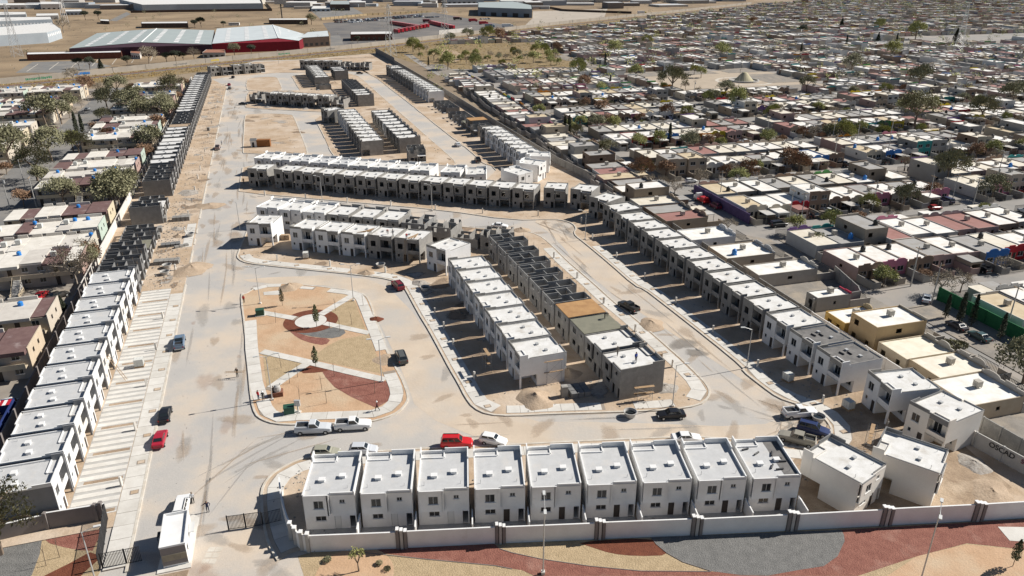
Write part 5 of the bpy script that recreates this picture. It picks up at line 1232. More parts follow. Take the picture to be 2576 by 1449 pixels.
# pylons, billboard, water tower
def lattice(h, b0, b1, arms):
    m = MB(); n = 9; c = [(-1,-1),(1,-1),(1,1),(-1,1)]
    for i in range(n):
        z0, z1 = h*i/n, h*(i+1)/n; w0 = b0+(b1-b0)*i/n; w1 = b0+(b1-b0)*(i+1)/n
        for q in range(4):
            a, b = c[q], c[(q+1) % 4]
            m.tube((a[0]*w0,a[1]*w0,z0),(a[0]*w1,a[1]*w1,z1),.13,.13,4,cap=False); m.tube((a[0]*w0,a[1]*w0,z0),(b[0]*w1,b[1]*w1,z1),.07,.07,3,cap=False); m.tube((b[0]*w0,b[1]*w0,z0),(a[0]*w1,a[1]*w1,z1),.07,.07,3,cap=False)
    t = m.mesh('tower', M['galv']); P = [('tower', t)]
    for z, L in arms: P.append(('cross_arm', MB().tube((-L,0,z+.6),(L,0,z+.6),.12,.12,4).tube((-L,0,z+.6),(0,0,z+2),.07,.07,3).tube((L,0,z+.6),(0,0,z+2),.07,.07,3).mesh('cross_arm', M['galv'])))
    return P
PY = lattice(38, 3.2, .5, [(26,5),(30.5,4.2),(35,3.4)])
for pt, lb in [((-93.12,598.61),'tall lattice pylon by the railway behind the farthest row'),((-58.95,691.84),'lattice pylon in front of the red lorries'),((-380.59,598.61),'lattice pylon in front of the left factory'),((345.67,604.36),'lattice pylon among the far right houses')]:
    place('lattice_pylon', PY, (pt[0], pt[1], 0), R(50), lb, 'pylon', 'lattice pylons')
bbp = (-289.70,999.11)
place('billboard', [('post', MB().tube((0,0,0),(0,0,19),.7,.7,8).mesh('post', M['blackmetal'])),('panel', MB().box(-7,7,-.4,.4,19,26).mesh('panel', M['concgrey'])),('panel_frame', MB().box(-7.2,7.2,-.2,.2,18.7,19).mesh('panel_frame', M['blackmetal']))], (*bbp,0), R(12), 'tall roadside billboard on a single post on the open scrub', 'billboard')
wt = MB()
for a in range(4): wt.tube((3.5*math.cos(a*1.57+.8),3.5*math.sin(a*1.57+.8),0),(2*math.cos(a*1.57+.8),2*math.sin(a*1.57+.8),26),.3,.3,5)
place('water_tower', [('legs', wt.mesh('legs', M['white'])),('tank', MB().lathe([(0,25),(3,26),(3.6,29),(3,32),(0,34)],12).mesh('tank', M['white']))], (*(-540.61,957.77),0), 0, 'white water tower on legs in the left industrial area', 'water tower')
# ---------------------------------------------------------------- trees
def leaf_quads(m, c, r, n, s, rnd, flat=1.0):
    for _ in range(n):
        d = Vector((rnd.gauss(0,1), rnd.gauss(0,1), rnd.gauss(0,1)*flat)); d = d.normalized()*r*rnd.random()**.45; p = Vector(c)+Vector((d.x, d.y, d.z*flat))
        a = Vector((rnd.gauss(0,1), rnd.gauss(0,1), rnd.gauss(0,1))).normalized(); b = a.orthogonal().normalized(); k = s*rnd.uniform(.6,1.3); a = a*k; b = b*k*.55
        m.quad(tuple(p-a-b*.2), tuple(p+b), tuple(p+a+b*.2), tuple(p-b))
def broad_tree(seed, H=7.0, Rr=3.6, leaves=2200, ls=.2, lm='leaf_olive', bark='bark', spread=.75, dens=1.0):
    rnd = random.Random(seed); tr = MB(); lf = MB(); tips = []
    def grow(p, d, L, r, lev):
        q = p+d*L; tr.tube(tuple(p), tuple(q), r, r*.62, 5 if lev < 2 else 3, cap=False)
        if lev >= 3: tips.append(q); tips.append((p+q)/2); return
        n = 4 if lev == 0 else 3
        for i in range(n):
            ax = d.orthogonal().normalized(); ang = 2*math.pi*(i+rnd.random()*.7)/n
            side = (ax*math.cos(ang)+d.cross(ax)*math.sin(ang)); nd = (d*(1-spread*.55)+side*spread*rnd.uniform(.6,1.1)+Vector((0,0,.18))).normalized()
            grow(q, nd, L*rnd.uniform(.62,.82), r*.6, lev+1)
    grow(Vector((0,0,-.1)), Vector((rnd.uniform(-.1,.1),rnd.uniform(-.1,.1),1)).normalized(), H*.30, H*.032, 0)
    zs = max(t.z for t in tips); k = H*.93/zs
    per = max(4, int(leaves/len(tips)))
    for t in tips:
        if rnd.random() < .1: continue
        leaf_quads(lf, t, Rr*.23, int(per*rnd.uniform(.4,1.5)), ls, rnd, .8)
    for v in (tr.v, lf.v):
        for i, a in enumerate(v): v[i] = (a[0], a[1], a[2]*k)
    return [('trunk', tr.mesh('trunk', M[bark])), ('crown', lf.mesh('crown', M[lm]))]
def conifer(seed, H=8, Rr=1.1, n=1600, lm='leaf_pine', pw=1.0, round_=False):
    rnd = random.Random(seed); lf = MB()
    for i in range(n):
        t = rnd.random()**.8; z = H*(.08+.92*t); rr = Rr*((1-t)**pw*1.0+.04)*(1+.25*math.sin(i*2.4+z*3)) if not round_ else Rr*math.sqrt(max(.02, 1-(2*t-1)**2))
        a = rnd.uniform(0, 6.283); q = rr*rnd.random()**.4
        leaf_quads(lf, (q*math.cos(a), q*math.sin(a), z), .12, 1, .30 if Rr > 1.5 else .22, rnd)
    tr = MB().tube((0,0,-.1),(0,0,H*.8),.16,.05,6,cap=False)
    return [('trunk', tr.mesh('trunk', M['bark'])), ('crown', lf.mesh('crown', M[lm]))]
def young_pine(seed):
    rnd = random.Random(seed); lf = MB()
    for i in range(520):
        t = rnd.random(); z = 1.0+2.9*t; rr = .62*(math.sin(math.pi*min(1,t*.9+.12))**.7)*(1-.35*t); a = rnd.uniform(0,6.283); q = rr*rnd.random()**.5; leaf_quads(lf, (q*math.cos(a), q*math.sin(a), z), .08, 1, .13, rnd)
    return [('trunk', MB().tube((0,0,-.1),(0,0,3.2),.045,.02,5,cap=False).mesh('trunk', M['bark'])), ('crown', lf.mesh('crown', M['leaf_young']))]
M['leaf_young'] = island_var(mat('leaf_young', (.12,.125,.06), rough=.8))
def palm(seed):
    rnd = random.Random(seed); tr = MB().tube((0,0,-.1),(.1,0,5.2),.28,.2,8); lf = MB()
    for i in range(34):
        a = rnd.uniform(0, 6.283); el = rnd.uniform(-.5,1.1); d = Vector((math.cos(a)*math.cos(el), math.sin(a)*math.cos(el), math.sin(el))); p = Vector((.1,0,5.2))
        s = Vector((-math.sin(a), math.cos(a), 0))*.22
        for k in range(4):
            q = p+d*.5; lf.quad(tuple(p-s), tuple(q-s), tuple(q+s), tuple(p+s)); p = q; d = (d+Vector((0,0,-.28))).normalized()
    return [('trunk', tr.mesh('trunk', M['bark'])), ('crown', lf.mesh('crown', M['leaf_olive']))]
TR = {'olive': [broad_tree(s, 7.0, 4.6, 3000, .17, 'leaf_olive', spread=.85) for s in (1,2,3)], 'green': [broad_tree(s, 6.2, 4.2, 2800, .17, 'leaf_green', spread=.85) for s in (11,12,13)],
      'brown': [broad_tree(s, 4.6, 3.4, 2000, .15, 'leaf_brown', spread=.9) for s in (21,22)], 'bare': [broad_tree(s, 5.0, 3.2, 1500, .10, 'leaf_twig', 'barkpale', spread=.9) for s in (31,32)],
      'pine': [broad_tree(s, 6.5, 4.4, 4200, .18, 'leaf_pine', spread=.6) for s in (41,42)], 'cone': [conifer(43, 7, 2.0, 1400)], 'cypress': [conifer(s, 8, .85, 1100, 'leaf_pine', .5) for s in (44,45)], 'palm': [palm(1)],
      'sapling': [broad_tree(s, 3.4, 1.5, 420, .11, 'leaf_green', 'bark', .45) for s in (51,52)], 'youngpine': [young_pine(s) for s in (55,56)], 'bush': [conifer(61, 1.6, 1.5, 500, 'leaf_olive', 1, True)]}
TN = dict(olive='broad_tree', green='broad_tree', brown='broad_tree', bare='bare_tree', pine='dark_evergreen', cone='dark_evergreen', cypress='cypress_tree', palm='palm_tree', sapling='sapling', youngpine='young_pine', bush='bush')
TD = dict(olive='olive-green spreading tree', green='fresh green spreading tree', brown='brown-leaved tree', bare='bare twiggy tree', pine='dark rounded evergreen', cone='dark conical evergreen', cypress='slim dark cypress', palm='shaggy palm', sapling='leafy young tree', youngpine='slim young evergreen', bush='low bush')
tcount = {}
TS = dict(olive=1.55, green=1.5, brown=1.5, bare=1.35, pine=1.15)
def tree(kind, pt, scale, where, z=0.0, group='trees'):
    i = tcount.get(kind, 0); tcount[kind] = i+1; t = TR[kind][i % len(TR[kind])]
    o = place(TN[kind], t, (pt[0], pt[1], z), i*2.399, TD[kind]+' '+where, 'tree' if kind != 'bush' else 'bush', group)
    k = TS.get(kind, 1.0); o.scale = (scale*k, scale*k, scale*k*(.9 if k > 1 else 1)); return o
for k, pt, s, w in [('olive',(-175.98,257.52),1.6,'at the left edge by the street bend'),('olive',(-204.36,329.37),1.5,'in front of the blue apartment front'),('olive',(-157.06,241.05),1.25,'right of the asphalt street on the left'),('olive',(-166.91,267.23),1.35,'behind the palm, left of the apartments'),('green',(-167.43,282.44),1.0,'by the corner of the second apartment group'),
 ('bare',(-262.20,459.96),1.5,'against the railway wall on the left'),('brown',(-233.38,420.20),1.5,'by the utility pole near the railway'),('olive',(-210.29,407.16),1.25,'at the end of the left street'),('olive',(-196.72,367.98),1.2,'above the parked grey car'),('olive',(-173.83,348.07),1.35,'between the third and fourth apartment groups'),('olive',(-174.93,392.48),1.5,'tallest by the far left wall'),('olive',(-157.65,340.65),1.35,'overhanging the far left wall'),
 ('brown',(-150.14,316.83),1.3,'under the olive trees at the far left wall'),('brown',(-158.91,291.75),1.1,'in front of the fourth apartment group'),('bare',(-137.05,279.88),1.2,'by the long left wall'),('brown',(-144.21,212.08),.9,'beside the white ground-floor front'),('bare',(-95.07,150.13),1.7,'with wide twiggy crown below the last apartment row'),('olive',(-114.80,207.98),1.25,'with pale trunk by the pale rendered wall'),('bare',(-117.35,210.70),1.4,'leaning over the pale rendered wall'),
 ('cypress',(-183.43,315.25),1.15,'left one of the pair beside the left street'),('cypress',(-180.43,314.31),1.05,'right one of the pair beside the left street'),('palm',(-184.07,290.38),1.15,'by the orange gable on the left'),('cone',(-92.17,138.84),.55,'behind the last finished left houses'),('olive',(-62.21,70.51),1.0,'at the bottom left corner'),
 ('pine',(-539.99,1003.14),1.6,'left one of two in the left industrial area'),('pine',(-525.46,1006.77),1.6,'right one of two in the left industrial area'),('pine',(-294.79,526.83),1.05,'left of the conical one by the railway wall'),('pine',(-284.99,521.65),1.2,'next to the conical one by the railway wall'),('cone',(-275.98,519.09),1.1,'by the railway wall'),('pine',(-266.43,536.42),1.1,'beside the red-roofed cabin'),('bare',(-257.02,548.59),2.0,'with pale crown before the purple warehouse'),('pine',(-248.72,558.94),1.1,'first of the clump before the purple warehouse'),('pine',(-243.23,561.29),1.25,'second of the clump before the purple warehouse'),('pine',(-238.91,564.86),1.0,'third of the clump before the purple warehouse'),('bare',(-233.29,570.89),1.7,'right of the dark clump'),('pine',(-204.91,612.63),1.1,'in front of the crimson warehouse'),('olive',(-215.41,604.36),1.0,'before the crimson warehouse corner'),('pine',(-349.49,869.55),1.3,'left one behind the warehouse roof'),('pine',(-347.66,883.44),1.6,'right one behind the warehouse roof'),('pine',(-323.17,883.44),1.0,'near the white coach'),('bare',(-462.49,811.92),2.6,'by the left factory corner'),
 ('bare',(-166.06,680.80),1.5,'at the end of the crimson warehouse'),('pine',(-138.95,705.80),.9,'before the brown shop'),('olive',(-234.48,923.96),1.3,'behind the pale warehouse'),
 ('green',(-79.80,629.08),1.35,'left of the sandy patch by the railway'),('green',(-73.34,614.72),1.0,'second by the sandy patch'),('bare',(-68.58,625.43),1.0,'thin one by the sandy patch'),('green',(-57.49,572.11),1.1,'on the green beside the footpaths'),('green',(-43.26,521.65),1.3,'nearest on the green beside the footpaths'),('green',(-24.34,519.09),1.3,'beside the small grey mound'),('green',(-37.12,563.07),.7,'small, in the middle of the footpath green'),('green',(-22.05,711.66),1.7,'tall, by the railway behind the blue-doored house'),('brown',(-12.34,725.87),1.8,'tall, beside the green one by the railway'),('olive',(-40.78,723.95),1.2,'against the railway wall right of the pylons'),('olive',(-54.45,697.98),1.0,'right of the pylon'),('cypress',(-58.26,540.23),.85,'alone by the far right boundary row'),
 ('green',(78.73,597.64),1.45,'rising above the middle of the right-hand houses'),('green',(26.86,566.05),1.05,'by the far park edge'),('green',(41.93,487.90),1.3,'at the crossing before the far avenue'),('green',(76.48,474.67),1.1,'left of the plaza path'),('olive',(87.80,420.94),1.6,'large, at the lower left of the plaza'),('bare',(55.55,540.23),1.2,'by the far avenue'),('green',(117.01,676.26),1.2,'far among the right-hand houses'),('green',(155.51,575.19),1.5,'behind the plaza avenue'),('green',(109.30,369.34),1.3,'in front of the white hall by the plaza'),('green',(117.44,497.11),.8,'left one of two at the plaza edge'),('green',(118.54,482.53),.8,'right one of two at the plaza edge'),('bare',(98.38,433.27),.8,'small, in the lower plaza'),('bare',(101.19,415.85),.8,'small, second in the lower plaza'),('olive',(113.54,406.02),1.0,'thin, right in the lower plaza'),('brown',(36.33,632.77),1.3,'far left among the right-hand houses'),('brown',(41.08,438.76),1.2,'between two house rows'),('brown',(71.67,347.74),1.2,'in the second street row'),('brown',(43.04,358.88),1.1,'beside the arcaded house'),('cypress',(64.30,534.80),1.2,'by the far side street'),('cypress',(21.59,305.12),1.15,'left one of a pair by the side street'),('cypress',(23.30,305.12),1.2,'right one of a pair by the side street'),('cypress',(62.46,295.22),1.05,'before the crimson fronts'),('cypress',(56.64,442.49),.9,'by the yellow balcony house'),('brown',(280.23,920.13),1.6,'far right, top'),
 ('green',(281.80,578.30),1.6,'right of the long white wall'),('green',(386.21,830.29),1.7,'far up on the right'),('green',(380.64,740.64),1.9,'far up beside the open wasteland'),('olive',(173.17,323.05),1.75,'largest on the right, behind the bright roof'),('green',(131.26,296.83),1.1,'left of the bright metal roof'),('olive',(231.16,435.08),1.5,'by the cross street wall'),('olive',(248.74,376.17),1.4,'near the right edge'),('olive',(210.73,338.37),1.3,'behind the dark red house'),('olive',(221.05,501.84),1.4,'right of the plaza'),('olive',(164.25,426.14),.95,'on the plaza beside the red kiosk'),('pine',(288.67,783.00),1.5,'far, left one in the upper town'),('cone',(362.75,869.55),1.5,'far, in the upper town'),('cypress',(280.19,655.80),1.4,'tall in the upper middle of the town'),('cone',(327.85,702.48),1.3,'in the upper middle of the town'),('cypress',(336.03,684.79),1.3,'beside the pink house far up'),('cone',(395.01,697.98),1.9,'next to the far right pylon'),('cypress',(223.98,604.36),1.1,'by the gabled house'),
 ('brown',(43.66,242.34),1.15,'behind the pink tank'),('brown',(51.41,244.86),1.0,'by the wooden gate'),('bare',(49.80,221.63),.9,'on the corner of the side street'),('brown',(77.38,241.10),1.15,'in front of the garage fronts'),('brown',(30.81,279.13),.9,'beside the ochre yard'),('bare',(57.61,188.85),.75,'by the white-walled house'),('bare',(60.93,236.85),.8,'before the pink fence'),
 ('brown',(96.77,258.17),1.1,'left of the blue front'),('brown',(98.81,252.02),1.15,'in front of the blue front'),('bare',(135.77,253.36),1.0,'on the right cross street'),('olive',(142.07,238.05),1.15,'over the pale wall of the cross street'),('brown',(171.20,272.07),.9,'far right by the grey hall'),('brown',(127.69,219.01),.9,'before the orange house'),('bush',(76.85,178.17),2.2,'in the olive-walled yard'),
 ('cypress',(89.47,134.44),.82,'second by the green wall'),('cypress',(91.11,133.09),.85,'third by the green wall'),('cypress',(93.25,127.11),.7,'last by the green wall'),('cypress',(87.78,136.49),.65,'first by the green wall'),('bare',(92.53,147.87),.95,'behind the silver sedan'),('bare',(97.94,149.47),.85,'near the two walkers'),('bush',(81.48,122.90),1.2,'dry, before the cream house'),('bush',(83.95,123.69),.8,'round, beside the dry one'),('olive',(87.35,110.72),.9,'at the right edge below the fence')]:
    tree(k, pt, s, w)
for k, pt, s, w in [('youngpine',(-38.53,132.21),1.25,'on the round park plaza'),('youngpine',(-34.78,116.02),1.1,'in the dark mulch of the park'),('youngpine',(-48.11,142.24),1.0,'in the upper park'),('sapling',(-18.12,67.76),1.0,'in the garden circle outside the wall'),('youngpine',(59.75,68.55),1.0,'at the bottom right outside the wall'),('bush',(-22.19,69.36),.35,'left of the garden circle'),('bush',(-15.89,68.87),.3,'right of the garden circle'),('bush',(-14.79,67.91),.3,'small, right of the garden circle')]:
    tree(k, pt, s, w, .1 if k != 'bush' else 0)
SK = [('trunk', MB().tube((0,0,-.1),(.06,.03,1.6),.035,.025,5).tube((.06,.03,1.6),(.2,.1,2.4),.025,.01,4).tube((.06,.03,1.5),(-.12,.12,2.3),.02,.01,4).mesh('trunk', M['bark'])),('twig', MB().tube((.03,0,1.2),(.25,-.1,1.8),.015,.008,3).mesh('twig', M['bark']))]
for i, pt in enumerate([(-35.85,131.47),(-33.57,130.39),(-31.80,133.23),(-37.99,110.65),(-37.18,112.72),(-40.95,115.98),(-30.85,112.99),(-22.89,107.34),(-34.87,105.18),(-31.95,108.45),(-30.24,104.36),(-47.17,134.12),(-36.43,139.56),(-31.17,142.24),(-54.79,70.02),(-55.63,68.63)]):
    o = place('bare_sapling', SK, (pt[0], pt[1], .12), i*1.7, 'thin leafless sapling, %s of those scattered in the gravel beds' % ordn(i), 'tree', 'leafless saplings'); o.scale = (1.25,)*3
rl = random.Random(77); lt = 0
for i in range(60):
    xx = rl.uniform(60,400); yy = rl.choice([rl.uniform(12.8,14.5), rl.uniform(36,41), rl.uniform(56,62), rl.uniform(14,38)])
    ph = (xx-87) % 67.7
    if 14 < yy < 36 and ph < 49: continue
    if not vis(*L19(xx, yy)): continue
    tree(rl.choice(['bare','olive','bare','brown','olive']), L19(xx, yy), rl.uniform(.6,1.1), 'among the left apartments, %s of the unruly ones' % ordn(lt), 0, 'trees among the apartments'); lt += 1
for i in range(26):
    p = XY(rl.uniform(-28,80), rl.uniform(385,470))
    if inside(p, grove) and vis(*p): tree(rl.choice(['green','olive','bare','green']), p, rl.uniform(.5,1.0), 'on the far green by the railway, %s of a loose grove' % ordn(lt), 0, 'far green trees'); lt += 1
# far trees that read as one mass
rf = random.Random(3); m1 = MB()
m1g = MB()
for i in range(8200):
    x = rf.uniform(-60, 1500); y = rf.uniform(420, 2000)
    if .798*x-.603*y+498.9 < 30 or not vis(x, y) or any(inside((x,y), z) for z in (plaza,)): continue
    if rf.random() > .25+.5*min(1, (y-400)/900): continue
    h = rf.uniform(3.0,8.5); leaf_quads(m1 if i % 2 else m1g, (x, y, h*.6), h*.55, 36, h*.10, rf, .75)
m2 = MB(); m3 = MB()
for i in range(1400):
    x = rf.uniform(-600, 400); y = rf.uniform(520, 1700); d = .798*x-.603*y+498.9
    if d > -8 or not vis(x, y): continue
    h = rf.uniform(.4,1.3)
    if rf.random() < .15: leaf_quads(m1, (x, y, h*3), h*3.2, 30, h*.5, rf, .8)
    leaf_quads(m2, (x, y, h*.5), h*.9, 7, .4, rf, .6)
for i in range(2600):
    t = rf.uniform(0, 6.99); k = int(t); f = t-k; a, b = rail[k], rail[k+1]; off = rf.uniform(-38,-17) if rf.random() < .8 else rf.uniform(-10,-3); dx, dy = b[0]-a[0], b[1]-a[1]; L = math.hypot(dx, dy)
    x = a[0]+dx*f-(-dy/L)*-off; y = a[1]+dy*f-(dx/L)*-off
    if not vis(x, y) or inside((x, y), estate): continue
    leaf_quads(m3, (x, y, .35), .9, 4, .4, rf, .5)
tag(m1.obj('far_trees', M['leaf_olive']), 'scattered dull olive trees speckling the far town', 'trees', None, 'stuff'); tag(m1g.obj('far_trees', M['leaf_green']), 'scattered yellow-green trees speckling the far town', 'trees', None, 'stuff')
tag(m2.obj('desert_scrub', M['leaf_twig']), 'dry scrub dotted over the open industrial land', 'scrub', None, 'stuff')
M['leaf_straw'] = island_var(mat('leaf_straw', (.34,.235,.09), rough=.9))
tag(m3.obj('dry_grass', M['leaf_straw']), 'tufts of straw-coloured grass along the railway', 'grass', None, 'stuff')

# yards of the neighbourhood: trees and cars
ry_ = random.Random(23); yt = 0; yc = 0
for n_, c in enumerate(near):
    f = fr(c[3], c[4]); r1 = ry_.random()
    if r1 < .36:
        p = f(ry_.uniform(1,5), ry_.uniform(-6.2,-2.5)); kd = ry_.choice(['brown','bare','bare','olive','green','green'])
        tree(kd, p, ry_.uniform(.45,.85), 'in a front yard, %s of the yard trees from the camera' % ordn(yt), 0, 'yard trees'); yt += 1
    elif r1 < .56:
        p = f(ry_.uniform(4.2,5.2), -2.6); kd = ry_.choice(['sedan','hatch','suv','crew','van']); cl = ry_.choice([wht, slv, blk, gry, (.05,.06,.12), (.25,.03,.03), (.2,.19,.17)])
        car(kd, p, c[4]+ry_.choice([90,-90]), cl, '%s in a front yard, %s of the yard cars from the camera' % (CN[kd].replace('_',' '), ordn(yc)), 'cars in front yards', .08); yc += 1
    elif r1 < .66:
        p = f(ry_.uniform(1,6), -7.2); kd = ry_.choice(['sedan','hatch','suv','crew'])
        car(kd, p, c[4], ry_.choice([wht, slv, blk, gry, (.3,.03,.03)]), '%s at the kerb, %s of the yard cars from the camera' % (CN[kd].replace('_',' '), ordn(yc)), 'cars in front yards', 0); yc += 1
# sheds and halls along the far industrial skyline
vi = VC(); rI = random.Random(31)
for i in range(330):
    x = rI.uniform(-1000,500); y = rI.uniform(1230,2100)
    if .798*x-.603*y+498.9 > -60 or not vis(x, y): continue
    w, d, h = rI.uniform(15,60), rI.uniform(12,40), rI.uniform(3,9); wc = rI.choice([(.35,.33,.3),(.45,.44,.42),(.2,.17,.15),(.3,.34,.38),(.5,.46,.4)])
    vi.boxr((x,y), rI.uniform(-.1,.3), 0, w, 0, d, 0, h, wc, rI.choice([(.7,.69,.66),(.5,.5,.5),(.3,.28,.26)]))
vi.fin('far_industry', 'scattered sheds and halls along the top edge of the view', 'buildings')
# ---------------------------------------------------------------- front wall, gate, gatehouse
def wseg(a, b, h, m, parent, o, t=.2, name='wall_panel', z0=-.2):
    dx, dy = b[0]-a[0], b[1]-a[1]; L = math.hypot(dx, dy) or 1; nx, ny = -dy/L*t/2, dx/L*t/2; a2 = (a[0]-o[0], a[1]-o[1]); b2 = (b[0]-o[0], b[1]-o[1])
    return MB().hexa([(a2[0]-nx,a2[1]-ny),(b2[0]-nx,b2[1]-ny),(b2[0]+nx,b2[1]+ny),(a2[0]+nx,a2[1]+ny)], z0, h).obj(name, m, parent)
fw = empty('perimeter_wall', (-24.56,70.97)); tag(fw, 'white perimeter wall with grey pillar groups below the front row', 'wall'); fo = (-24.56,70.97)
gp = [((-14.22,71.56),(-12.79,71.68)),((-2.09,72.42),(-0.77,72.51)),((10.22,73.17),(11.64,73.29)),((22.37,73.88),(23.93,73.97)),((34.60,74.69),(36.21,74.83)),((46.94,75.64),(48.58,75.75)),((59.13,76.50),(60.82,76.65))]
cur = fo; hs = [2.5,2.55,2.5,2.55,2.5,2.5,2.6,2.6]
def lerp(a, b, t): return (a[0]+(b[0]-a[0])*t, a[1]+(b[1]-a[1])*t)
def pillars(a, b, hts, mm):
    n = len(hts); dx, dy = b[0]-a[0], b[1]-a[1]; L = math.hypot(dx, dy) or 1; ux, uy = dx/L, dy/L
    for i, h in enumerate(hts):
        c = lerp(a, b, (i+.5)/n); w = L/n*.36; p = [(c[0]-fo[0]+ux*sx*w-uy*sy*.28, c[1]-fo[1]+uy*sx*w+ux*sy*.28) for sx, sy in ((-1,-1),(1,-1),(1,1),(-1,1))]
        MB().hexa(p, -.2, h).obj('pillar', mm[i % len(mm)], fw)
        MB().hexa([(c[0]-fo[0]+(q[0]-c[0]+fo[0])*1.12, c[1]-fo[1]+(q[1]-c[1]+fo[1])*1.12) for q in p], h+.003, h+.1).obj('pillar_cap', M['white'], fw)
for i, (a, b) in enumerate(gp):
    wseg(cur, a, hs[i], M['white'], fw, fo); wseg((a[0],a[1]), (b[0],b[1]), hs[i]-.12, M['taupe'], fw, fo, .14, 'recess_panel'); pillars(a, b, [2.95,2.8,2.65], [M['taupe'], M['concgrey'], M['taupe']]); cur = b
    wc = wseg(cur if False else a, b, .01, M['white'], fw, fo, .1, 'footing')
wseg(cur, (76,77.9), 2.6, M['white'], fw, fo)
cv = smooth_poly([(-31.45,82.28),(-30.73,80.23),(-29.93,78.06),(-29.10,76.25),(-27.88,73.79),(-26.25,71.61),(-25.25,71.05),(-24.64,70.97)], 1, False)
for a, b in zip(cv, cv[1:]): wseg(a, b, 2.45, M['white'], fw, fo)
for t in ((-27.43,72.91),(-26.63,72.04),(-25.67,71.27),(-24.81,70.98)):
    pillars((t[0]-.28,t[1]), (t[0]+.28,t[1]), [2.8], [M['concgrey']])
# yard dividers and patios behind the front row
for i in range(9):
    p = (FR[0]+7.105*i*math.cos(R(fa)), FR[1]+7.105*i*math.sin(R(fa))); dv = (math.sin(R(fa)), -math.cos(R(fa)))
    a = (p[0]+6.75*math.cos(R(fa)), p[1]+6.75*math.sin(R(fa)))
    w = MB().hexa([(-.08,0),(.08,0),(.08,-2.9),(-.08,-2.9)], 0, 2.1).obj('yard_divider', M['white']); w.location = (a[0], a[1]+.3, .1); w.rotation_euler = (0,0,R(fa)); tag(w, 'white yard divider right of the %s front-row house' % ordn(i), 'wall', 'yard dividers of the front row')
    s = slabpoly('patio', [(p[0]-.1,p[1]+.1),(p[0]+6.5,p[1]+.4),(p[0]+6.5,p[1]-1.5),(p[0]-.1,p[1]-1.8)], .05, .16, M['concgrey'])
# brown wall and fence, lower left
bw_o = (-52.34,76.72); bwl = empty('entrance_wall', bw_o); tag(bwl, 'dark taupe wall with stepped pillars at the entrance, lower left', 'wall')
bp = [(-52.27,76.72),(-59.02,74.91),(-64.5,72.6),(-80,67.5)]
wseg(bp[0], bp[1], 2.5, M['taupe'], bwl, bw_o); wseg(bp[1], bp[2], 2.25, M['taupe'], bwl, bw_o); wseg(bp[2], bp[3], 2.2, M['taupe'], bwl, bw_o)
for t, h in ((.06,2.9),(.16,2.75),(.98,2.6)):
    c = lerp(bp[0], bp[1], t); MB().box(c[0]-bw_o[0]-.22, c[0]-bw_o[0]+.22, c[1]-bw_o[1]-.25, c[1]-bw_o[1]+.25, -.2, h).obj('pillar', M['taupe'], bwl)
for a, b, h in ((bp[0],bp[1],2.5),(bp[1],bp[2],2.25)): wseg(a, b, h+.06, M['white'], bwl, bw_o, .22, 'coping', h+.002)
def bar_fence(name, pts, h, label, step=.16, cat='fence', z=.05, solid=False):
    o = pts[0]; r = empty(name, (o[0], o[1], 0)); tag(r, label, cat)
    for a, b in zip(pts, pts[1:]):
        dx, dy = b[0]-a[0], b[1]-a[1]; L = math.hypot(dx, dy); n = max(1, round(L/2.2))
        for k in range(n):
            p, q = lerp(a, b, k/n), lerp(a, b, (k+1)/n); m = MB(); c = int(L/n/step)
            p2 = (p[0]-o[0], p[1]-o[1]); q2 = (q[0]-o[0], q[1]-o[1])
            for i in range(c):
                s = lerp(p2, q2, (i+.5)/c); m.box(s[0]-.025, s[0]+.025, s[1]-.025, s[1]+.025, z, h)
            for zz in (z+.1, h-.05): m.tube((*p2,zz),(*q2,zz),.035,.035,4)
            m.obj('fence_panel', M['blackmetal'], r)
            MB().box(p2[0]-.06, p2[0]+.06, p2[1]-.06, p2[1]+.06, -.1, h+.08).obj('fence_post', M['blackmetal'], r)
    return r
bar_fence('sliding_fence', [(-52.23,76.63),(-48.71,67.76)], 2.5, 'black bar fence beside the entrance pavement, lower left')
bar_fence('entrance_gate', [(-48.59,68.14),(-46.11,68.85),(-44.45,69.37)], 2.3, 'black bar gate left of the gatehouse', cat='gate')
bar_fence('entrance_gate', [(-35.95,74.75),(-31.86,75.59)], 2.2, 'black bar gate standing open right of the gatehouse', cat='gate')
bar_fence('side_gate', [(-31.86,75.59),(-29.69,76.44)], 2.0, 'dark bar fence in the shade by the curved white wall')
# gatehouse
gh = empty('gatehouse', (-41.35,68.1,0), R(18)); tag(gh, 'small white gatehouse with taupe tiled end at the entrance', 'gatehouse')
m = MB().plate((.15,0), (1,0), (0,-1), 2.5, 0, 3.0, [], .15).plate((0,6.2), (0,-1), (-1,0), 6.2, 0, 3.0, [(2.4,3.6,.0,2.1)], .15).plate((2.8,0), (0,1), (1,0), 6.2, 0, 3.0, [(3.0,4.6,.9,2.1),(.8,1.5,.9,2.1)], .15).plate((2.65,6.2), (-1,0), (0,1), 2.5, 0, 3.0, [], .15)
m.obj('wall', M['white'], gh)
MB().box(.16,2.64,.16,6.04,2.7,2.85).obj('roof', M['white'], gh)
MB().box(-.05,.12,0,6.2,3.0,3.2).box(2.68,2.85,0,6.2,3.0,3.2).box(.12,2.68,0,.14,3.0,3.2).box(.12,2.68,6.06,6.2,3.0,3.2).obj('parapet', M['white'], gh)
MB().box(.02,2.78,-.06,-.003,.4,3.0).obj('front_cladding', M['taupe'], gh)
for k in range(4): MB().box(.08+k*.67,.08+k*.67+.64,-.10,-.062,1.05,1.95).obj('stone_tile', mat('stonetile',(.34,.30,.22),(.26,.23,.18),1), gh)
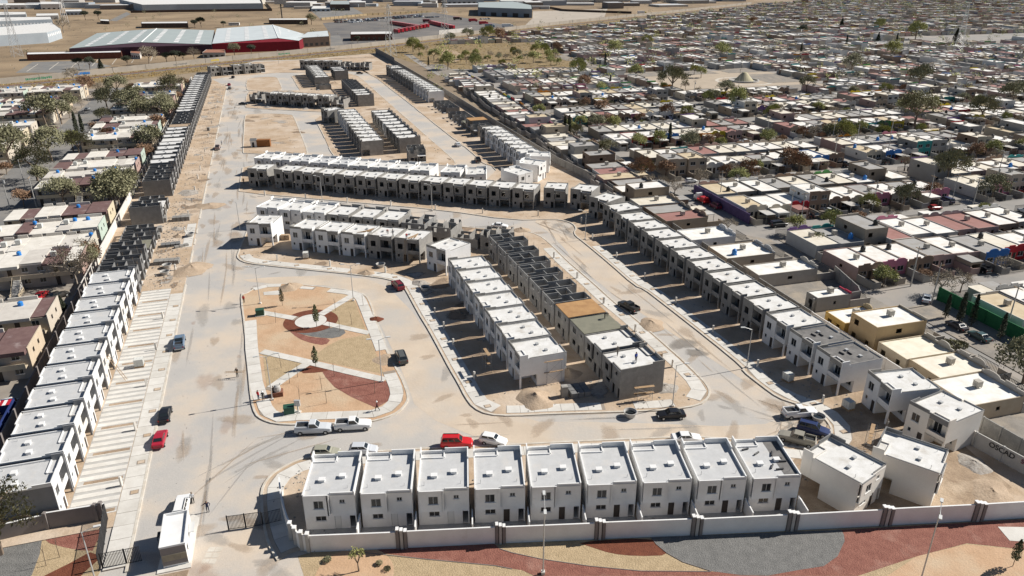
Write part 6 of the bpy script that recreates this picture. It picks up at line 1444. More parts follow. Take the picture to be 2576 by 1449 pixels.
MB().quad((2.72,3.0,.9),(2.72,4.6,.9),(2.72,4.6,2.1),(2.72,3.0,2.1)); w = MB(); w.quad((2.73,3.0,.9),(2.73,4.6,.9),(2.73,4.6,2.1),(2.73,3.0,2.1)); w.obj('window', M['glass'], gh)
w = MB(); w.quad((2.73,.8,.9),(2.73,1.5,.9),(2.73,1.5,2.1),(2.73,.8,2.1)); w.obj('window', M['glass'], gh)
MB().box(2.86,3.5,2.9,4.8,2.2,2.28).obj('canopy', M['frame'], gh)
MB().box(-.75,-.06,3.4,4.4,2.0,2.08).box(-.75,-.68,3.4,3.47,0,2.0).box(-.75,-.68,4.33,4.4,0,2.0).obj('side_canopy', M['blackmetal'], gh)
g2 = slabpoly('gatehouse_island', [(-41.8,67.2),(-38.2,68.3),(-40.6,77.0),(-41.6,77.6),(-44.3,76.6)], -.1, .12, M['conc'])
slabpoly('gatehouse_island', [(-41.7,66.9),(-38.3,67.9),(-37,60),(-40.5,59)], -.1, .1, M['lotdirt'])
for k in range(6):
    a = (-37.30,68.94); MB().box(0,.8,0,.8,0,.006).obj('painted_square', M['kerb'], g2).location = (a[0]+(k % 2)*.9, a[1]+(k//2)*1.0, .001)

# ---------------------------------------------------------------- street lamps, poles, posts
def lamp_parts(h, arms):
    P = [('base', MB().box(-.22,.22,-.22,.22,-.1,.3).mesh('base', M['conc'])), ('pole', MB().tube((0,0,.2),(0,0,h),.09,.06,8).mesh('pole', M['galv']))]
    for s in arms:
        P.append(('arm', MB().tube((0,0,h-.1),(s*1.3,0,h+.35),.045,.04,5).mesh('arm', M['galv']), [('lamp_head', MB().box(min(s*1.25,s*2.0),max(s*1.25,s*2.0),-.16,.16,h+.3,h+.42).mesh('lamp_head', M['lampglow']))]))
    return P
LD, LS, LT = lamp_parts(8.1,(1,-1)), lamp_parts(7.6,(-1,)), lamp_parts(10.0,(1,-1))
for pt, P, an, lb in [((-53.10,143.27),LD,0,'at the upper left of the park'),((-33.72,144.65),LD,5,'at the top right of the park'),((-39.39,105.33),LD,20,'by the workers at the lower left of the park'),((-22.31,111.15),LD,15,'at the right of the park by the red gravel'),((19.01,183.22),LS,0,'at the bend below the corner grey houses'),((41.71,116.13),LS,0,'on the right pavement by the white house'),((-57.19,217.15),LS,0,'before the third house of the grey row'),((-23.16,207.88),LS,0,'before the eighth house of the grey row'),((-73.43,191.45),LS,0,'at the corner left of the middle rows'),((26.00,103.47),LS,180,'beside the black sedan'),((3.66,67.36),LT,90,'in front of the fifth front-row house outside the wall'),((47.64,66.31),LT,60,'at the lower right outside the wall'),((-48.12,65.70),LS,200,'at the lower left garden')]:
    place('street_lamp', P, (pt[0], pt[1], .1), R(an), 'grey street lamp '+lb, 'street lamp', 'street lamps')
UP = [('pole', MB().tube((0,0,-.2),(0,0,9.5),.15,.10,6).mesh('pole', M['concgrey'])), ('cross_arm', MB().box(-1.0,1.0,-.06,.06,8.9,9.02).mesh('cross_arm', M['wood'])), ('transformer', MB().tube((.35,0,7.4),(.35,0,8.3),.25,.25,8).mesh('transformer', M['galv']))]
ups = [(-147.52,210.70),(-140.07,211.39),(-154.82,230.79),(-181.46,282.44),(-214.94,385.50),(-194.49,323.32),(62.54,217.05),(77.01,198.04),(79.00,194.79),(88.71,152.73),(88.19,142.78),(96.89,131.10),(103.58,205.98),(122.99,212.62),(130.70,213.87),(134.07,208.95),(148.76,223.66),(49.14,289.92),(103.64,303.45),(117.81,269.65),(161.07,242.08),(136.08,267.76),(133.37,287.76),(159.94,271.56),(96.47,404.43),(110.69,358.88),(58.51,295.22),(127.06,295.22),(148.26,322.00),(149.79,295.22),(160.58,424.39),(251.56,404.43),(124.07,526.83),(127.26,511.57),(133.24,450.15),(-166.78,554.29),(65.82,862.76),(319.86,1196.01)]
for i, p in enumerate(ups):
    place('utility_pole', UP, (p[0], p[1], 0), R(16+90*(i % 2)), 'concrete utility pole, %s of those along the neighbouring streets' % ordn(i), 'utility pole', 'utility poles', skip=() if i % 4 == 0 else ('transformer',))
MP = [('post', MB().box(-.16,.16,-.13,.13,-.1,1.55).mesh('post', M['conc'])), ('meter_box', MB().box(-.12,.12,-.17,-.13,1.0,1.4).mesh('meter_box', M['galv']))]
mps = [(-76.38,223.24),(-62.91,219.84),(-49.38,215.92),(-35.86,212.72),(-22.29,208.83),(-8.45,205.25),(-56.67,168.15),(-43.05,164.48),(-29.36,160.57),(7.41,202.95),(19.20,197.01),(20.90,183.22),(25.44,169.81),(30.14,156.59),(10.19,170.01),(14.86,157.17),(34.52,143.23),(39.04,129.83),(43.59,116.20),(19.30,143.23),(24.05,130.47),(28.49,116.30),(50.65,104.36),(-15.74,137.89),(-13.37,131.47),(-11.00,124.28),(-6.51,111.98),(-70.45,135.94),(-66.04,122.63),(-62.05,109.83),(-57.83,96.72),(-53.62,83.37),(-116.73,281.23),(-112.46,267.98),(-108.20,254.45),(-104.54,242.72),(-100.01,228.51),(-95.93,215.72),(-92.02,203.22),(-87.18,188.69),(-78.68,161.98),(-153.12,401.27),(-159.73,417.54),(-151.90,392.06),(-146.65,374.79),(-141.34,358.88),(-133.95,334.98),(-125.24,307.98)]
for i, p in enumerate(mps):
    place('meter_post', MP, (p[0], p[1], .1), R(20*i), 'short concrete meter post, %s of those on the lots' % ordn(i), 'post', 'meter posts')

# ---------------------------------------------------------------- building site clutter
# scattered debris and drifts of earth
rd = random.Random(17)
def fade_mat(name, col, col2, scale=.8, dens=1.0):
    m = mat(name, col, col2, scale, fine=.18, bump=.25, bscale=3); t = m.node_tree; N = t.nodes; B = N['Principled BSDF']; out = next(n for n in N if n.type == 'OUTPUT_MATERIAL')
    a = N.new('ShaderNodeVertexColor'); a.layer_name = 'fade'; g_ = N.new('ShaderNodeNewGeometry'); n_ = N.new('ShaderNodeTexNoise'); n_.inputs['Scale'].default_value = 1.1; n_.inputs['Detail'].default_value = 6; n_.inputs['Roughness'].default_value = .65
    t.links.new(g_.outputs['Position'], n_.inputs['Vector']); ad = N.new('ShaderNodeMath'); ad.operation = 'ADD'; t.links.new(a.outputs['Color'], ad.inputs[0]); t.links.new(n_.outputs['Fac'], ad.inputs[1])
    r = N.new('ShaderNodeMapRange'); r.inputs[1].default_value = .68; r.inputs[2].default_value = 1.25; r.inputs[4].default_value = dens; t.links.new(ad.outputs[0], r.inputs[0])
    tr = N.new('ShaderNodeBsdfTransparent'); mx = N.new('ShaderNodeMixShader'); t.links.new(r.outputs[0], mx.inputs[0]); t.links.new(tr.outputs[0], mx.inputs[1]); t.links.new(B.outputs[0], mx.inputs[2]); t.links.new(mx.outputs[0], out.inputs[0]); return m
FD = {}
def blob(pt, r, m, z, sx=1.0, sy=1.0, rz=0.0, name='dirt_patch'):
    ph = [rd.uniform(0,6.28) for _ in range(3)]; k = 20; V_ = [(pt[0],pt[1],z)]; F_ = []; c, s_ = math.cos(rz), math.sin(rz)
    for t in (.5, 1.0):
        for i in range(k):
            a = 2*math.pi*i/k; q = 1.25*r*t*(1+.2*math.sin(2*a+ph[0])+.15*math.sin(3*a+ph[1])); x, y = q*math.cos(a)*sx, q*math.sin(a)*sy; V_.append((pt[0]+x*c-y*s_, pt[1]+x*s_+y*c, z))
    for i in range(k):
        j = (i+1) % k; F_.append((0,1+i,1+j)); F_.append((1+i,1+k+i,1+k+j,1+j))
    me = bpy.data.meshes.new(name); me.from_pydata(V_, [], F_); me.materials.append(m); ca = me.color_attributes.new('fade','FLOAT_COLOR','POINT'); f = [1.0]+[.7]*k+[0.0]*k
    ca.data.foreach_set('color', [v for x in f for v in (x,x,x,1.0)]); o = link(bpy.data.objects.new(name, me)); o['kind'] = 'structure'; return o
M['drift'] = mat('heapdirt', (.46,.355,.255), (.38,.285,.20), .7, fine=.22, bump=.6, bscale=3)
M['fdrift'] = fade_mat('fdrift', (.53,.425,.325), (.47,.375,.285), dens=.42); M['fgrey'] = fade_mat('fgrey', (.42,.395,.365), (.46,.425,.38), dens=.4); M['fdark'] = fade_mat('fdark', (.25,.225,.20), (.31,.28,.245), dens=.7); M['fsoil'] = fade_mat('fsoil', (.30,.22,.155), (.25,.185,.13)); M['frub'] = fade_mat('frub', (.43,.40,.36), (.33,.29,.25), 2.0); M['fred'] = fade_mat('fred', (.50,.33,.24), (.44,.29,.21), dens=.22)
zz_ = -.009
for i in range(30):
    x = rd.uniform(4, 380); blob(L19(x, -9.6-rd.random()*rd.random()*10), rd.uniform(.8,2.6), M['fdrift'] if i % 3 else M['fgrey'], zz_+i*.0001, 1.9, .6, R(107.7))
for i in range(26): blob(L19(rd.uniform(-10,240), rd.uniform(-24,-12)), rd.uniform(.5,2.4), (M['fgrey'],M['fdrift'],M['fred'])[i % 3], zz_+.005+i*.0001, rd.uniform(1,3), rd.uniform(.5,1), R(107.7))
for i, k in enumerate(rd.sample(range(len(ringA2)), 26)+rd.sample(range(len(ringA2)), 20)):
    p = offset_line(ringA2, .9+rd.random()*3.5)[k]; blob(p, rd.uniform(.6,2.0), M['fdrift'] if i % 3 else M['fgrey'], zz_+.012+i*.0001, 1.7, .7, rd.uniform(0,3))
for i, k in enumerate(rd.sample(range(len(midp)), 30)):
    p = offset_line(midp, -1.0-rd.random()*3, True)[k]; blob(p, rd.uniform(.6,2.0), M['fdrift'] if i % 3 else M['fgrey'], zz_+.018+i*.0001, 1.7, .7, rd.uniform(0,3))
blob((32.32,125.28), 2.0, M['fdark'], .02, 1.6, 1, .8); blob((33.97,121.74), 1.6, M['fdark'], .021, 1.2, 1, .2)
for i in range(60):
    x = rd.uniform(76, 400); blob(L19(x, rd.uniform(-8.4,-1.2)), rd.uniform(.7,2.2), (M['fsoil'],M['frub'],M['fdrift'])[i % 3], .116+i*.0002, 1.6, .8, rd.uniform(0,3))
for (pts, n) in ((up,40),(midp,30),(dp,16)):
    cx = [p[0] for p in pts]; cy = [p[1] for p in pts]; k = 0
    while k < n:
        p = (rd.uniform(min(cx),max(cx)), rd.uniform(min(cy),max(cy)))
        if inside(p, pts): blob(p, rd.uniform(.8,2.6), (M['fsoil'],M['frub'],M['fdrift'],M['fsoil'])[k % 4], .116+k*.0002, 1.4, .8, rd.uniform(0,3)); k += 1
for i in range(70):     # tyre tracks
    x = rd.uniform(-5, 330); y = rd.choice([-13,-14.6,-17.5,-19.2,-21])+rd.gauss(0,.5); blob(L19(x, y), rd.uniform(3,8), M['fgrey'] if i % 2 else M['fdrift'], .03+i*.0001, 1.6, rd.uniform(.03,.06), R(107.7+rd.gauss(0,2)), 'tyre_track')
for i in range(70):
    k = rd.randrange(8, len(ringA2)-9); d = rd.choice([2.6,4.2,6.0,7.4]); q = offset_line(ringA2, d); p, p2 = q[k], q[k+1]; blob(p, rd.uniform(2,5), M['fgrey'] if i % 2 else M['fdrift'], .04+i*.0001, 1.5, rd.uniform(.04,.08), math.atan2(p2[1]-p[1], p2[0]-p[0]), 'tyre_track')
for i in range(24): blob((rd.uniform(-44,-22), rd.uniform(62,100)), rd.uniform(.4,1.6), (M['fgrey'],M['fdrift'],M['fred'])[i % 3], .05+i*.0001, rd.uniform(1,3), 1, rd.uniform(0,3))
for i in range(30): blob(L19(rd.uniform(200,380), rd.uniform(-28,-11)), rd.uniform(1,3.5), (M['fgrey'],M['fdrift'])[i % 2], .06+i*.0001, rd.uniform(1,3), .7, R(107.7))
db = MB(); db2 = MB()
def chunk(p, z, s):
    m = db if rd.random() < .6 else db2; a = rd.uniform(0,3.14); w, d = s*rd.uniform(.4,1), s*rd.uniform(.3,.7); c, s_ = math.cos(a), math.sin(a)
    m.hexa([(p[0]+c*x-s_*y, p[1]+s_*x+c*y) for x, y in ((-w,-d),(w,-d),(w,d),(-w,d))], z-.02, z+s*rd.uniform(.25,.8))
for i in range(1500): chunk(L19(rd.uniform(76,400), rd.uniform(-8.3,-.8)), .11, rd.uniform(.05,.22))
for i in range(260): chunk(L19(rd.uniform(78,150), -3+rd.gauss(0,1.6)), .11, rd.uniform(.08,.3))
for (pts, n) in ((up,1100),(midp,800),(dp,120)):
    cx = [p[0] for p in pts]; cy = [p[1] for p in pts]; k = 0
    while k < n:
        p = (rd.uniform(min(cx),max(cx)), rd.uniform(min(cy),max(cy)))
        if inside(p, pts): chunk(p, .11, rd.uniform(.05,.22)); k += 1
for i in range(500): k = rd.randrange(len(ringA2)-1); p = offset_line(ringA2, -2.8-rd.random()*5)[k]; chunk((p[0]+rd.uniform(-2,2),p[1]+rd.uniform(-2,2)), .11, rd.uniform(.05,.2))
for i in range(420): chunk(L19(rd.uniform(-5,250), rd.uniform(-26,-9.4)), -.01, rd.uniform(.03,.09))
for i in (0,3,4,5,6,7):
    for q in range(26): chunk((FR[0]+7.105*i+rd.uniform(.5,6.2), FR[1]+.43*i-rd.uniform(.5,2.3)), .16, rd.uniform(.05,.2))
tag(db.obj('site_debris', M['block']), 'broken block pieces and stones scattered over the bare lots', 'debris', None, 'stuff'); tag(db2.obj('site_debris', M['rubble']), 'clods and rubble bits scattered over the bare lots', 'debris', None, 'stuff')
# drain boxes in the pavements
DR = [('frame', MB().box(-.55,.55,-.45,.45,0,.03).mesh('frame', M['joint'])), ('cover', MB().box(-.42,.42,-.33,.33,.03,.045).mesh('cover', M['dirt']))]
drs = [L19(3.5+7*i, -8.0) for i in range(10)]+[p for q in (sw[i0:i1_+1], seg(bw, (-67.79,173.74), (-1.82,101.77)), seg(bw, (29.84,105.64), (8.90,173.90))) for p in resample(q, 8.5)[1:]]
for i, p in enumerate(drs): place('service_box', DR, (p[0], p[1], .155), R(20), 'square service box set in the pavement, %s along the kerbs' % ordn(i), 'service box', 'service boxes')
def block_stack(pt, nx, ny, nz, ang, label, m='block'):
    r = empty('block_pallet', (pt[0], pt[1], .1), R(ang)); tag(r, label, 'block stack', 'stacks of concrete blocks')
    for i in range(nx):
        for j in range(ny):
            b = MB()
            for k in range(nz): b.box(i*1.15+.02*((k+j) % 2), i*1.15+1.05, j*1.1, j*1.1+1.0, .12+k*.21, .12+k*.21+.195)
            b.box(i*1.15, i*1.15+1.05, j*1.1, j*1.1+1.0, 0, .12, 0); b.obj('block_cube', M[m], r)
block_stack((-95.60,196.96), 3, 1, 6, 110, 'tall stacks of grey blocks before the half-built left houses')
block_stack((-94.27,197.51), 4, 2, 5, 15, 'wide bank of grey block stacks near the pavement slabs')
block_stack((-88.44,176.71), 4, 2, 3, 20, 'tumbled dark block stacks by the half-built left houses', 'blockdark')
block_stack((-85.11,164.85), 5, 2, 4, 12, 'block stacks nearest the finished left houses')
block_stack((-91.60,183.68), 2, 1, 5, 110, 'small block stack against the half-built walls')
block_stack((8.22,105.94), 1, 1, 9, 10, 'tall block pallet at the end of the white column')
block_stack((9.84,105.64), 3, 3, 4, 15, 'low spread of dark block pallets between the two columns', 'blockdark')
block_stack((26.20,118.37), 1, 1, 6, 20, 'yellowish block pallet beside the half-built column', 'sand')
block_stack((-59.93,182.61), 2, 1, 6, 0, 'pale block pallet beside the detached corner house', 'sand')
block_stack((-105.74,225.03), 3, 1, 5, 110, 'block stack before the tall roofless left houses')
block_stack((-93.22,188.60), 2, 1, 6, 110, 'pair of block pallets leaning by half-built left walls')
block_stack((-84.63,176.26), 3, 1, 2, 40, 'loose low block row on the left lots')
block_stack((-130.51,320.21), 1, 1, 6, 0, 'block pallet on the far left lots')
for i, (pt, r_, h_, mm, lb) in enumerate([((-75.12,162.48),5.0,1.5,'sand','broad sand heap at the left street edge'),((-89.46,212.63),4.2,1.1,'sand','sand heap on the left street by the pavement slabs'),((-49.14,151.83),3.0,1.6,'sand','sand heap at the top of the park'),((-33.71,160.17),2.1,1.2,'sand','orange sand heap on the pavement facing the park'),((-27.48,135.80),1.5,.8,'mulch','small red earth heap at the park kerb'),((3.77,105.64),3.8,1.8,'sand','earth mound at the end of the white column'),((27.68,133.31),3.2,1.2,'sand','flat earth heap on the street by the half-built column'),((9.76,114.09),2.6,1.4,'sand','earth heap behind the end of the white column'),((25.90,109.09),2.4,1.0,'rubble','rubble heap beside the grey end house'),((-20.58,154.20),2.4,.8,'rubble','rubble heap at the park corner lot'),((-101.22,226.41),4.0,.8,'rubble','rubble spread on the left lots'),((-90.48,191.66),2.0,.7,'rubble','small rubble heap by the round tubs'),((-87.67,185.63),1.8,1.0,'sand','cone of sand among the left lots'),((2.41,190.47),2.6,1.2,'sand','earth heap at the head of the half-built column'),((-9.63,176.72),1.7,1.0,'sand','orange sand heap between the two columns'),((-101.26,372.98),2.4,1.0,'rubble','rubble heap before the far grey row'),((-121.52,376.66),2.4,1.0,'rubble','second rubble heap before the far grey row'),((-29.07,453.15),3.0,1.6,'sand','sand heap among the far columns'),((-105.57,456.68),4.0,2.0,'sand','tall earth heap between the far columns'),((66.26,88.22),2.6,.8,'rubble','rubble below the graffiti wall'),((65.09,81.86),3.4,.8,'sand','dug earth below the graffiti wall'),((-22.44,119.10),3.0,.6,'sand','spilled earth on the right park path'),((-129.44,332.55),2.0,.7,'rubble','rubble at the left kerb far up')]):
    mound('heap', pt, r_*.9, h_*.68, M['drift' if mm == 'sand' else mm], lb, 'heap', 'heaps on the building site', i)
# low earth berms between plots (dirt ridges)
for i in range(12):
    o = (27.2+7.13*i*math.cos(R(-71.6)), 187.2+7.13*i*math.sin(R(-71.6))); f = fr(o, -71.6)
    mound('earth_ridge', (*f(-.4,-3.2),.08), 3.1, .35, M['lotdirt'], 'low earth ridge between plots, %s before the right row' % ordn(i), 'ridge', 'earth ridges between plots', 40+i, 1.0, .12, R(-71.6+90))
for i in range(7):
    o = (-14.2+6.93*i*math.cos(R(-71.0)), 154.2+6.93*i*math.sin(R(-71.0))); f = fr(o, -71)
    mound('earth_ridge', (*f(-.4,-3.0),.08), 3.0, .35, M['lotdirt'], 'low earth ridge between plots, %s before the white column' % ordn(i), 'ridge', 'earth ridges between plots', 60+i, 1.0, .12, R(19))
TUB = [('rim', MB().lathe([(.75,.0),(1.05,.85),(1.12,.9),(1.0,.92),(.95,.85),(.7,.15),(0,.12)],18).mesh('rim', M['concgrey'])), ('water', MB().lathe([(.0,.55),(.84,.55)],18).mesh('water', M['carglass']))]
for pt, lb in [((-31.02,163.97),'before the grey houses facing the park'),((18.73,100.63),'on the street left of the black sedan'),((48.06,99.39),'behind the dark blue car at the turning head'),((-81.27,163.50),'upper one of two before the left houses'),((-80.04,159.42),'lower one of two before the left houses'),((-84.61,185.63),'beside the pavement slabs on the left'),((-19.06,150.28),'on the plot at the park corner')]:
    place('round_tub', TUB, (pt[0], pt[1], .1), 0, 'round concrete mixing tub '+lb, 'tub', 'round tubs')
IB = [('tank', MB().box(-.5,.5,-.6,.6,.25,1.3).mesh('tank', M['plastic'])), ('cage', (lambda m: [m.tube((x,y,.2),(x,y,1.36),.025,.025,4) for x in (-.53,0,.53) for y in (-.63,-.2,.2,.63)] and m)(MB()).mesh('cage', M['galv'])), ('pallet', MB().box(-.55,.55,-.65,.65,.0,.2).mesh('pallet', M['wood']))]
for pt, an, lb in [((-50.17,169.81),10,'before the second house facing the park'),((47.39,111.55),30,'before the dark-roofed houses on the right'),((54.14,102.79),20,'dark, by the turned house at the turning head'),((-66.30,116.55),107,'on the striped driveways')]:
    o = place('liquid_tote', IB, (pt[0], pt[1], .12), R(an), 'caged plastic water tote '+lb, 'tote', 'water totes'); o.scale = (1.2,)*3
def scaffold(pt, ang, w, h, lb):
    r = empty('scaffold', (pt[0], pt[1], .1), R(ang)); tag(r, lb, 'scaffold', 'scaffolds')
    m = MB()
    for x in (0, w):
        for y in (0, 1.1): m.tube((x,y,0),(x,y,h),.03,.03,4)
        z = .5
        while z < h: m.tube((x,0,z),(x,1.1,z),.02,.02,4); z += .5
    m.obj('frame', M['steel'], r); b = MB()
    for z in (0, h/2): b.tube((0,0,z),(w,0,z+h/2),.02,.02,4); b.tube((w,0,z),(0,0,z+h/2),.02,.02,4)
    b.obj('brace', M['steel'], r)
    for z in (h*.5, h*.95): MB().box(-.4,w+.4,.25,.8,z,z+.06).obj('plank', M['wood'], r)
scaffold((5.92,109.90), 18, 2.6, 4.6, 'scaffold against the end of the white column'); scaffold((20.46,104.57), 12, 2.6, 2.6, 'scaffold at the plastered end of the half-built column'); scaffold((52.36,90.34), 60, 2.0, 4.0, 'scaffold in the shade of the second turning head house'); scaffold((-3.56,114.09), 109, 2.0, 4.0, 'scaffold in front of the white column')
def ladder(a, b, lb):
    a = Vector(a); b = Vector(b); r = empty('ladder', tuple(a)); tag(r, lb, 'ladder', 'ladders'); d = b-a; s = d.cross(Vector((0,0,1))).normalized()*.22
    MB().tube(tuple(-s),tuple(d-s),.04,.04,4).obj('rail', M['wood'], r); MB().tube(tuple(s),tuple(d+s),.04,.04,4).obj('rail', M['wood'], r)
    n = int(d.length/.32)
    for i in range(1, n): q = d*(i/n); MB().tube(tuple(q-s),tuple(q+s),.025,.025,4).obj('rung', M['wood'], r)
pl = L19(36.5,-2.6); ladder((pl[0],pl[1],.15), (*L19(38.0,-.2),4.6), 'aluminium ladder leaning on the sixth finished left house')
gl = fr((-55.2+7.1*4*math.cos(R(-16.7)),175.9+7.1*4*math.sin(R(-16.7))), -16.7); ladder((*gl(2.9,-1.5),.1), (*gl(2.9,-.1),5.9), 'ladder up the front of the last house facing the park')
# park furniture
TB = [('cabinet', MB().box(-.8,.8,-.6,.6,.1,1.25).mesh('cabinet', mat('transgreen',(.03,.09,.06),rough=.5))),('lid', MB().box(-.85,.85,-.65,.65,1.25,1.33).mesh('lid', MATS['transgreen'])),('plinth', MB().box(-1.0,1.0,-.8,.8,-.1,.1).mesh('plinth', M['conc']))]
for pt, lb in [((-51.35,137.66),'at the left edge of the park'),((-35.51,101.43),'at the bottom of the park')]: place('transformer_box', TB, (pt[0],pt[1],.14), R(15), 'dark green transformer box '+lb, 'transformer box', 'transformer boxes')
pt = (-34.13,101.63); place('meter_stand', [('post', MB().box(-.1,.1,-.1,.1,-.1,2.0).mesh('post', M['conc'])),('box', MB().box(-.45,.45,-.25,.15,1.3,2.3).mesh('box', M['galv'])),('foot', MB().box(-.4,.4,-.3,.3,-.1,.2).mesh('foot', M['conc']))], (pt[0],pt[1],.13), 0, 'grey meter stand beside the lower transformer box', 'meter stand')
pt = (-38.91,106.87); place('pump_plinth', [('plinth', MB().box(-.85,.85,-.7,.7,-.1,.8).mesh('plinth', M['brick'])),('tank', MB().lathe([(0,.8),(.55,.8),(.6,1.2),(.5,1.7),(.25,1.9),(0,1.9)],12).mesh('tank', M['concgrey'])),('pipe', MB().tube((.3,0,1.8),(.6,0,2.2),.06,.06,6).mesh('pipe', M['steel']))], (pt[0],pt[1],.13), R(15), 'small tank on a brick plinth at the lower left of the park', 'plinth')
pt = (-99.64,289.29); sh = empty('site_cabin', (pt[0],pt[1],.1), R(8)); tag(sh, 'rust-orange site cabin with a white doll-house porch on the dirt green', 'cabin')
o = MB().box(.2,5.2,0,2.6,0,2.7).obj('container', mat('orangewood',(.27,.12,.045),(.22,.095,.035),1), sh); MB().box(-2.2,.15,.2,2.4,0,2.4).obj('porch', M['white'], sh); MB().hexa([(-2.4,0),(.18,0),(.18,2.6),(-2.4,2.6)],2.4,3.3,0,[(-2.3,1.3),(.1,1.3),(.1,1.35),(-2.3,1.35)]).obj('porch_roof', M['blockdark'], sh); MB().box(-1.6,-.8,.15,.2,0,1.9).obj('doorway', M['dark'], sh)
# planks and felt rolls on roofs
FRL = MB().tube((-.5,0,.12),(.5,0,.12),.12,.12,8).mesh('felt', M['blackmetal'])
def on_house(o, ang, x, y, z=5.54): f = fr(o, ang); p = f(x, y); return (p[0], p[1], z)
h9 = from_rear_left((FR[0]+7.105*8*math.cos(R(fa)), FR[1]+7.105*8*math.sin(R(fa))), 180+fa)
for i, (x, y, r_) in enumerate([(5.2,2.0,20),(4.0,3.0,40),(3.0,5.9,60),(2.2,6.5,10),(1.6,4.2,0),(1.2,4.9,5),(2.0,3.2,70)]):
    o = bpy.data.objects.new('felt_roll', FRL); link(o); o.location = on_house(h9, 180+fa, x, y); o.rotation_euler = (0,0,R(r_)); tag(o, 'black roofing felt roll, %s of seven on the ninth front-row roof' % ordn(i), 'felt roll', 'felt rolls')
pt9 = [fr(h9,180+fa)(*q) for q in ((.2,.3),(2.2,.3),(2.0,7.6),(.2,7.6))]
slabpoly('unsealed_roof_patch', pt9, 5.515, 5.535, M['membrane_dark'], None, None)
tag(bpy.data.objects['unsealed_roof_patch'], 'dark unsealed strip on the ninth front-row roof', 'roof patch')
for j, k in enumerate((10, 11)):
    o_ = (27.2+7.13*k*math.cos(R(-71.6)), 187.2+7.13*k*math.sin(R(-71.6)))
    for i, (x, y, r_) in enumerate([(3.0,4.3,-70),(2.6,3.0,-60),(5.2,1.2,-40)]):
        o = bpy.data.objects.new('felt_roll', FRL); link(o); o.location = on_house(o_, -71.6, x, y); o.rotation_euler = (0,0,R(r_)); tag(o, 'black felt roll, %s on the %s dark roof of the right row' % (ordn(i), ('farther','nearer')[j]), 'felt roll', 'felt rolls')
PLK = MB().box(-1.6,1.6,-.12,.12,0,.06).mesh('plank', M['wood'])
for i in range(9):
    f = fr((-55.2+7.1*(2 if i < 5 else 4)*math.cos(R(-16.7)),175.9+7.1*(2 if i < 5 else 4)*math.sin(R(-16.7))), -16.7); p = f(4.6+.2*(i % 5), 3.0+.35*(i % 5)) if i < 5 else f(2.8+.4*(i-5), 3.0+.3*(i-5))
    o = bpy.data.objects.new('plank', PLK); link(o); o.location = (p[0], p[1], 5.54+.06*(i % 5)); o.rotation_euler = (0,0,R(10+9*i)); tag(o, 'timber plank, %s of those lying on the roofs facing the park' % ordn(i), 'plank', 'planks on roofs')
# plaza with cone monument
gg = MB(); rg = random.Random(8)
for i in range(1500):
    p = XY(rg.uniform(-60,85), rg.uniform(352,560))
    if inside(p, grove): leaf_quads(gg, (p[0],p[1],.3), .8, 4, .35, rg, .5)
tag(gg.obj('dry_grass', M['leaf_straw']), 'straw grass tufts on the far green by the railway', 'grass', None, 'stuff')
pl_c = (141.33,468.31)
sheet('plaza_ground', plaza, .0, mat('plazadirt',(.46,.38,.29),(.40,.33,.25),.1,fine=.1)); sheet('plaza_ring', ell(0,pl_c[0],pl_c[1],17,17,48), .02, M['kerb']); sheet('plaza_ring_floor', ell(0,pl_c[0],pl_c[1],15,15,48), .03, MATS['plazadirt'])
place('cone_monument', [('basin', MB().lathe([(9,.0),(9,.9),(8.2,.9),(8.2,.1),(0,.1)],32).mesh('basin', M['concgrey'])),('cone', MB().lathe([(6,.1),(2.2,4.2),(1.2,5.2),(0,5.4)],24).mesh('cone', mat('monument',(.50,.45,.30),(.42,.38,.26),.5)))], (*pl_c,0), 0, 'cone-shaped monument in a round basin on the plaza', 'monument')
sheet('sand_patch', smooth_poly([(-56.97,663.84),(-41.03,625.43),(-37.34,578.30),(-43.69,554.29),(-55.94,604.36)],1), .01, M['sand']); sheet('green_path', [(-86.38,618.25),(-79.63,614.72),(-62.19,554.29),(-43.64,501.84),(-47.32,492.47),(-65.80,548.59)], .01, M['street']); sheet('green_ground', grove, -.02, M['verge'])

sheet('shaded_soil', smooth_poly([(31,76.5),(69,79),(67,95),(66.5,108),(60.5,122),(56,122),(53.5,106),(50,99.5),(46,93.5),(40,89),(38,84)],1), .1125, mat('shadedsoil',(.36,.265,.18),(.27,.195,.13),.35,fine=.25,bump=.6,bscale=2,col3=(.45,.35,.25),scale3=.2))  # brown soil sheet with the wall's shadow put into its colour
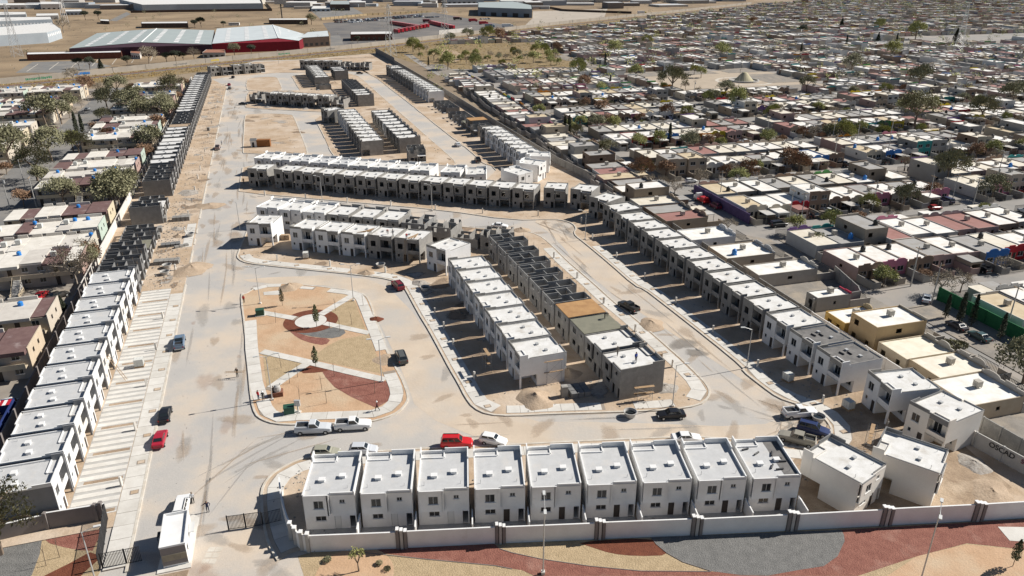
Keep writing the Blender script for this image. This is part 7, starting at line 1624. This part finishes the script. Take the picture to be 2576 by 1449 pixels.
# ---------------------------------------------------------------- people
def person_mesh(pose='stand'):
    J = {'pelvis':(0,0,.95),'spine':(0,.02,1.2),'chest':(0,0,1.38),'neck':(0,-.01,1.5),'head':(0,-.03,1.6),'crown':(0,-.02,1.72),
         'hl':(.1,0,.92),'kl':(.11,-.02,.5),'al':(.12,.02,.09),'tl':(.13,-.14,.04),'hr':(-.1,0,.92),'kr':(-.11,-.02,.5),'ar':(-.12,.02,.09),'tr':(-.13,-.14,.04),
         'sl':(.19,.01,1.42),'el':(.25,.03,1.14),'wl':(.25,-.06,.88),'fl':(.25,-.09,.78),'sr':(-.19,.01,1.42),'er':(-.25,.03,1.14),'wr':(-.25,-.06,.88),'fr':(-.25,-.09,.78)}
    if pose == 'walk': J.update(kl=(.11,-.22,.52),al=(.12,-.25,.1),tl=(.12,-.4,.06),kr=(-.11,.08,.5),ar=(-.12,.36,.16),tr=(-.12,.28,.03),el=(.25,.16,1.15),wl=(.24,.18,.9),fl=(.24,.17,.8),er=(-.25,-.1,1.15),wr=(-.24,-.26,.95),fr=(-.24,-.33,.88))
    if pose == 'bend': J.update(spine=(0,-.22,1.12),chest=(0,-.4,1.16),neck=(0,-.52,1.14),head=(0,-.62,1.1),crown=(0,-.72,1.05),sl=(.19,-.42,1.16),el=(.24,-.46,.86),wl=(.2,-.52,.6),fl=(.2,-.54,.5),sr=(-.19,-.42,1.16),er=(-.24,-.46,.86),wr=(-.2,-.52,.6),fr=(-.2,-.54,.5))
    if pose == 'point': J.update(er=(-.42,-.05,1.3),wr=(-.6,-.12,1.25),fr=(-.7,-.14,1.22),el=(.36,.05,1.18),wl=(.3,-.1,1.0),fl=(.24,-.12,.95))
    if pose == 'carry': J.update(el=(.26,-.1,1.16),wl=(.22,-.36,1.12),fl=(.2,-.45,1.12),er=(-.26,-.1,1.16),wr=(-.22,-.36,1.12),fr=(-.2,-.45,1.12))
    E = [('pelvis','spine'),('spine','chest'),('chest','neck'),('neck','head'),('head','crown'),('pelvis','hl'),('hl','kl'),('kl','al'),('al','tl'),('pelvis','hr'),('hr','kr'),('kr','ar'),('ar','tr'),('chest','sl'),('sl','el'),('el','wl'),('wl','fl'),('chest','sr'),('sr','er'),('er','wr'),('wr','fr')]
    rad = dict(pelvis=.15,spine=.14,chest=.155,neck=.06,head=.105,crown=.075,hl=.10,hr=.10,kl=.07,kr=.07,al=.05,ar=.05,tl=.045,tr=.045,sl=.075,sr=.075,el=.052,er=.052,wl=.038,wr=.038,fl=.035,fr=.035)
    ks = list(J); me = bpy.data.meshes.new('person_cage'); me.from_pydata([J[k] for k in ks], [(ks.index(a), ks.index(b)) for a, b in E], [])
    o = bpy.data.objects.new('tmp', me); C.objects.link(o); md = o.modifiers.new('s','SKIN'); o.modifiers.new('u','SUBSURF').levels = 1
    for i, k in enumerate(ks): me.skin_vertices[0].data[i].radius = (rad[k], rad[k]*.85 if k in ('chest','spine','pelvis') else rad[k])
    me.skin_vertices[0].data[0].use_root = True
    dg = bpy.context.evaluated_depsgraph_get(); ev = o.evaluated_get(dg); out = bpy.data.meshes.new_from_object(ev); bpy.data.objects.remove(o); bpy.data.meshes.remove(me)
    hd = Vector(J['head'])
    reg = []
    for p in out.polygons:
        c = p.center
        if (c-hd).length < .17: r_ = 2 if (c.y < hd.y+.02 and c.z < hd.z+.07) else 3
        elif min((c-Vector(J['fl'])).length, (c-Vector(J['fr'])).length) < .1: r_ = 2
        elif c.z < .12: r_ = 4
        elif c.z < J['pelvis'][2]+.02 and abs(c.x) < .2: r_ = 1
        else: r_ = 0
        reg.append(r_)
    out.polygons.foreach_set('use_smooth', [True]*len(reg))
    return out, reg, J
PM = {p: person_mesh(p) for p in ('stand','walk','bend','point','carry')}
cm = {}
def cmat(c):
    if c not in cm: cm[c] = mat('cloth_%d' % len(cm), c, rough=.9)
    return cm[c]
def person(pose, pt, z, ang, top, legs, lb, helmet=None):
    src, reg, J = PM[pose]; me = src.copy(); me.materials.clear()
    for c in (cmat(top), cmat(legs), M['skin'], M['bark'], M['rubber']): me.materials.append(c)
    me.polygons.foreach_set('material_index', reg); me.update()
    r = empty('person', (pt[0], pt[1], z), R(ang)); tag(r, lb, 'person', 'people on the site'); r.scale = (1.03,)*3
    part('body', me, r); h = J['head']; c = J['crown']
    hb = MB().lathe([(.15,-.02),(.125,-.015),(.12,.06),(.08,.12),(0,.14)],12) if helmet else MB().lathe([(.115,-.02),(.11,.05),(.07,.1),(0,.11)],10)
    o = hb.obj('helmet' if helmet else 'hair', cmat(helmet) if helmet else M['bark'], r, True); o.location = ((h[0]+c[0])/2, (h[1]+c[1])/2+.01, (h[2]+c[2])/2)
    return r
dkc, nvy, jean = (.02,.02,.022), (.02,.025,.06), (.05,.07,.12); hw = (.8,.8,.78)
person('stand', (-42.46,79.87), 0, 200, (.55,.55,.56), dkc, 'person in pale sweater and black vest standing by the white car')
person('point', (-39.84,78.16), 0, 20, nvy, nvy, 'person in navy hooded clothes with one arm out near the gate')
person('carry', (-47.75,113.06), 0, 0, dkc, dkc, 'person in black carrying a ladder across the left street')
LDc = (-47.89,113.06); ladder((LDc[0]-1.7,LDc[1]-.5,1.2), (LDc[0]+1.7,LDc[1]-.35,1.25), 'ladder carried flat by the person in black')
person('stand', (-41.66,105.39), .14, 150, (.55,.02,.03), jean, 'person in red jacket at the lower left park corner')
person('stand', (-40.79,105.09), .14, 190, (.06,.06,.06), (.2,.19,.17), 'person in dark jacket and white helmet beside the red jacket', hw)
person('stand', (-39.56,106.71), .14, 90, dkc, dkc, 'person in black behind the small tank in the park')
person('walk', (-21.58,102.06), .16, 250, (.10,.03,.03), dkc, 'person with white helmet walking at the lower right of the park', hw)
on = from_rear_left((15.5,111.2), 109.3); f = fr(on, 109.3)
person('walk', f(5.0,6.2), 5.55, 150, (.22,.19,.16), (.18,.16,.14), 'person in drab clothes walking on the nearest half-built roof')
person('stand', f(2.2,4.2), 5.55, 30, (.03,.06,.30), nvy, 'person in blue shirt standing on the nearest half-built roof')
f = fr((on[0]+2*7.15*math.cos(R(109.3)), on[1]+2*7.15*math.sin(R(109.3))), 109.3)
person('bend', f(4.6,1.8), 5.48, 60, dkc, dkc, 'person bending over the fresh olive-grey roof slab')
f = fr((-55.2+7.1*3*math.cos(R(-16.7)),175.9+7.1*3*math.sin(R(-16.7))), -16.7)
person('bend', f(3.8,3.4), 5.55, 0, (.35,.03,.03), dkc, 'person in red bending on the fourth roof facing the park')
person('stand', f(5.6,2.4), 5.55, 120, (.25,.24,.23), (.15,.15,.16), 'person in grey on the fourth roof facing the park')
f = fr((-55.2+7.1*4*math.cos(R(-16.7)),175.9+7.1*4*math.sin(R(-16.7))), -16.7)
person('bend', f(2.6,1.2), 5.55, 180, (.35,.04,.04), dkc, 'person in red at the top of the ladder on the last roof facing the park')
person('stand', (-114.91,293.93), 0, 90, (.03,.05,.10), dkc, 'person in dark blue beside the pickup on the long left street')
person('stand', (-87.37,236.85), .1, 200, dkc, dkc, 'person in dark clothes by the detached grey house on the left')
person('stand', (103.00,155.73), .05, 30, (.03,.04,.08), jean, 'left one of two walkers on the right cross street')
person('walk', (103.32,155.44), .05, 30, (.05,.05,.06), jean, 'right one of two walkers on the right cross street')
person('stand', (57.62,96.91), .1, 200, (.25,.24,.22), (.2,.2,.2), 'person in grey at the corner of the turned cream house')
person('stand', (-56.63,143.62), .14, 180, (.5,.03,.03), dkc, 'person in red at the upper left of the park')
# ---------------------------------------------------------------- sprayed lettering on the wall behind the turning head
def lettering(txt, size, a, b, t, z, m, label):
    cu_ = bpy.data.curves.new('lettering', 'FONT'); cu_.body = txt; cu_.size = size; cu_.extrude = .01; cu_.offset = .02
    tmp = bpy.data.objects.new('tmp', cu_); C.objects.link(tmp); bpy.context.view_layer.update()
    me = bpy.data.meshes.new_from_object(tmp.evaluated_get(bpy.context.evaluated_depsgraph_get())); bpy.data.objects.remove(tmp)
    me.materials.clear(); me.materials.append(m); dx, dy = b[0]-a[0], b[1]-a[1]; L = math.hypot(dx, dy); dx, dy = dx/L, dy/L
    for v in me.vertices: x, y, w = v.co; v.co = (dx*x+dy*w, dy*x-dx*w, y)
    me.update(); o = link(bpy.data.objects.new('wall_lettering', me)); o.location = (a[0]+dx*t+dy*.17, a[1]+dy*t-dx*.17, z); return tag(o, label, 'graffiti')
wa, wb = RWALL[8], RWALL[9]
lettering('OSCAD', 1.1, wa, wb, 2.0, 1.55, M['blackmetal'], 'black sprayed capital letters on the pale wall behind the turning head')
lettering('SOROWS', .95, wa, wb, 6.6, 1.6, mat('spray_plum', (.20,.06,.09)), 'plum sprayed tag on the pale wall behind the turning head')
